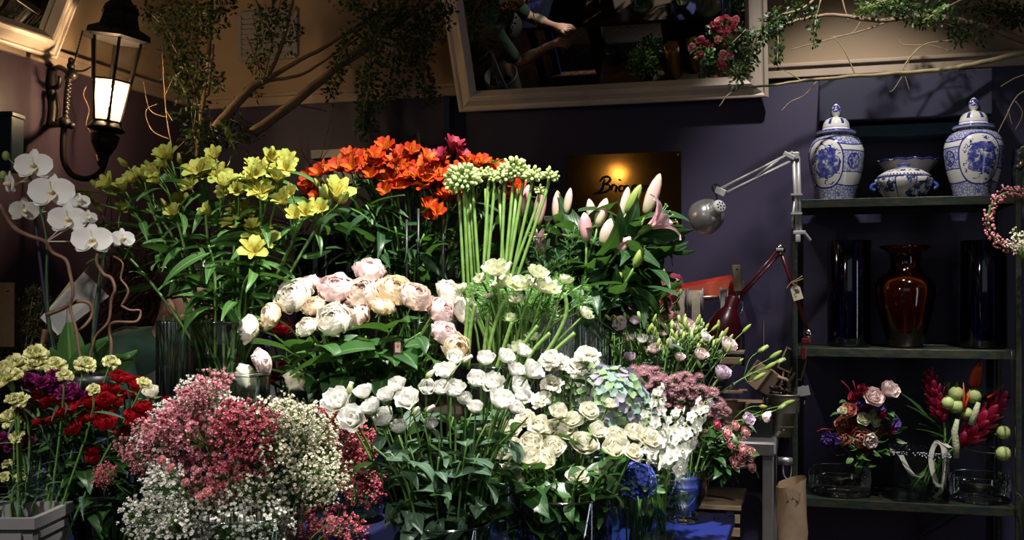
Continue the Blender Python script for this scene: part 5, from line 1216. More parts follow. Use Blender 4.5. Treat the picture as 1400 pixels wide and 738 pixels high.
alstro('yellow alstroemeria', 'flower', 'yals', [
    [(157, 250, 34, y0), (139, 252, 28, yb), (108, 265, 30, y0), (130, 268, 30, y0)], [(189, 245, 36, y1_), (175, 222, 26, yb), (205, 240, 32, y0)], [(124, 296, 26, y0), (140, 288, 26, yb), (165, 285, 24, y0)],
    [(234, 212, 34, y0), (228, 224, 30, y1_), (246, 220, 26, yb)], [(273, 232, 38, y2), (263, 254, 28, y1_), (285, 225, 28, y0)], [(299, 238, 36, y2), (295, 212, 28, y0), (312, 246, 28, y1_)], [(320, 258, 30, y1_), (308, 262, 26, y0), (291, 288, 30, y0)],
    [(360, 232, 36, y1_), (368, 216, 32, y0), (346, 228, 28, y0)], [(389, 220, 34, y0), (380, 244, 34, y1_), (376, 208, 24, yb)], [(356, 260, 38, y2), (342, 246, 26, y0), (372, 256, 26, yb)], [(332, 291, 42, y2), (346, 308, 26, y0)], [(360, 325, 46, y2)],
    [(417, 286, 36, y1_), (391, 274, 32, y0), (408, 300, 24, yb), (400, 262, 26, y0)], [(454, 264, 52, y0), (440, 284, 30, y0), (436, 250, 26, yb)], [(242, 290, 28, y0), (250, 272, 26, y1_), (228, 278, 22, yb)], [(218, 236, 28, y0), (208, 226, 26, yb)]],
    2.62, L_ALST, .105, 305, 160, 'the yellow alstroemeria', 'yellow alstroemeria in the glass cylinder', 9, YB_)
q0, q1, q2 = OA; qb = OB
alstro('orange red alstroemeria', 'flower', 'oals', [
    [(429, 250, 32, q0), (440, 236, 28, q0), (422, 262, 26, qb)], [(468, 228, 34, q1), (448, 232, 30, q0), (478, 214, 28, q0)], [(496, 220, 38, q2), (483, 232, 28, q0), (512, 214, 30, q0)], [(528, 202, 32, q0), (520, 214, 28, q0), (540, 212, 26, qb)], [(550, 212, 32, q1), (562, 206, 28, q0), (545, 225, 28, q1)],
    [(538, 245, 38, q1), (525, 240, 28, q0), (530, 260, 28, q0)], [(569, 228, 36, q2), (580, 216, 30, q1), (560, 240, 30, q0)], [(576, 244, 38, q1), (590, 250, 30, q0), (562, 252, 28, q0)], [(600, 238, 38, q2), (598, 220, 32, q1), (610, 250, 30, q0)], [(616, 262, 34, q1), (624, 272, 28, q0), (606, 268, 26, q0)], [(585, 284, 32, q0)],
    [(649, 226, 30, q0), (640, 222, 26, q0)], [(665, 234, 34, q2), (656, 240, 26, q0)], [(681, 232, 30, q1), (688, 240, 26, q0)], [(704, 258, 32, q0), (694, 250, 28, q1)], [(438, 262, 26, q0), (428, 240, 26, q0)], [(505, 232, 30, q1), (516, 226, 30, q0)], [(555, 228, 30, q1), (586, 232, 28, q0)], [(626, 228, 28, q0), (634, 236, 26, q1)]],
    2.95, L_ALSTD, .115, 570, 150, 'the orange red alstroemeria', 'orange red alstroemeria at the back', 9, OB)
H = at(616, 212, 2.95); B, R_ = spot('oals', H=H)
stem('alstroemeria', 'flower', B, R_, H, facing(.2, .9, .3), .0036, None, [(BA, s_of(30, 2.95), 'flower')], L_ALSTD, 6, (.4, .95), .1, 'dark burgundy closed flower rising above the orange red alstroemeria', branches=[(at(624, 222, 2.93), facing(.4, .6, .5), BA, s_of(26, 2.95), 'flower', .9), (at(608, 222, 2.93), facing(-.3, .6, .5), BA, s_of(24, 2.95), 'flower', .9)])
for (x, y, sz) in ((480, 330, .13), (450, 300, .11), (510, 350, .13), (540, 330, .13), (500, 300, .12), (580, 340, .12), (560, 370, .12), (600, 345, .12), (520, 300, .12), (470, 280, .11)):
    H = head_at(x, y-20, 2.88, .05); B, R_ = spot('oals', H=H)
    o = stem('alstroemeria_foliage', 'leaf sprig', B, R_, H, facing((x-550)/90, .6, .4), .0034, None, [], L_ALSTD, 9, (.45, 1.0), sz*1.1); fol(o, 'dark leafy stem', 'the foliage under the orange flowers', 'leafy stems under the orange red alstroemeria', x, y)
for (x, y, sz) in ((300, 400, .12), (340, 390, .11), (285, 350, .12), (320, 350, .12), (240, 340, .11), (200, 300, .11), (350, 370, .11), (305, 420, .1)):
    H = head_at(x, y-15, 2.60, .04); B, R_ = spot('yals', H=H)
    o = stem('alstroemeria_foliage', 'leaf sprig', B, R_, H, facing((x-300)/80, .6, .4), .0034, None, [], L_ALST, 9, (.5, 1.0), sz*1.12); fol(o, 'leafy stem', 'the foliage under the yellow flowers', 'leafy stems under the yellow alstroemeria', x, y)
for x, y0_, y1_ in ((556, 300, 392), (572, 285, 392), (606, 295, 385)):
    o = at(x, y1_+30, 2.84); solo('support_cane', 'thin black cane among the orange red alstroemeria stems', 'cane', MB().tube([V((0, 0, 0)), at(x, y0_, 2.84)-o], .0042, 6).mesh('support_cane', BLACKP), o, 'black canes at the back')
o = at(618, 400, 2.99); solo('birch_post', 'pale grey cylinder post behind the umbel stems', 'post', MB().tube([V((0, 0, -.12)), at(620, 318, 2.99)-o], .016, 10).mesh('birch_post', mat('pale grey post', (.42, .40, .38), .6, n_amt=.5, n_scale=20)), o)

# ---- lilies
def lilyroot(x, y, lb, L_, m, d=2.93, D=None, wd=.13, nl=5, hang=None):
    H = head_at(x, y, d, .05); B, R_ = spot('lily', H=H); D = D or facing((x-790)/120*.5, .9, .2, .1)
    me = spindle(m, wd); Lm = L_*d/FPX
    return stem('lily', 'flower', B, R_, H-D*Lm*.5, D, .004, None, [(me, Lm, 'bud')], L_LILY, nl, (.40, .84), .15, lb, 'lilies in the ribbed cylinder', sag=.3, leafup=.2)
for (x, y, lb, L_, m, px, wd) in [(739, 283, 'striped pink lily bud leaning beside the green umbels, tallest at left', 52, M_LBUDP, .2, .15), (717, 275, 'pink lily bud half hidden behind the green umbel stems', 42, M_LBUDP, .25, .15), (761, 283, 'creamy green lily bud upright at the left of the lilies', 42, M_LBUDW, .05, .16), (800, 311, 'rosy pink lily bud below the white buds', 38, M_LBUDP, -.1, .22),
        (808, 291, 'white lily bud in the middle behind the rosy bud', 36, M_LBUDW, -.2, .18), (823, 291, 'cream lily bud leaning right in the middle', 38, M_LBUDW, .3, .2), (866, 272, 'plain green lily bud in front of the brass plaque', 40, M_LBUDG, .45, .16), (892, 266, 'long pale pink lily bud standing highest at right', 56, M_LBUDW, .35, .15), (852, 336, 'striped pink and green lily bud low at right', 30, M_LBUDP, .8, .22),
        (873, 352, 'small green lily bud leaning right', 28, M_LBUDG, .5, .2), (851, 375, 'small green lily bud lowest of all', 28, M_LBUDG, 1.1, .2), (854, 277, 'slim white lily bud behind the green bud', 40, M_LBUDW, .25, .15), (777, 275, 'slim pink white lily bud behind the umbels', 34, M_LBUDW, .2, .15), (829, 318, 'broad white lily bud among dark leaves', 38, M_LBUDW, .35, .22)]:
    lilyroot(x, y, lb, L_*1.08, m, d=2.80 if (y > 300 and x > 790) else 2.93, D=facing(px, 1, .15, .05), wd=wd)
def openlily(x, y, dp, lb, D, n=6, a1=75, ref=60, d=2.88):
    H = at(x, y, d); B, R_ = spot('lily', H=H); root = stem('lily', 'flower', B, R_, H, D, .004, None, [], L_LILY, 5, (.5, .95), .13, lb, 'lilies in the ribbed cylinder')
    fl = MB(); fl.tube([(0, 0, -.02), (0, 0, .06)], [.008, .012], 7)
    for k in range(6): th = k*1.05; e = V((.03*math.cos(th), .03*math.sin(th), .085)); fl.tube([(0, 0, .03), e], .0014, 4); fl.ball(e, (.008, .003, .003), 6, 4)
    f = part(root, 'flower', fl.mesh('flower', STEMB), H-V(root.location), aim(D, .3)); s = s_of(dp, d)
    for k in range(n):
        b = MB(); v = b.vert((0, 0, 0)); b.petal(v, 1.0, .36 if k % 2 else .28, 12, a1, .12, 0, 8, 4, (1.0, .75), ref, .02)
        part(f, 'petal', b.mesh('petal', M_LILY), q=Quaternion((0, 0, 1), k*2*pi/n), s=s)
openlily(882, 314, 58, 'open pink lily flower facing right in front of the brass plaque', facing(.85, .55, .15, .02))
openlily(742, 352, 42, 'half open pink lily flower hanging low at the left of the lilies', facing(-.15, .75, .5, .02), a1=12, ref=70)
for (x0_, y0_, x1_, y1_) in ((770, 305, 742, 258), (800, 310, 838, 268), (850, 300, 808, 262), (880, 300, 918, 258), (868, 322, 940, 322), (790, 320, 756, 262), (840, 330, 880, 282), (900, 335, 935, 362), (765, 320, 720, 330), (855, 345, 915, 385)):
    a_, b_ = at(x0_, y0_, 2.92), at(x1_, y1_, 2.86); B, R_ = spot('lily', H=a_)
    o = stem('lily_foliage', 'leaf sprig', B, R_, a_, (b_-a_).normalized(), .0032, None, [], L_LILY, 4, (.5, .95), .12, 'dark glossy leafy lily stem', 'leafy lily stems'); part(o, 'leaf', rnd.choice(L_LILY), a_-V(o.location), leafq(b_-a_), (b_-a_).length*1.1)
for k in range(20):
    x = rnd.uniform(735, 905); y = rnd.uniform(322, 405)-abs(x-820)*.08; H = head_at(x, y, 2.93, .08); B, R_ = spot('lily', H=H)
    stem('lily_foliage', 'leaf sprig', B, R_, H, facing((x-800)/80, .5, .5), .0038, None, [], L_LILY, 7, (.55, 1.0), .17, 'dark glossy leafy lily stem', 'leafy lily stems', leafup=.1)
def fernmesh():
    b = MB(); v = b.vert((0, 0, 0)); b.tube([(0, 0, 0), (0, 0, .5), (.05, 0, 1)], .006, 4)
    for k in range(22):
        z = .15+.8*k/22; th = k*2.4; L_ = .30*(1-z*.6)
        e = V((math.cos(th)*L_, math.sin(th)*L_, z+L_*.35)); c0 = V((0, 0, z)); b.tube([c0, e], .003, 3, cap=False)
        for j in range(14): q = c0+(e-c0)*(.2+.8*j/14); a_ = rnd.uniform(0, 6.28); b.tube([q, q+V((math.cos(a_), math.sin(a_), .8))*.045], .0035, 3, cap=False)
    return b.mesh('fern_plume', LEAF)
FN = variants(lambda i: fernmesh(), 2)
for (x, y) in ((775, 362), (752, 378), (690, 372), (770, 390)):
    H = at(x, y, 2.84); B, R_ = spot('lily', H=H)
    o = stem('asparagus_fern', 'fern', B, R_, H, facing(0, 1, .2), .002, None, [], None, 0, label='feathery green asparagus fern sprig among the lilies', group='asparagus fern among the lilies'); pp = part(o, 'fern_plume', rnd.choice(FN), H-V(o.location)-UP*.05, aim(facing((x-770)/60, .9, .3)), .16, kind='stuff')

# ---- lilac and pink lisianthus at right
PL = {'l': [lisi(M_LILAC, .5), lisi(M_LILAC, .3)], 'p': [lisi(M_PALEP, .6), lisi(M_PALEP, .35)], 'w': [lisi(M_WHITE, .3)]}; GBUD = [lisibud(M_UMB, .26), spindle(M_LBUDG, .16, 0)]
items = []
PLF = [(853, 444, 20, 'l'), (869, 439, 14, 'l'), (926, 454, 20, 'p'), (940, 447, 19, 'p'), (961, 462, 16, 'w'), (991, 477, 25, 'p'), (897, 479, 18, 'p'), (916, 472, 18, 'w'), (940, 474, 18, 'p'), (955, 486, 19, 'p'), (879, 464, 15, 'w'), (891, 468, 18, 'w'), (860, 462, 14, 'p'), (983, 514, 24, 'l'), (905, 455, 15, 'p'), (928, 490, 15, 'p'), (862, 490, 16, 'l')]
for (x, y, dp, c) in PLF:
    d = 2.84; H = head_at(x, y+4, d, .04); B, R_ = spot('plis', H=H); br = []
    for k in range(3):
        bx_ = x+rnd.uniform(-34, 34); by_ = max(438 if bx_ < 905 else 452, y-rnd.uniform(4, 34)); br.append((at(bx_, by_, d+rnd.uniform(-.05, .05)), facing((bx_-x)/40+(bx_-910)/200, 1.1, .1), rnd.choice(GBUD), s_of(rnd.uniform(12, 17), d), 'bud', .78))
    o = stem('lisianthus', 'flower', B, R_, H, facing((x-910)/100*.6, .7, .5), .0022, STEM, [(rnd.choice(PL[c]), s_of(dp*1.1, d), 'lisianthus_bloom')], L_NARROW, 5, (.45, .9), .06, branches=br)
    items.append((o, {'l': 'lilac lisianthus', 'p': 'pale pink lisianthus', 'w': 'white lisianthus'}[c], x, y))
rank(items, 'the lilac lisianthus bunch', 'lilac and pink lisianthus at right')
for k in range(13):
    x = rnd.uniform(845, 1000); y = rnd.uniform(446, 480)+max(0, x-960)*.3; H = head_at(x, y, 2.86, .06); B, R_ = spot('plis', H=H)
    br = [(at(x+rnd.uniform(-22, 22), max(444, y+rnd.uniform(-14, 22)), 2.84+rnd.uniform(-.05, .05)), facing((x-910)/120+rnd.uniform(-.4, .4), 1.1, .1), rnd.choice(GBUD), s_of(rnd.uniform(11, 16), 2.84), 'bud', .8) for _ in range(4)]
    fol(stem('lisianthus_buds', 'bud sprig', B, R_, H, facing((x-910)/120, 1.1, .1), .002, STEM, [(GBUD[0], s_of(15, 2.84), 'bud')], L_NARROW, 6, (.4, .9), .055, branches=br), 'sprig of green buds', 'the green bud sprigs', 'green bud sprigs over the lilac lisianthus', x, y)
for (H0, hs, lb) in (((1058, 497), [(1035, 482), (1052, 490), (1045, 505), (1030, 520)], 'sprig of green lisianthus buds reaching right over the kraft carton'), ((1062, 560), [(1050, 556), (1068, 554), (1040, 568)], 'low lisianthus sprig reaching farthest right, with a pale bloom')):
    d = 2.82; Hh = at(*H0, d); B, R_ = spot('plis', H=Hh); br = [(at(x, y, d), facing(.9, .5, .1), rnd.choice(GBUD), s_of(20, d), 'bud', .8) for x, y in hs]
    if H0[1] > 540: br[-1] = (at(1040, 568, d), facing(.9, -.1, .3), PL['p'][1], s_of(20, d), 'lisianthus_bloom', .85); br[0] = (at(1036, 555, d), facing(1, .1, .2), alstbud(M_YALS), s_of(16, d), 'yellow_bud', .75)
    stem('lisianthus', 'flower', B, R_, Hh, facing(1, .35, .1), .002, STEM, [(GBUD[0], s_of(19, d), 'bud')], L_NARROW, 5, (.55, .9), .06, lb, branches=br)

# ---- astrantia dome
AH = variants(lambda i: astr(), 3); items = []
for k in range(30):
    u = rnd.random(); px = 868+u*140; top = 503+ (85*max(0, (u-.25)/.75)**1.7) + (8 if u < .1 else 0); bot = 528+70*u; d = 2.78
    c_ = (px, top+(bot-top)*rnd.random()**1.1); H = at(c_[0], c_[1], d+rnd.uniform(-.08, .05)); B, R_ = spot('astr', H=H); br = []
    for _ in range(8):
        x2 = c_[0]+rnd.uniform(-17, 17); y2 = max(500, c_[1]+rnd.uniform(-11, 14)); br.append((at(x2, y2, d+rnd.uniform(-.08, .05)), facing((x2-930)/70*.5, .9, .55), rnd.choice(AH), s_of(rnd.uniform(12, 17), d), 'astrantia_head', .86))
    o = stem('astrantia', 'flower', B, R_, H, facing((px-930)/70*.5, .9, .5), .0016, STEM, [(rnd.choice(AH), s_of(15, d), 'astrantia_head')], L_BRIGHT, 3, (.5, .85), .035, branches=br)
    items.append((o, 'maroon astrantia sprig', c_[0], c_[1]))
rank(items, 'the astrantia dome', 'maroon astrantia')
# ---- pink spray roses hanging right of the astrantia
SP = [rose(M_SPRAYP, .3), rose(M_SPRAYP, .55)]; SH = rose(M_HOTP, .4); SL = lisi(M_LILAC, .4); items = []
for (x, y, dp, me, nm) in [(1008, 627, 19, SP[1], 'pink spray rose'), (1022, 621, 18, SP[1], 'pink spray rose'), (1013, 616, 16, SP[0], 'pink spray rose'), (1024, 638, 15, SP[0], 'pink spray rosebud'), (991, 593, 17, SP[0], 'pink spray rose'), (1003, 583, 13, SP[0], 'pink spray rosebud'), (1017, 592, 14, SP[0], 'pink spray rosebud'), (996, 608, 17, SP[1], 'pink spray rose'), (978, 581, 13, SH, 'hot pink spray rose'), (1018, 576, 18, SL, 'lilac lisianthus bloom'), (1002, 634, 16, SP[1], 'pink spray rose')]:
    d = 2.66; H = head_at(x, y, d, .03); B, R_ = spot('astr', H=H)
    items.append((stem('spray_rose', 'flower', B, R_, H, facing(.5, .35, .6), .0022, None, [(me, s_of(dp*1.1, d), 'rose_bloom')], L_ROSE, 6, (.5, .95), .05, sag=.4), nm, x, y))
rank(items, 'the pink spray roses', 'pink spray roses beside the footed vase')
# ---- hydrangeas
for (x, y, dp, mats, lb, d, key, fr) in [(838, 548, 104, [M_HYG, M_HYL, M_HYT, M_HYL], 'large lilac and green hydrangea head behind the cream roses', 2.64, 'hydr', .5), (800, 520, 80, [M_HYG, M_HYG, M_HYL], 'greener hydrangea head to the left behind the lilac one', 2.7, 'hydr', .4), (872, 655, 50, [M_HYB], 'small vivid blue hydrangea head over the square vase', 2.34, 'bhyd', .7), (872, 575, 60, [M_HYL, M_HYT, M_HYG], 'smaller lilac hydrangea head right of the large one', 2.62, 'hydr', .5)]:
    H = at(x, y, d); B, R_ = spot(key, H=H); D = facing(.1, .8, fr, .05); s = s_of(dp, d)
    o = stem('hydrangea', 'flower', B, R_, H-D*s*.2, D, .0045, None, [], L_BRIGHT, 4, (.6, .9), .09, lb); part(o, 'floret_dome', hydr(mats, 170 if dp > 60 else 110), H-V(o.location)-D*s*.1, aim(D), s, kind='stuff')
# ---- white delphinium spikes
DF = variants(lambda i: delph(M_WHITE), 2)
def spike(name, lb, H, T, key, n, dp, d, fls, grp=None, pn='floret', bud=None):
    B, R_ = spot(key, H=H); dd = (T-H).normalized(); root = stem(name, 'flower', B, R_, H, dd, .0035, STEMB, [], L_CARN, 5, (.3, .9), .08, lb, grp); o = V(root.location)
    part(root, 'spike_axis', MB().tube([H-o, (H+T)*.5-o, T-o], [.003, .0026, .0015], 6).mesh('spike_axis', STEMB)); L_ = T-H
    for k in range(n):
        t = k/(n-1); th = k*2.4; e = dd.orthogonal(); e = Quaternion(dd, th) @ e; s = s_of(dp, d)*(1-.45*t)
        out_ = (e+dd*.25).normalized(); part(root, pn, rnd.choice(fls), H+L_*t+out_*s*.45-o, aim((out_+V((0, 0, -.1))-FW*.3)), s)
for (x0, y0_, x1, y1_, n, dp, dd_, lb) in [(900, 640, 900, 530, 22, 23, 2.50, 'left upright white delphinium spike'), (916, 645, 964, 548, 24, 25, 2.46, 'white delphinium spike leaning right, front one'), (910, 620, 928, 560, 14, 22, 2.52, 'white delphinium spike between the left and right ones'), (886, 635, 884, 560, 14, 21, 2.53, 'short white delphinium spike beside the cream roses')]:
    spike('delphinium', lb, at(x0, y0_, dd_), at(x1, y1_, dd_), 'delph', n, dp, dd_, DF, 'white delphinium spikes')
# ---- red spray roses
RR = [rosebud(M_RED, o) for o in (.05, .3, .6)]+[rose(M_RED, .1)]; items = []
for (x, y, dp) in [(62, 533, 32), (68, 556, 28), (51, 548, 19), (41, 570, 28), (43, 593, 20), (87, 566, 16), (100, 564, 21), (122, 555, 24), (145, 553, 26), (107, 591, 25), (145, 580, 28), (126, 574, 17), (130, 615, 22), (130, 631, 19), (162, 519, 22), (175, 518, 17), (188, 531, 26), (183, 542, 20), (158, 536, 20), (160, 553, 17), (185, 570, 26), (200, 574, 20), (171, 597, 24), (192, 582, 18), (228, 551, 18), (143, 537, 22), (92, 551, 22), (110, 556, 18), (78, 545, 16), (150, 565, 16), (70, 575, 20), (135, 562, 20), (170, 540, 18), (195, 556, 20), (55, 580, 18), (115, 575, 18), (28, 560, 18), (178, 585, 18)]:
    d = 2.10+(.03 if y < 545 else -.04); H = head_at(x, y+4, d, .03); B, R_ = spot('rrose', H=H)
    items.append((stem('red_rose', 'flower', B, R_, H, facing((x-135)/100*.4, .9, .45), .0024, STEMD, [(rnd.choice(RR), s_of(dp*1.18, d), 'rose_bloom')], L_ROSE, 5, (.35, .9), .05), 'dark red spray rose', x, y))
for (x, y, dp) in ((207, 541, 26), (192, 612, 20)):
    H = at(x, y+3, 2.1); B, R_ = spot('rrose', H=H); lb = 'cream bud at the right edge of the red roses' if y < 560 else 'buff cream bud low between red roses and gypsophila'
    stem('cream_rose', 'flower', B, R_, H, facing(.3, .9, .4), .0024, STEMD, [(RW[0], s_of(dp*1.1, 2.1), 'rose_bloom')], L_ROSE, 3, (.5, .9), .05, lb)
rank(items, 'the red roses', 'red spray roses at lower left')
for (x, y) in ((100, 620), (140, 650), (80, 610), (170, 630), (60, 640), (120, 665), (150, 690), (190, 640), (90, 650), (110, 700), (140, 710)):
    H = head_at(x, y-15, 2.06, .03); B, R_ = spot('rrose', H=H)
    fol(stem('rose_foliage', 'leaf sprig', B, R_-UP*.04, H, facing((x-130)/60, .3, .6), .0024, STEMD, [], L_ROSE, 7, (.35, 1.0), .06), 'dark leafy stem', 'the foliage under the red roses', 'leafy stems below the red roses', x, y)
# ---- yellow and purple carnations in the planter
pc, ph_ = t.location if False else None, None
pl = at(18, 696, 1.98); VASES['plant'] = (V((pl.x, pl.y, ZS)), .07, pl.z)
YC = [carn(M_CARY) for _ in range(2)]; PC = [carn(M_CARP) for _ in range(2)]; it1, it2 = [], []
for (x, y, dp) in [(49, 484, 30), (24, 501, 38), (53, 499, 34), (75, 499, 27), (13, 518, 36), (8, 504, 28), (28, 547, 24), (15, 571, 28), (115, 499, 28), (151, 494, 22), (128, 530, 16), (196, 522, 18), (24, 596, 19), (11, 633, 15), (6, 650, 15), (28, 650, 15), (88, 512, 20), (18, 545, 20)]:
    d = 2.05+(.10 if y < 505 else 0); H = head_at(x, y+3, d, .03); B, R_ = spot('plant', H=H)
    it1.append((stem('carnation', 'flower', B, R_, H, facing((x-60)/100*.3, .85, .4), .0022, None, [(rnd.choice(YC), s_of(dp*.98, d), 'carnation_bloom')], L_CARN, 6, (.3, .9), .08), 'pale yellow carnation', x, y))
for (x, y, dp) in [(41, 519, 24), (77, 516, 27), (89, 536, 22), (107, 542, 23), (13, 604, 28), (41, 606, 22), (57, 522, 20), (70, 530, 20), (2, 600, 24), (98, 530, 18)]:
    d = 2.09; H = head_at(x, y+3, d, .03); B, R_ = spot('plant', H=H)
    it2.append((stem('carnation', 'flower', B, R_, H, facing((x-60)/100*.3, .85, .4), .0022, None, [(rnd.choice(PC), s_of(dp*.98, d), 'carnation_bloom')], L_CARN, 6, (.3, .9), .08), 'magenta purple carnation', x, y))
rank(it1, 'the yellow carnations', 'pale yellow carnations at lower left'); rank(it2, 'the purple carnations', 'purple carnations at lower left')
# ---- gypsophila
GW = [gyp(M_GYPW, 80, .037, .0068, STEM) for _ in range(3)]; GC = [gyp(M_GYPC, 88, .037, .0066, STEM) for _ in range(2)]; GP = [gyp(M_GYPP, 50, .037, .0094, STEM) for _ in range(3)]; GD = [gyp(M_GYPD, 50, .037, .0094, STEM) for _ in range(2)]
ZW = ['the pink left half', 'the deep pink patch', 'the white dots among pink', 'the bright white half', 'the white lower edge', 'the dark pink lower edge', 'the rosy right edge', 'the loose pink sprigs', 'the sprigs under red roses']
zones = [
 ('pink gypsophila sprig on the left side of the big mass', GP, 24, [(285, 545), (240, 575), (225, 610), (270, 590), (300, 600), (250, 620), (300, 640), (275, 660), (245, 585), (290, 570), (262, 548), (320, 600), (235, 640), (310, 670), (265, 640), (285, 620), (255, 560), (215, 590), (295, 530), (275, 680)], 1.98, 'gyp2'),
 ('deep pink gypsophila sprig in the middle of the big mass', GD, 12, [(330, 575), (350, 590), (340, 610), (320, 585), (360, 575), (330, 630), (310, 650)], 1.97, 'gyp2'),
 ('white gypsophila sprig peeping through the pink at left', GW, 16, [(240, 565), (275, 545), (230, 600), (300, 560), (260, 600), (320, 560), (210, 610)], 2.02, 'gyp2'),
 ('white gypsophila sprig in the bright right half of the mass', GC, 24, [(400, 570), (380, 590), (420, 600), (445, 620), (400, 620), (430, 640), (380, 640), (410, 655), (455, 650), (440, 590), (360, 660), (395, 600), (420, 575), (375, 615), (345, 665), (440, 670), (400, 680), (370, 690), (360, 570), (385, 565), (345, 640)], 1.98, 'gyp2'),
 ('white gypsophila sprig at the bottom of the mass', GW, 20, [(215, 670), (230, 700), (205, 700), (250, 690), (200, 725), (240, 725), (290, 710), (330, 700), (310, 725), (350, 720), (270, 730), (375, 715), (225, 650), (320, 690), (215, 735), (340, 735)], 1.94, 'gyp2'),
 ('dark pink gypsophila sprig at the bottom of the mass', GD, 9, [(412, 716), (440, 708), (465, 716), (440, 732), (392, 732), (482, 728), (275, 702), (240, 718), (355, 730)], 2.0, 'gyp2'),
 ('rosy gypsophila sprig right of the white mass', GD, 16, [(455, 570), (470, 590), (480, 610), (490, 630), (470, 630), (500, 650), (485, 660), (465, 600), (495, 675), (478, 645), (508, 665), (462, 575), (500, 610), (488, 592)], 2.2, 'gyp'),
 ('loose pink gypsophila sprig against the red roses', GP, 8, [(205, 600), (190, 625), (180, 620), (200, 640), (195, 585)], 2.0, 'gyp2'),
 ('small dark pink gypsophila sprig under the red roses', GD, 3, [(147, 650)], 2.0, 'rrose')]
for zi, (lb, ms, n, pts, d, key) in enumerate(zones):
    items = []
    for i in range(max(n, len(pts))):
        x, y = pts[i % len(pts)]; j = 0 if i < len(pts) else 14
        if 'small dark' in lb: j = 6
        H = at(x+rnd.uniform(-j, j), y+rnd.uniform(-j, j), d+rnd.uniform(-.04, .05)+.0*(y < 580)); B, R_ = spot(key, H=H); D = facing((x-330)/150*.6, .6, .5)
        o = stem('gypsophila_sprig', 'flower', B, R_, H-D*.03, D, .0013, STEM, [], None, 0, n=6); hp = H-CAM; items.append((o, lb[:lb.index(' sprig')]+' sprig', 700+FPX*hp.dot(RT)/hp.dot(FW), 400-FPX*hp.z/hp.dot(FW)))
        part(o, 'floret_cloud', rnd.choice(ms), H-V(o.location), aim(D), (.62 if 'small' in lb or 'loose' in lb else .82 if 'dark pink' in lb else 1.0)*rnd.uniform(.85, 1.15), kind='stuff')
    rank(items, ZW[zi], lb.replace(' sprig', ' sprigs'))
SMP = rose(M_SPRAYP, .3); items = []
for (x, y, dp) in ((222, 630, 13), (233, 641, 12), (254, 660, 11), (275, 680, 14), (284, 674, 14), (453, 710, 11), (452, 722, 11)):
    H = at(x, y, 1.9); B, R_ = spot('gyp2', H=H); items.append((stem('spray_rose', 'flower', B, R_, H, facing(0, .4, .8), .0013, STEM, [(SMP, s_of(dp, 1.9), 'rose_bloom')], None, 0), 'tiny mauve pink rose', x, y))
rank(items, 'the tiny roses in the gypsophila', 'tiny roses in the gypsophila')
# green stems standing in the rounded gypsophila vase
for k in range(14):
    H = at(rnd.uniform(490, 535), rnd.uniform(600, 640), 2.62); B, R_ = spot('gyp', H=H); pts = bez([B, R_*.4+B*.6, H], 5)
    solo('bare_stem', 'green stem standing in the rounded gypsophila vase', 'stem', MB().tube([q-B for q in pts], .003, 5).mesh('bare_stem', STEM), B, 'stems in the rounded gypsophila vase')
c, r, zr = VASES['rib1']
for k in range(16):
    th = k*2.4; q = r*.8*math.sqrt((k+.5)/16); B = c+V((q*math.cos(th), q*math.sin(th), .015)); E_ = B+V((rnd.uniform(-.015, .015), rnd.uniform(-.015, .015), (zr-c.z)*rnd.uniform(.75, 1.0)))
    solo('bare_stem', 'grey green stem packed in the ribbed glass cylinder', 'stem', MB().tube([V((0, 0, 0)), E_-B], .0045, 5).mesh('bare_stem', LEAFG), B, 'stems packed in the ribbed glass cylinder')
# stems crossing in the square vases
for key, lb, n in (('delph', 'bare stem crossing in the square delphinium vase', 9), ('bhyd', 'bare stem crossing in the square hydrangea vase', 7), ('astr', 'bare stem in the footed astrantia vase', 5)):
    c, r, zr = VASES[key]
    for k in range(n):
        B = c+V((rnd.uniform(-.6, .6)*r, rnd.uniform(-.6, .6)*r, .05 if key == 'astr' else .015)); E_ = V((c.x+rnd.uniform(-.7, .7)*r, c.y+rnd.uniform(-.7, .7)*r, zr+.01))
        solo('bare_stem', lb, 'stem', MB().tube([V((0, 0, 0)), E_-B], .0022, 5).mesh('bare_stem', STEM), B, lb.replace('bare stem', 'bare stems'))
# ---- small bunch in the gap behind the blush roses
def gapbunch():
    mats_ = [(388, 455, M_RED, 26), (385, 512, M_RED, 34), (440, 535, M_RED, 26), (460, 540, M_RED, 22), (412, 530, M_CARP, 22), (425, 545, M_CARP, 20), (363, 470, M_VIOLET, 24), (374, 465, M_VIOLET, 22), (440, 575, M_VIOLET, 24), (450, 565, M_VIOLET, 20), (418, 552, M_ANEM, 24)]
    VASES['gap'] = (at(410, 700, 2.8)*1.0, .06, at(410, 600, 2.8).z); VASES['gap'][0].z = ZB
    c, r, zr = VASES['gap']; items = []
    vase_glass('glass_vase', 'glass vase hidden behind the gypsophila holding red flowers', 'vase', c, [(r*.96, .002), (r, .012), (r, zr-ZB)], GLASS)
    for (x, y, m, dp) in mats_:
        d = 2.74; H = head_at(x, y, d, .02); B, R_ = spot('gap', H=H); me = carn(m) if m in (M_VIOLET, M_CARP) else rose(m, .5)
        nm = 'red bloom' if m is M_RED else 'violet bloom' if m is M_VIOLET else 'pale green bloom' if m is M_ANEM else 'magenta bloom'
        items.append((stem('mixed_flower', 'flower', B, R_, H, facing((x-410)/60*.4, .8, .5), .0026, None, [(me, s_of(dp, d), 'flower')], L_NARROW, 6, (.4, .9), .09), nm, x, y))
    rank(items, 'the dim bunch behind the garden roses', 'dim mixed bunch behind the garden roses')
gapbunch()
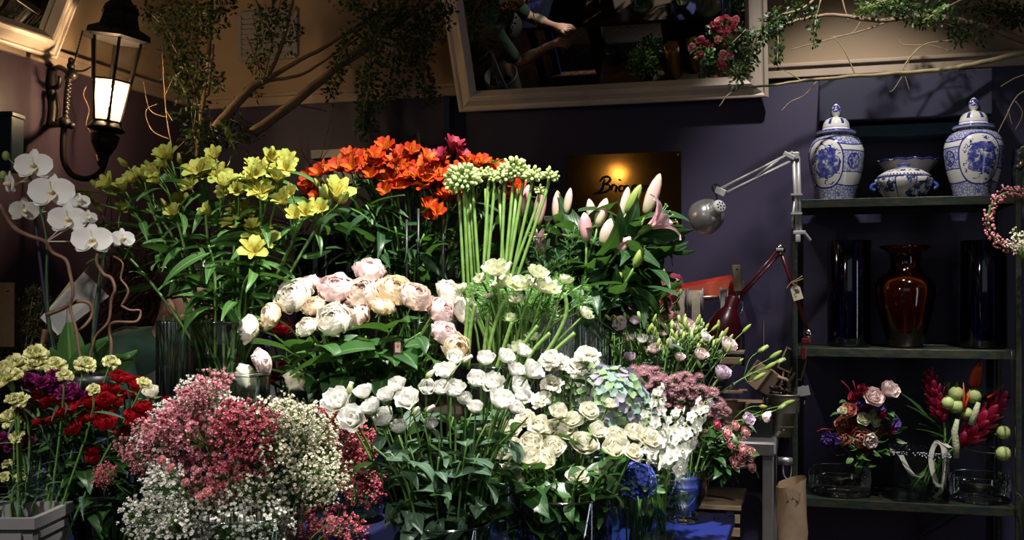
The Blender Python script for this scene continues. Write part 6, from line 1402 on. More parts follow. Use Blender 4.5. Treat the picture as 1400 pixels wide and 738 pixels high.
# ---- pink lisianthus standing on the work table behind the lilies
pv = V((-.60, 3.30, .90)); VASES['pinkl'] = (pv, .07, 1.16)
vase_glass('glass_vase', 'clear glass vase of pink lisianthus on the work table', 'vase', pv, [(.066, .002), (.07, .012), (.07, .26)], GLASS)
PK = [lisi(M_HOTP, .6), lisi(M_SPRAYP, .7), lisi(M_HOTP, .4)]; items = []
for (x, y, dp) in ((880, 408, 20), (890, 402, 18), (900, 414, 20), (886, 418, 18), (875, 404, 16), (905, 405, 16), (895, 394, 15), (870, 414, 16), (908, 418, 15), (884, 425, 17), (896, 422, 17), (874, 426, 16), (905, 428, 16)):
    d = 3.38; H = head_at(x, y, d, .05); B, R_ = spot('pinkl', H=H)
    items.append((stem('lisianthus', 'flower', B, R_, H, facing((x-885)/40, .8, .3), .0022, None, [(rnd.choice(PK), s_of(dp*1.1, d), 'lisianthus_bloom')], L_BRIGHT, 5, (.5, .95), .05, branches=[(H+V((rnd.uniform(-.08, .08), rnd.uniform(0, .1), rnd.uniform(-.06, .04))), facing(.3, 1, -.3), rnd.choice(PK), .045, 'lisianthus_bloom', .8), (H+V((rnd.uniform(-.08, .08), rnd.uniform(0, .12), rnd.uniform(-.05, .05))), facing(0, 1, -.4), GBUD[0], .04, 'bud', .8)]), 'hot pink lisianthus', x, y))
for k in range(13):
    H = V((rnd.uniform(-.68, -.38), rnd.uniform(3.36, 3.72), rnd.uniform(1.34, 1.50))); B, R_ = spot('pinkl', H=H); hp = H-CAM
    items.append((stem('lisianthus', 'flower', B, R_, H, (UP*.7+V((0, .6, 0))+V((rnd.uniform(-.3, .3), 0, 0))).normalized(), .0022, None, [(rnd.choice(PK), .052, 'lisianthus_bloom')], L_BRIGHT, 5, (.5, .95), .05, branches=[(H+V((rnd.uniform(-.06, .06), rnd.uniform(-.05, .06), rnd.uniform(-.05, .03))), V((0, .4, 1)), GBUD[0], .035, 'bud', .8)]), 'hot pink lisianthus', 700+FPX*hp.dot(RT)/hp.dot(FW), 400-FPX*hp.z/hp.dot(FW)))
rank(items, 'the pink lisianthus behind the lilies', 'pink lisianthus on the work table')

# ------------------------------------------------------------------ moth orchids and willow at the left
def orchid_bits():
    def pet(L_, W_, a0, a1, m, pr): b = MB(); v = b.vert((0, 0, 0)); b.petal(v, L_, W_, a0, a1, .05, 0, 6, 6, pr, 10, .015); return b.mesh('petal', m)
    return pet(.56, .66, 78, 92, M_ORCH, (.8, .42)), pet(.52, .36, 80, 96, M_ORCH, (.85, .6)), pet(.30, .26, 30, 70, M_LIP, (.9, .6))
OPT, OSE, OLP = orchid_bits()
def orchid(lb, root_px, d, spike_px, fl, canes, leaves=(), z0=ZB):
    o = at(root_px[0], root_px[1], d); root = thing('orchid', lb, 'orchid', o)
    part(root, 'spike', MB().tube([at(x, y, d)-o for x, y in []] or [q-o for q in cat_rom([at(x, y, d) for x, y in spike_px], 5)], .0034, 6).mesh('spike', STEMD))
    for (x, y, dp, px, up) in fl:
        dd = d-.03+rnd.uniform(-.02, .02); H = at(x, y, dd); s = s_of(dp*1.0, dd); D = (-FW*(1-.25*abs(px))+RT*px+UP*up).normalized()
        zax = D; yax = (UP-D*UP.dot(D)).normalized(); xax = yax.cross(zax); q = Matrix((xax, yax, zax)).transposed().to_quaternion()
        c = MB(); c.ball((0, 0, .01), (.006, .006, .010), 8, 6); near = min([at(a, b, d) for a, b in spike_px], key=lambda p: (p-H).length); inv = q.inverted() @ (near-H); c.tube([(0, 0, .0), inv*.5+V((0, 0, -.012)), inv], .0016, 5)
        f = part(root, 'flower', c.mesh('flower', M_LIP), H-o, q)
        for a_, me in ((pi/2, OSE), (pi/2+2.2, OSE), (pi/2-2.2, OSE), (.12, OPT), (pi-.12, OPT), (-pi/2, OLP)): part(f, 'petal' if me is OPT else 'sepal' if me is OSE else 'lip', me, (0, 0, .002 if me is OPT else 0), Quaternion((0, 0, 1), a_), s)
    for x, y in ((8, 213), (4, 240)) if 'left' in lb else (): part(root, 'bud', MB().ball(at(x, y, d)-o, (.009, .009, .012), 8, 6).tube([at(x, y, d)-o, at(x+14, y+14, d)-o, at(40, 242, d)-o], .0016, 5).mesh('bud', M_UMB))
    for c_ in canes: part(root, 'support_cane', MB().tube([q-o for q in cat_rom([at(x, y, d+.015) for x, y in c_], 3)], .0042, 6).mesh('support_cane', mat('blue black cane', (.03, .03, .055), .35)))
    for (x0, y0, x1, y1, W_, roll) in leaves:
        a_, b_ = at(x0, y0, d), at(x1, y1, d); L_ = (b_-a_).length; me = leafmesh('leaf', LEAF, W_, 2, 14, .14, (.62, .62), 8, 4)
        q = (b_-a_).to_track_quat('Z', 'Y'); xa = -FW; z = (b_-a_).normalized(); xa = (xa-z*xa.dot(z)).normalized(); ya = z.cross(xa); part(root, 'leaf', me, a_-o, Matrix((xa, ya, z)).transposed().to_quaternion() @ Quaternion((0, 0, 1), roll), L_)
    pot = MB(); pot.lathe([(0, 0), (.05, .002), (.062, .10), (.066, .12), (.06, .12), (.055, .1), (0, .1)], 24)
    pb = at(root_px[0], root_px[1], d); part(root, 'pot', pot.mesh('pot', BLACKP), V((0, 0, -.12)))
    b = MB().box((0, 0, -.12-(o.z-.12-z0)/2), (.12, .12, o.z-.12-z0)); solo('pot_riser', 'dark block under the orchid pot, '+('left' if 'left' in lb else 'right')+' one', 'block', b.mesh('pot_riser', BLUED, False), o)
orchid('white moth orchid at left with seven open flowers on dark canes', (82, 520), 2.5, [(82, 520), (68, 455), (64, 380), (64, 330), (56, 290), (42, 245), (30, 225)],
       [(47, 227, 46, .1, .1), (71, 263, 54, .25, .05), (93, 300, 46, .3, .0), (126, 328, 48, .25, .1), (16, 251, 34, -.85, -.1), (32, 288, 36, .8, -.1), (108, 276, 26, .6, .4), (120, 298, 22, .7, 0)], [[(44, 262), (58, 380), (74, 500)], [(66, 330), (64, 420), (84, 520)]],
       [(96, 505, 96, 440, .62, .0), (100, 510, 150, 460, .5, .5), (92, 512, 60, 470, .5, -.4)])
orchid('second white moth orchid spike with one flower in front of the willow', (124, 512), 2.56, [(124, 512), (128, 440), (136, 380), (142, 345), (150, 336), (165, 332)], [(167, 327, 30, .75, .2)], [[(142, 350), (132, 430), (123, 500)]],
       [(128, 505, 180, 485, .45, .5), (150, 510, 190, 478, .4, .2)])
# curly willow in front
for i, (pts, r) in enumerate([([(0, 279), (18, 310), (40, 322), (62, 330), (72, 345), (90, 355), (96, 375), (100, 400), (96, 420), (104, 450), (108, 480), (113, 500)], .0055), ([(64, 430), (85, 422), (105, 412), (122, 415), (126, 430), (115, 446), (102, 455)], .0055), ([(150, 338), (135, 345), (133, 360), (142, 375), (152, 380), (157, 395), (152, 410), (148, 440), (130, 460), (122, 490)], .005), ([(150, 500), (152, 470), (150, 448), (158, 440), (185, 440), (192, 430), (190, 424), (178, 424), (166, 418)], .004), ([(166, 418), (175, 400), (172, 390), (165, 380), (168, 360), (155, 350)], .003), ([(62, 450), (58, 470), (50, 480)], .007)]):
    P_ = cat_rom([at(x, y, 2.44+.02*(i % 3)+.012*math.sin(x*.1)) for x, y in pts], 4); o = P_[-1] if P_[-1].z < P_[0].z else P_[0]
    solo('willow_twig', ['long brown curly willow twig crossing the orchid canes', 'looped willow twig across the white paper', 'curly willow twig beside the second orchid cane', 'hooked willow twig over the green shirt', 'thin wavy willow twig above the green shirt', 'short thick willow stub left of the orchid canes'][i], 'twig', MB().tube([q-o for q in P_], [r*(1-.4*k/len(P_)) for k in range(len(P_))], 6).mesh('willow_twig', WILLOW), o)
for k in range(64):
    x, y = rnd.uniform(135, 210), rnd.uniform(395, 445); pts = []; dx = rnd.uniform(-.2, 1.0) if k < 44 else rnd.uniform(.6, 1.8); ph = rnd.uniform(0, 6)
    d0 = 3.85+rnd.uniform(-.12, .2)
    n_ = rnd.randint(6, 11)
    for i in range(n_): pts.append(at(x+dx*13*i+8*math.sin(ph+i*1.3), y-15*i*rnd.uniform(.7, 1.1)-4*math.cos(ph*2+i*1.7), d0+.03*math.sin(ph+i)))
    P_ = cat_rom(pts, 3); o = P_[0]
    solo('willow_twig', 'wavy dark willow twig in the mass behind the yellow alstroemeria', 'twig', MB().tube([q-o for q in P_], [.0042*(1-.55*i/len(P_)) for i in range(len(P_))], 5).mesh('willow_twig', WILLOWD if k % 3 else WILLOW), o, 'willow twigs behind the yellow alstroemeria')
for k in range(12):
    x, y = rnd.uniform(352, 384), 476; ph = rnd.uniform(0, 6); d0 = 3.92
    P_ = cat_rom([at(x+rnd.uniform(-.2, .6)*12*i+7*math.sin(ph+i*1.4), y-18*i, d0) for i in range(rnd.randint(7, 11))], 3); o = P_[0]
    solo('willow_twig', 'thin willow twig in the dark gap left of the garden roses', 'twig', MB().tube([q-o for q in P_], .003, 5).mesh('willow_twig', WILLOWD), o, 'willow twigs in the dark gap')
# tall vase for the willow mass stands on the floor behind the display
for px_, lb_ in ((178, 'tall dark pot holding the willow behind the florist'), (368, 'tall dark pot holding willow twigs in the dark gap')):
    pv = at(px_, 450 if px_ < 200 else 480, 3.88); solo('willow_pot', lb_, 'pot', MB().lathe([(0, .002), (.08, 0), (.115, pv.z+.02), (.105, pv.z+.02), (.1, .05), (0, .05)], 24).mesh('willow_pot', BLACKP), V((pv.x, pv.y, 0)))

# white paper in cellophane, brown board, heather and teal box
CELLO = glass_mat('cellophane', (.96, .96, .96), 1.0, .05, .10)
def paper():
    d = 2.72; o = at(100, 420, d); t = thing('paper_sleeve', 'white paper sleeve in cellophane leaning behind the orchid canes', 'paper', o); W = lambda x, y, dd=d: at(x, y, dd)-o
    for nm, q4, m, dz in (('paper_sheet', [(55, 434), (115, 372), (149, 405), (79, 458)], mat('white wrapping paper', (.86, .84, .78), .7, n_amt=.15, n_scale=30), 0), ('paper_backing', [(68, 420), (98, 381), (104, 392), (76, 430)], mat('manila edge', (.50, .40, .20), .7), .012), ('cellophane', [(62, 430), (121, 364), (151, 402), (84, 462)], CELLO, -.01)):
        b = MB(); f = [W(x, y, d+dz+(.05 if y < 400 else 0)) for x, y in q4]; b.prism(f, [p+FW*.002 for p in f]); part(t, nm, b.mesh(nm, m, False))
    part(t, 'crease', MB().tube([W(92, 412, d-.003), W(91, 430, d-.004), W(90, 442, d-.004)], .0008, 4).mesh('crease', KRAFTD))
paper()
a_ = at(6, 430, 2.75); solo('brown_board', 'brown cardboard sheet with a red pin at the left edge', 'board', MB().box((0, 0, 0), (.055, .006, .17)).mesh('brown_board', KRAFTD, False), a_, rotz=YAW)
solo('map_pin', 'red pin stuck in the brown cardboard sheet', 'pin', MB().ball((0, 0, 0), (.004, .004, .003), 8, 6).mesh('map_pin', mat('red pin', (.5, .01, .01), .3)), at(10, 397, 2.745))
a_ = onX(-2, 195, XL+.06); bx_ = at(10, 198, 4.0); t = thing('teal_box', 'dark teal painted box on the plum wall at the left edge', 'box', bx_-UP*.1); part(t, 'case', MB().box((-.02, 0, .1), (.12, .10, .21)).mesh('case', TEAL, False), q=Quaternion((0, 0, 1), YAW), bevel=.004); part(t, 'lid', MB().box((-.02, 0, .212), (.13, .11, .018)).mesh('lid', TEAL, False), q=Quaternion((0, 0, 1), YAW), bevel=.004)
HEA = leaf_mat('heather green', (.07, .07, .03), (.14, .12, .06), rib=(.1, .1, .05), ribw=0)
def heather(name, lb, blobs, m, d, n, ps):
    o = at(blobs[0][0], 520, d); o.z = max(o.z, ZB); t = thing(name, lb, 'plant', o); b = MB(); s_ = MB()
    for (x, y, r) in blobs:
        tip = at(x, y, d); s_.tube(bez([V((0, 0, 0)), (tip-o)*.5+UP*.03, tip-o], 5), .002, 4)
        for k in range(n):
            D = V((rnd.gauss(0, 1), rnd.gauss(0, 1), rnd.gauss(0, 1)+.5)); c0 = tip-o+D*r*d/FPX*.35; v = b.vert(c0); b.petal(v, ps*rnd.uniform(.7, 1.3), ps*.4, 10, 40, .1, 0, 2, 1, (.8, .8), M=Matrix.Translation(c0) @ aim(D).to_matrix().to_4x4())
    part(t, 'stem', s_.mesh('stem', BARK)); part(t, 'foliage', b.mesh('foliage', m), kind='stuff')
heather('heather_bush', 'dim brown green heather bush behind the yellow carnations', [(30, 440, 26), (15, 460, 26), (50, 450, 24), (62, 465, 20), (35, 470, 28), (10, 480, 22), (60, 420, 16), (45, 405, 14), (25, 425, 18), (70, 475, 18)], HEA, 2.8, 120, .012)
# ------------------------------------------------------------------ wreath and cloche at the right
def wreath():
    o = at(1389, 301, 3.98); t = thing('pink_wreath', 'small pink flower wreath hanging from the right shelf post', 'wreath', o); R_ = 40*3.98/FPX
    ring = [o+(RT*math.cos(a)+UP*math.sin(a)+FW*.1*math.cos(a))*R_-o for a in [2*pi*k/40 for k in range(41)]]
    part(t, 'ring', MB().tube(ring, .006, 6).mesh('ring', LEAF)); b = MB()
    for k in range(420):
        a = rnd.uniform(0, 6.28); th = rnd.uniform(0, 6.28); rr = .014+rnd.uniform(0, .007); c = (RT*math.cos(a)+UP*math.sin(a)+FW*.1*math.cos(a))*(R_+rr*math.cos(th)) - FW*rr*math.sin(th)*-1; b.ball(c, rnd.uniform(.003, .0065), 5, 3)
    part(t, 'floret_ring', b.mesh('floret_ring', M_SPRAYP), kind='stuff')
    part(t, 'hanging_ribbon', MB().tube([UP*R_+V((0, 0, .0)), at(1372, 258, 3.97)-o, at(1370, 252, 3.97)-o], .004, 5).mesh('hanging_ribbon', mat('pink cord', (.5, .22, .22), .5)))
    g = at(1397, 332, 3.9); q = thing('gypsophila_sprig', 'white gypsophila posy hanging on the pink wreath at the right edge', 'flower', g); part(q, 'stem', MB().tube([V((0, 0, 0)), V((.02, 0, .05))], .001, 4).mesh('stem', STEM)); part(q, 'floret_cloud', GC[0], (0, 0, 0), s=1.6, kind='stuff')
wreath()
p = onY(1412, 268, 4.6); t = thing('glass_cloche', 'clear glass bell cloche at the right edge of the top shelf', 'cloche', V((p.x, 4.6, SZ[2])))
struct_x = None
b = MB(); b.lathe([(.078, 0), (.078, .16), (.07, .19), (.045, .215), (.015, .225), (.012, .235), (.016, .25), (0, .256)], 36); part(t, 'dome', b.mesh('dome', GLASSR))
# ------------------------------------------------------------------ bouquets on the lowest shelf
def bouquet(name, lb, o, blooms, lv, nlv, cx, cy, d, tie, rad, foot):
    t = thing(name, lb, 'bouquet', foot)
    for (x, y, dp, me, nm, D) in blooms:
        H = at(x, y, d+rnd.uniform(-.05, .03)); c = bez([foot, tie, (tie+H)*.5-D*.03, H], 6)
        part(t, 'stem', MB().tube([q-foot for q in c], .002, 5).mesh('stem', STEM)); part(t, nm, me, H-foot, aim(D), s_of(dp*1.08, d))
    for (x, y, sz, px, up) in lv:
        H = at(x, y, d+rnd.uniform(-.06, .03)); part(t, 'leaf', rnd.choice(nlv), H-foot, leafq(RT*px+UP*up-FW*.3), sz)
    return t
RCo, RPk, RLp = rose(M_CORAL, .4), rose(M_PINKR, .5), rose(M_ANEM, .4); VI = carn(M_VIOLET); BU = rose(M_BURG, .4); HY = lisi(M_PALEP, .6)
F_ = lambda x, y: facing((x-1185)/40*.6, .2-(y-580)/40*.6, .8, .15)
bl = [(x, y, dp, me, nm, F_(x, y)) for (x, y, dp, me, nm) in [(1192, 545, 26, RPk, 'rose_bloom'), (1209, 540, 26, HY, 'rose_bloom'), (1161, 563, 20, RCo, 'rose_bloom'), (1175, 596, 26, RCo, 'rose_bloom'), (1185, 598, 20, HY, 'rose_bloom'), (1152, 580, 18, RCo, 'rose_bloom'), (1153, 597, 18, RCo, 'rose_bloom'), (1180, 574, 17, RLp, 'rose_bloom'), (1196, 569, 18, RLp, 'rose_bloom'), (1193, 561, 12, RLp, 'rose_bloom'), (1218, 577, 22, VI, 'violet_bloom'), (1135, 601, 20, VI, 'violet_bloom'), (1203, 556, 13, VI, 'violet_bloom'), (1165, 577, 18, BU, 'burgundy_bloom'), (1170, 545, 18, BU, 'burgundy_bloom'), (1182, 558, 16, BU, 'burgundy_bloom'), (1160, 588, 16, BU, 'burgundy_bloom'), (1178, 550, 12, VI, 'violet_bloom'), (1184, 611, 14, BU, 'burgundy_bloom'), (1152, 562, 11, RLp, 'rose_bloom'), (1195, 578, 12, RLp, 'rose_bloom'), (1166, 558, 14, BU, 'burgundy_bloom'), (1170, 567, 16, VI, 'violet_bloom'), (1195, 607, 10, VI, 'violet_bloom'), (1200, 588, 15, RCo, 'rose_bloom'), (1167, 604, 15, RPk, 'rose_bloom'), (1205, 567, 14, BU, 'burgundy_bloom'), (1186, 586, 14, VI, 'violet_bloom'), (1158, 572, 15, RPk, 'rose_bloom'), (1200, 549, 15, BU, 'burgundy_bloom'), (1180, 533, 13, BU, 'burgundy_bloom'), (1214, 588, 13, BU, 'burgundy_bloom')]]
lv = [(1208, 555, .05, .5, .6), (1213, 560, .05, .8, .2), (1205, 585, .05, .6, -.3), (1218, 592, .045, .9, -.2), (1200, 600, .05, .5, -.7), (1225, 600, .045, .8, -.5), (1195, 615, .05, .1, -1), (1180, 620, .05, -.2, -1), (1165, 624, .05, -.6, -.8), (1172, 632, .05, .1, -1), (1185, 632, .05, .5, -.8), (1155, 620, .045, -.9, -.3), (1210, 612, .05, .6, -.7), (1148, 565, .04, -.8, .5), (1158, 550, .04, -.6, .8), (1190, 590, .04, .4, -.4), (1170, 610, .045, -.2, -.9), (1228, 585, .04, 1, 0), (1150, 606, .04, -.9, -.4), (1205, 570, .04, .8, .1)]+[(rnd.uniform(1160, 1222), rnd.uniform(548, 628), .042, rnd.uniform(-.3, 1), rnd.uniform(-1, .6)) for _ in range(22)]
ft = onY(1165, 668, 4.60); ft.z = SZ[0]+.02
tq = bouquet('round_bouquet', 'round hand-tied bouquet of pink, coral and violet blooms on the lowest shelf', None, bl, lv, L_BRIGHT, 1185, 580, 4.28, at(1180, 630, 4.33), 0, ft)
for pts in ([(1165, 545), (1160, 530), (1150, 520)], [(1172, 540), (1166, 520)], [(1148, 588), (1125, 586), (1117, 590)]): part(tq, 'plume', MB().tube([at(x, y, 4.3)-ft for x, y in pts], [.003]*len(pts), 5).mesh('plume', M_BURG))
# tropical bouquet
def tropical():
    d = 4.24; foot = onY(1262, 668, 4.585); foot.z = SZ[0]+.025; t = thing('tropical_bouquet', 'bouquet of crimson ginger and green seed balls in the square vase', 'bouquet', foot); W = lambda x, y, dd=d: at(x, y, dd)-foot
    tie = (1296, 612)
    def st(x, y, r=.003): part(t, 'stem', MB().tube(bez([V((rnd.uniform(-.03, .03), rnd.uniform(-.02, .02), 0)), W(*tie), W((x+tie[0])/2, (y+tie[1])/2), W(x, y)], 6), r, 5).mesh('stem', STEM))
    def ginger(p0, p1, wd):
        a_, b_ = W(*p0), W(*p1); ax = (b_-a_); b = MB(); v = b.vert((0, 0, 0)); n = 46
        for k in range(n):
            z = k/n; th = k*2.4; r0 = wd*math.sin(pi*(.12+.8*z))**.7*.35
            M = Matrix.Translation((r0*math.cos(th)*.6, r0*math.sin(th)*.6, z)); vv = b.vert((r0*math.cos(th)*.6, r0*math.sin(th)*.6, z)); b.petal(vv, .26, .15, 55-40*z, 30-20*z, .15, th, 3, 2, (.8, .6), 20, M=M)
        b.tube([(0, 0, 0), (0, 0, 1)], wd*.12, 6); me = b.mesh('ginger_spike', M_GINGER); part(t, 'ginger_spike', me, a_, ax.to_track_quat('Z', 'Y'), ax.length)
        st(*p0, .005)
    ginger((1290, 575), (1272, 517), .62); ginger((1312, 610), (1366, 548), .50)
    a_, b_ = W(1329, 533), W(1341, 490); b = MB(); v = b.vert((0, 0, 0))
    for k in range(4): b.petal(v, 1.0, .34, 10, -6, .25, k*1.7, 6, 3, (.62, .8))
    part(t, 'heliconia_bract', b.mesh('heliconia_bract', M_HELI), a_, (b_-a_).to_track_quat('Z', 'Y'), (b_-a_).length*1.05); st(1329, 533)
    for p in ([(1317, 562), (1318, 540), (1317, 521)], [(1318, 560), (1323, 545), (1326, 532)], [(1350, 544), (1362, 536), (1373, 526)]): part(t, 'orange_sepal', MB().tube([W(x, y, d-.05) for x, y in p], [.006, .005, .001], 6).mesh('orange_sepal', M_HELI))
    for (x, y, r) in ((1307, 538, 10), (1296, 551, 9), (1307, 555, 10), (1331, 541, 10), (1322, 565, 8), (1372, 620, 10), (1372, 591, 9)):
        b = MB(); b.ball((0, 0, 0), 1, 14, 10)
        for k in range(60): th = k*2.4; cz = 1-2*(k+.5)/60; s_ = math.sqrt(1-cz*cz); c = V((s_*math.cos(th), s_*math.sin(th), cz)); b.tube([c*.97, c*1.13], .02, 3)
        part(t, 'seed_ball', b.mesh('seed_ball', M_BALL), W(x, y, d-.03), s=r*d/FPX)
        if x > 1360: part(t, 'stem', MB().tube([W(1315, 612), W(1340, (612+y)/2+2), W(x-8, y)], .002, 5).mesh('stem', STEM))
    for pts in ([(1309, 573), (1305, 590), (1307, 608), (1308, 626)], [(1338, 550), (1334, 562), (1328, 581)]): part(t, 'catkin', MB().tube([W(x, y, d-.08) for x, y in pts], [.008, .013, .014, .011][:len(pts)], 8).mesh('catkin', mat('pale green catkin', (.40, .44, .26), .8, n_amt=.6, n_scale=120, bump=.5)))
    b = MB(); v = b.vert((0, 0, 0))
    for k in range(26): b.petal(v, .6, .09, 10+3*k, 20+3*k, .05, k*2.4, 3, 1, (.7, .8))
    part(t, 'spiky_bloom', b.mesh('spiky_bloom', M_UMB), W(1296, 535, d+.02), aim(UP), .07)
    for (x0, y0, x1, y1) in [(1292, 600, 1255, 530), (1292, 600, 1262, 548), (1290, 595, 1264, 570), (1290, 590, 1254, 545), (1294, 600, 1272, 588), (1300, 600, 1276, 604), (1320, 600, 1382, 580), (1325, 595, 1365, 572), (1320, 605, 1378, 604), (1300, 585, 1310, 515), (1335, 560, 1352, 528), (1330, 570, 1345, 560), (1295, 600, 1258, 576)]:
        a_, b_ = W(x0, y0, d+rnd.uniform(-.02, .06)), W(x1, y1); part(t, 'leaf', leafmesh('leaf', LEAFD, .16, 4, 30, .1), a_, leafq(b_-a_), (b_-a_).length*1.05)
    for k in range(14): a_ = V((rnd.uniform(-.07, .07), rnd.uniform(-.05, .05), .01)); part(t, 'stem', MB().tube([a_, W(rnd.uniform(1285, 1302), rnd.uniform(600, 618), d+.05)], .003, 5).mesh('stem', STEM))
    for i, pts in enumerate(([(1283, 606), (1276, 612), (1273, 630), (1277, 650), (1283, 666)], [(1283, 604), (1290, 612), (1292, 640), (1288, 668), (1280, 678), (1270, 681)], [(1232, 622), (1240, 638), (1250, 650), (1264, 652), (1276, 650)], [(1276, 612), (1282, 602), (1290, 606), (1300, 612)])):
        b = MB(); c = cat_rom([W(x, y, 4.235) for x, y in pts], 5)
        for p in c: b.vert(p-RT*.011); b.vert(p+RT*.011+FW*.004)
        for k in range(len(c)-1): b.face((2*k, 2*k+1, 2*k+3, 2*k+2))
        part(t, 'ribbon_tail', b.mesh('ribbon_tail', RIBBONW))
tropical()
# ------------------------------------------------------------------ branches with small leaves
TLEAF = leaf_mat('small box leaf', (.010, .026, .007), (.022, .05, .012), rough=.5, trans=.2, rib=(.05, .09, .03), ribw=0)
TLEAF2 = leaf_mat('bright small leaf', (.045, .10, .02), (.10, .19, .04), rough=.45, trans=.25, rib=(.1, .2, .06), ribw=0)  # lighter green than the box leaf
def twigleaf(b, c, D, s):
    v = b.vert(c, (0, .3, rnd.random())); b.petal(v, s, s*.6, 15, 45, .1, 0, 2, 1, (.8, .6), M=Matrix.Translation(c) @ aim(D).to_matrix().to_4x4())
def branch(name, lb, d, wood, sprays, m=BARK, lm=TLEAF, leaf_s=.020, dens=10, spread=14, grp=None):
    """wood: list of (pixel path, radius at start, radius at end); sprays: (pixel path, leaves per 10 px, half width px)"""
    o = at(*wood[0][0][0], d); t = thing(name, lb, 'branch', o, grp); b = MB()
    for (pts, r0, r1) in wood:
        c = cat_rom([at(p[0], p[1], d+(p[2] if len(p) > 2 else 0))-o for p in pts], 5); n = len(c)
        c = [q+V((rnd.uniform(-1, 1), rnd.uniform(-1, 1), rnd.uniform(-1, 1)))*min(r0, .012)*.18 for q in c]; b.tube(c, [r0+(r1-r0)*i/(n-1) for i in range(n)], 8)
    part(t, 'limb', b.mesh('limb', m))
    if sprays:
        f = MB(); tw = MB()
        for (pts, dn, hw) in sprays:
            c = cat_rom([at(p[0], p[1], d+rnd.uniform(-.1, .05))-o for p in pts], 6); tw.tube(c, .0025, 4)
            Lp = sum(math.dist(pts[i][:2], pts[i+1][:2]) for i in range(len(pts)-1)); nn = int(Lp/10*dn*1.25); w_ = hw*d/FPX
            for k in range(nn):
                q = c[rnd.randrange(len(c))]; D = V((rnd.gauss(0, 1), rnd.gauss(0, 1), rnd.gauss(0, 1))); D.normalize(); twigleaf(f, q+D*w_*rnd.random()**.6, D+V((0, 0, -.3)), leaf_s*rnd.uniform(.7, 1.3))
        part(t, 'twig', tw.mesh('twig', BARK)); part(t, 'foliage', f.mesh('foliage', lm), kind='stuff')
    return t
branch('tree_branch', 'thick bare limb leaning up right towards the large mirror, with hanging leaves', 4.45, [([(345, 182), (395, 146), (455, 97), (515, 50), (610, -15)], .024, .013), ([(455, 97), (500, 70), (540, 30), (560, -10)], .010, .006), ([(515, 50), (560, 60), (590, 110)], .006, .002), ([(400, 142), (430, 148), (446, 152)], .004, .002)],
       [([(560, -5), (520, 40), (505, 100), (500, 180)], 26, 16), ([(520, 20), (480, 50), (465, 90), (452, 128)], 22, 14), ([(590, 10), (575, 60), (585, 130)], 24, 16), ([(540, 60), (535, 110), (525, 140)], 20, 15), ([(610, 0), (600, 40), (560, 70), (545, 130)], 24, 16), ([(470, -5), (520, 20), (580, 20)], 26, 20), ([(500, 100), (498, 150), (497, 176)], 24, 11), ([(560, 40), (575, 90), (592, 135)], 18, 11), ([(500, 30), (540, 50), (580, 40)], 22, 22)])
branch('tree_branch', 'forked bare limb in front of the air grille with leafy twigs', 4.5, [([(295, 175), (322, 143), (345, 120), (366, 108)], .022, .016), ([(366, 108), (410, 82), (450, 60), (520, 15), (550, -10)], .011, .006), ([(366, 110), (405, 104), (430, 92), (490, 52)], .008, .005), ([(364, 108), (382, 70), (394, 30), (402, -10)], .010, .006), ([(366, 108), (350, 80), (338, 50)], .004, .002), ([(360, 110), (372, 60), (378, 20)], .004, .002), ([(345, 120), (336, 135), (322, 148), (320, 132)], .005, .003), ([(340, 95), (352, 60), (345, 20)], .003, .002)],
       [([(350, 0), (360, 40), (352, 80), (356, 100)], 16, 15), ([(385, -5), (380, 30), (395, 60)], 18, 15), ([(365, 20), (372, 60)], 14, 14), ([(345, 118), (352, 128)], 18, 8), ([(402, 30), (406, 50)], 14, 8)])
branch('tree_branch', 'upright leafy stem in the room corner right of the lantern', 4.6, [([(270, 215), (276, 150), (285, 80), (290, -10)], .012, .008), ([(284, 130), (288, 90), (292, 60)], .010, .006), ([(278, 160), (262, 110), (240, 60), (215, 10)], .005, .002)],
       [([(268, 200), (262, 150), (270, 100)], 34, 22), ([(285, 190), (290, 160)], 30, 22), ([(270, 100), (262, 60), (270, 10)], 34, 26), ([(230, 10), (260, 20), (300, 10)], 34, 22), ([(200, 10), (225, 40), (240, 70)], 26, 16), ([(285, 40), (300, 20), (312, -5)], 30, 18), ([(240, 100), (255, 130)], 24, 14), ([(285, 110), (298, 105), (300, 120)], 20, 8), ([(270, 180), (300, 190), (330, 195)], 26, 16), ([(235, 60), (250, 90), (240, 105)], 22, 12), ([(310, 160), (330, 170), (345, 185)], 20, 12)])
branch('tree_branch', 'bare spindly twigs against the cream wall beside the lantern', 4.55, [([(235, 200), (228, 160), (224, 110), (222, 60)], .004, .0015), ([(228, 160), (205, 150), (196, 110)], .002, .001), ([(226, 130), (240, 100)], .002, .001), ([(232, 190), (210, 180), (200, 160), (202, 148), (215, 142)], .0025, .0015), ([(240, 205), (262, 180), (268, 150)], .0025, .0012)], [([(224, 100), (222, 70)], 3, 8), ([(236, 165), (228, 152)], 8, 7)], dens=4)
branch('tree_branch', 'thin bare twigs rising behind the red alstroemeria at its left', 3.6, [([(410, 992), (414, 500), (420, 250), (436, 222), (445, 190), (452, 165)], .003, .001), ([(430, 232), (415, 212), (410, 190)], .002, .001), ([(436, 222), (448, 205), (450, 196)], .002, .001), ([(410, 240), (404, 215)], .002, .001), ([(424, 240), (421, 205), (420, 185)], .0018, .001)], [], m=WILLOW)
branch('tree_branch', 'small white-green blossom twig at the foot of the forked limb', 4.4, [([(322, 205), (316, 190), (308, 175), (300, 165)], .005, .002), ([(316, 190), (325, 178)], .002, .001)], [([(318, 186), (305, 168)], 26, 7)], lm=TLEAF2)
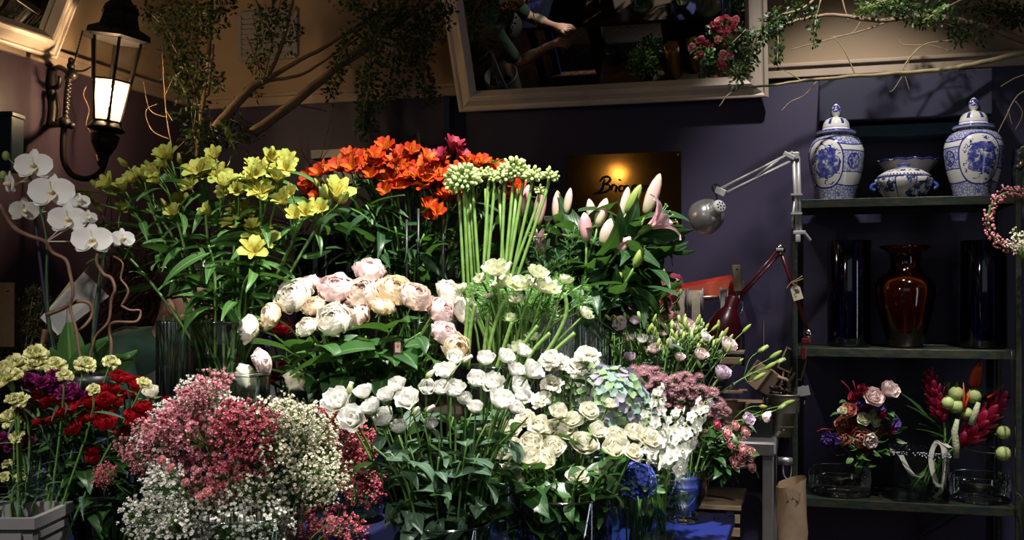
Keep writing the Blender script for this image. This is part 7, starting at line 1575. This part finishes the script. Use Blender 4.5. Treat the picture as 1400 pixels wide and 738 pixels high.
branch('overhead_branch', 'long pale bare branch crossing above the ginger jars', 4.25, [([(1425, 66), (1340, 86), (1290, 95), (1240, 99), (1160, 105), (1100, 110), (1050, 117), (1012, 120)], .012, .004), ([(1012, 120), (995, 130), (983, 146)], .004, .0015), ([(1118, 110), (1100, 130), (1080, 140), (1068, 152)], .0035, .0015), ([(1098, 112), (1080, 100), (1068, 95)], .003, .001), ([(1240, 99), (1236, 90), (1262, 62), (1300, 55)], .004, .002), ([(1236, 100), (1222, 122), (1216, 125)], .002, .001), ([(1236, 100), (1244, 126)], .002, .001), ([(1170, 104), (1155, 70), (1140, 50)], .003, .0015), ([(1262, 62), (1232, 60), (1232, 40)], .003, .001), ([(1300, 70), (1260, 62), (1238, 92)], .002, .001)], [], m=BARKP)
branch('overhead_branch', 'pale curved twig hanging at the right edge beside the ginger jar', 4.15, [([(1425, 95), (1392, 105), (1368, 118)], .003, .0015), ([(1425, 115), (1392, 130), (1375, 160), (1364, 182)], .0035, .0015), ([(1388, 138), (1398, 155), (1388, 178)], .0022, .001), ([(1378, 150), (1384, 172)], .002, .001)], [], m=BARKP)
branch('overhead_branch', 'leafy grey branch along the top right edge', 4.35, [([(1425, 62), (1390, 52), (1340, 34), (1270, 22), (1200, 28), (1140, 20), (1090, 28), (1050, 40)], .016, .004), ([(1390, 50), (1350, 20), (1320, -10)], .008, .004), ([(1228, 24), (1180, 42), (1140, 52), (1080, 68)], .004, .002), ([(1180, 22), (1165, 45), (1135, 50)], .003, .0015), ([(1150, -5), (1160, 30)], .004, .002)],
       [([(1200, 5), (1260, 15), (1330, 10), (1400, 20)], 26, 20), ([(1260, 20), (1300, 35), (1345, 45)], 20, 16), ([(1310, 30), (1312, 50), (1310, 58)], 20, 8), ([(1180, 0), (1205, 10), (1250, 5)], 18, 14), ([(1350, 20), (1390, 25), (1410, 10)], 22, 16), ([(1262, 28), (1255, 34)], 20, 8), ([(1380, 10), (1385, 30)], 18, 10)])
branch('overhead_branch', 'bright green leaf sprays at the top of the frame right of the mirror', 4.2, [([(1230, -10), (1200, 4), (1175, 12)], .004, .002), ([(1330, -8), (1290, 12), (1262, 28)], .004, .002)], [([(1230, -5), (1195, 6), (1178, 14)], 16, 9), ([(1300, 8), (1270, 24)], 14, 9), ([(1210, 0), (1205, 12)], 10, 7)], lm=TLEAF2)
branch('hanging_foliage', 'dark leafy spray hanging over the right side of the large mirror', 4.15, [([(1130, -20), (1100, 10), (1060, 25), (1030, 60), (1008, 112)], .006, .002), ([(1060, 25), (1062, 60), (1060, 85)], .003, .001), ([(1122, 0), (1115, 30), (1112, 60)], .003, .001)],
       [([(1100, 10), (1060, 25), (1035, 55), (1012, 100)], 30, 15), ([(1062, 30), (1064, 60), (1062, 84)], 20, 8), ([(1030, 60), (1015, 90), (1006, 114)], 30, 9), ([(1116, 15), (1114, 40), (1113, 62)], 14, 7), ([(1020, 40), (1000, 60)], 16, 12)])
# ------------------------------------------------------------------ florist bending behind the flowers
SKIN = mat('skin', (.40, .22, .15), .5); SHIRT = mat('dark green shirt', (.012, .045, .026), .8, n_amt=.3, n_scale=12); HAIR = mat('short brown hair', (.035, .02, .012), .7, n_amt=.5, n_scale=80); APRON = mat('dark apron', (.02, .018, .02), .8); TROUS = mat('dark trousers', (.02, .02, .024), .8); SLEEVE = mat('rolled beige sleeve', (.32, .25, .17), .8)
def skin(par, name, verts, edges, m, sub=2):
    me = bpy.data.meshes.new(name); me.from_pydata([v[0] for v in verts], edges, []); me.materials.append(m)
    o = bpy.data.objects.new(name, me); COL.objects.link(o); o.parent = par
    sk = o.modifiers.new('skin', 'SKIN'); sk.use_smooth_shade = True
    for i, v in enumerate(verts):
        r = v[1] if isinstance(v[1], tuple) else (v[1], v[1]); me.skin_vertices[0].data[i].radius = r; me.skin_vertices[0].data[i].use_root = (i == 0)
    sb = o.modifiers.new('subdiv', 'SUBSURF'); sb.levels = sub; sb.render_levels = sub
    return o
def florist():
    foot = V((-2.2, 2.98, 0)); t = thing('person', 'person in a dark green shirt bending behind the yellow alstroemeria', 'person', foot); L = lambda x, y, z: V((x, y, z))-foot
    hd = at(260, 404, 3.3)
    nk = hd+V((-.07, 0, -.13)); ch = V((nk.x-.10, nk.y, nk.z-.13)); wa = V((ch.x-.17, ch.y, 1.03)); pe = V((wa.x-.07, wa.y, .90))
    shn, shf = ch+V((.01, -.19, .075)), ch+V((.01, .19, .075)); eln, elf = shn+V((.13, -.05, -.25)), shf+V((.12, .04, -.26)); wrn, wrf = V((eln.x+.20, eln.y+.12, 1.06)), V((elf.x+.20, elf.y-.12, 1.08))
    hn, hf = wrn+V((.07, .03, .0)), wrf+V((.07, -.03, .0))
    R = lambda p: p-foot
    body = [(R(pe), (.12, .09)), (R(wa), (.10, .075)), (R(ch), (.11, .08)), (R(nk), .056), (R(hd+V((-.02, 0, -.06))), (.068, .075)), (R(hd), (.082, .095)), (R(hd+V((.03, 0, .075))), (.066, .075)),
            (R(shn), .06), (R(eln), .043), (R(wrn), .028), (R(hn), .032), (R(shf), .06), (R(elf), .043), (R(wrf), .028), (R(hf), .032),
            (L(pe.x-.01, pe.y-.10, .82), .09), (L(pe.x+.02, pe.y-.11, .46), .06), (L(pe.x-.02, pe.y-.12, .08), .042), (L(pe.x+.12, pe.y-.12, .04), .038),
            (L(pe.x-.01, pe.y+.10, .82), .09), (L(pe.x+.02, pe.y+.11, .46), .06), (L(pe.x-.02, pe.y+.12, .08), .042), (L(pe.x+.12, pe.y+.12, .04), .038), (R(hd+V((.10, 0, -.035))), .018)]
    ed = [(0, 1), (1, 2), (2, 3), (3, 4), (4, 5), (5, 6), (2, 7), (7, 8), (8, 9), (9, 10), (2, 11), (11, 12), (12, 13), (13, 14), (0, 15), (15, 16), (16, 17), (17, 18), (0, 19), (19, 20), (20, 21), (21, 22), (4, 23)]
    for (h, sgn) in ((hn, 1), (hf, -1)):
        base = 10 if sgn > 0 else 14
        for k in range(5):
            off = V((.0, (k-1.5)*.02, 0)) if k < 4 else V((-.02, sgn*.045, .0)); ln = [.055, .065, .06, .045, .04][k]
            a = h+V((.025, 0, 0))+off; b_ = a+V((ln*.6, 0 if k < 4 else sgn*.015, -.008)); c = b_+V((ln*.4, 0, -.025))
            i0 = len(body); body += [(R(a), .0105), (R(b_), .0095), (R(c), .008)]; ed += [(base, i0), (i0, i0+1), (i0+1, i0+2)]
    skin(t, 'body', body, ed, SKIN, 2)
    skin(t, 'shirt', [(R(ch), (.172, .13)), (R(wa), (.155, .12)), (R(pe+V((0, 0, .02))), (.165, .13)), (R(nk+V((-.01, 0, -.01))), .082), (R(shn), .075), (R(shn*.05+eln*.95), .058), (R(shf), .075), (R(shf*.05+elf*.95), .058)], [(0, 1), (1, 2), (0, 3), (0, 4), (4, 5), (0, 6), (6, 7)], SHIRT)
    for a, b_ in ((eln, wrn), (elf, wrf)): skin(t, 'sleeve_cuff', [(R(a*.9+b_*.1), .052), (R(a*.5+b_*.5), .046), (R(a*.25+b_*.75), .040)], [(0, 1), (1, 2)], SLEEVE, 2)
    skin(t, 'trousers', [(R(pe), (.165, .125))]+[(L(pe.x-.01, pe.y+s*.10, .80), .10) for s in (-1, 1)]+[(L(pe.x+.02, pe.y+s*.11, .46), .075) for s in (-1, 1)]+[(L(pe.x-.02, pe.y+s*.12, .10), .06) for s in (-1, 1)], [(0, 1), (1, 3), (3, 5), (0, 2), (2, 4), (4, 6)], TROUS)
    b = MB(); q = []
    for i, (p, w_) in enumerate(((ch+V((.125, 0, .06)), .09), (ch+V((.15, 0, -.06)), .14), (wa+V((.16, 0, 0)), .17), (pe+V((.19, 0, -.1)), .19), (pe+V((.16, 0, -.42)), .18))):
        for j in range(7): u = -1+j/3; b.vert(R(p+V((-.06*u*u, w_*u, 0))))
    for i in range(4):
        for j in range(6): b.face((i*7+j, i*7+j+1, i*7+j+8, i*7+j+7))
    ap = part(t, 'apron', b.mesh('apron', APRON)); so = ap.modifiers.new('thick', 'SOLIDIFY'); so.thickness = .004
    part(t, 'apron_strap', MB().tube(cat_rom([R(ch+V((.11, -.07, .08))), R(ch+V((.03, -.10, .155))), R(ch+V((-.09, -.08, .12)))]), .012, 6).mesh('apron_strap', APRON))
    b = MB(); b.ball((0, 0, 0), (.098, .088, .088), 16, 12); me = b.mesh('hair', HAIR); part(t, 'hair', me, R(hd+V((-.018, 0, .045))))
    for s in (-1, 1):
        b = MB(); b.ball((0, 0, 0), (.016, .009, .027), 10, 8); ear = part(t, 'ear', b.mesh('ear', mat('ear skin', (.46, .22, .15), .5)), R(hd+V((-.015, s*.086, -.035))), Quaternion((0, 1, 0), -.3))
        part(t, 'eye', MB().ball(R(hd+V((.078, s*.032, -.005))), .012, 10, 8).mesh('eye', GREYBOX))
    part(t, 'mouth', MB().box(R(hd+V((.083, 0, -.075))), (.01, .04, .006)).mesh('mouth', mat('lips', (.30, .10, .08), .5)))
florist()
# ------------------------------------------------------------------ on the work table, seen in the large mirror
hx = lambda x, y: V((x, y, .90))
for (x, y, h, lb, yaw) in ((-.84, 3.17, .26, 'hexagonal brass vase on the work table, left one in the mirror', .2), (-.70, 3.12, .24, 'dark hexagonal brass vase on the work table, right one in the mirror', .5)):
    vase_glass('brass_vase', lb, 'vase', hx(x, y), [(.045, .002), (.05, .01), (.055, h)], BRASSV, 6, .003).rotation_euler = (0, 0, yaw)
t = thing('enamel_tin', 'dark green enamel tin on the work table edge in the mirror', 'tin', hx(-1.28, 3.0)); part(t, 'tin', MB().lathe([(0, 0), (.05, 0), (.055, .02), (.055, .10), (.04, .115), (0, .118)], 24, sq=False).mesh('tin', mat('green enamel', (.01, .05, .04), .25)))
def pottree(x, y, lb, n, r, m, h):
    t = thing('potted_plant', lb, 'plant', hx(x, y)); part(t, 'pot', MB().lathe([(0, 0), (.045, 0), (.06, .09), (.064, .10), (.056, .10), (0, .08)], 24).mesh('pot', mat('dark green pot', (.01, .04, .035), .35))); b = MB()
    for k in range(n):
        D = V((rnd.gauss(0, 1), rnd.gauss(0, 1), rnd.gauss(0, .7)+.4)).normalized(); twigleaf(b, V((0, 0, h))+D*r*rnd.random()**.4, D, .028)
    part(t, 'stem', MB().tube([V((0, 0, .08)), V((0, 0, h))], .005, 6).mesh('stem', BARK)); part(t, 'foliage', b.mesh('foliage', m), kind='stuff')
pottree(-1.03, 3.2, 'small leafy potted plant on the work table seen in the mirror', 420, .10, TLEAF2, .16)
pottree(-1.00, 3.04, 'darker low potted plant on the work table seen in the mirror', 240, .08, TLEAF, .13)
d = 4.55; o = at(600, 300, d)
t = thing('desk_lamp', 'brown grey spring-arm lamp behind the orange red alstroemeria', 'lamp', o); W = lambda x, y: at(x, y, d)-o
bl_ = mat('brown grey enamel', (.17, .13, .11), .4, .3)
for pts in ([(562, 182), (520, 225)], [(568, 188), (532, 228)]): part(t, 'upper_arm', MB().tube([W(*p) for p in pts], .006, 6).mesh('upper_arm', bl_))
part(t, 'lower_arm', MB().tube([W(571, 182), W(576, 240), W(584, 300)], .010, 6).mesh('lower_arm', GREYP)); part(t, 'elbow', MB().box(W(566, 182), (.04, .03, .02), Matrix.Rotation(-.7, 3, 'Y')).mesh('elbow', bl_, False)); part(t, 'post', MB().tube([W(584, 300), W(584, 300)+V((0, .0, -(o+W(584, 300)).z))], .012, 8).mesh('post', bl_))

for (where, group), its in FOL.items(): rank(its, where, group)

def rank_group(group, desc, where):
    its = []
    for o in list(sc.objects):
        if o.parent is None and o.get('group') == group:
            m = o.data if o.type == 'MESH' else next(c.data for c in o.children)
            n_ = len(m.vertices); c = sum((m.vertices[i].co for i in range(0, n_, 7)), V((0, 0, 0)))/len(range(0, n_, 7)); h = o.location+c-CAM
            its.append((o, desc, 700+FPX*h.dot(RT)/h.dot(FW), 400-FPX*h.z/h.dot(FW)))
    rank(its, where, group)
for g_, d_, w_ in (('willow twigs behind the yellow alstroemeria', 'wavy dark willow twig', 'the willow mass'), ('willow twigs in the dark gap', 'thin willow twig', 'the dark gap'), ('bare green anemone stems', 'thick pale green stem', 'the leaning anemone stems'),
        ('stems in the rounded gypsophila vase', 'green cut stem', 'the rounded gypsophila vase'), ('bare stems crossing in the square delphinium vase', 'bare cut stem', 'the square delphinium vase'), ('bare stems crossing in the square hydrangea vase', 'bare cut stem', 'the square hydrangea vase'),
        ('bare stems in the footed astrantia vase', 'bare cut stem', 'the footed vase'), ('stems packed in the ribbed glass cylinder', 'grey green stem', 'the ribbed glass cylinder'), ('straight stems under the green umbels', 'thick straight stem', 'the umbel stems'), ('anemone foliage sprigs', 'frilly green anemone leaf', 'the anemone foliage'), ('leafy lily stems', 'dark glossy lily foliage', 'the lily leaves'),
        ('asparagus fern among the lilies', 'feathery fern sprig', 'the asparagus fern'), ('black canes at the back', 'thin black cane', 'the black canes')): rank_group(g_, d_, w_)
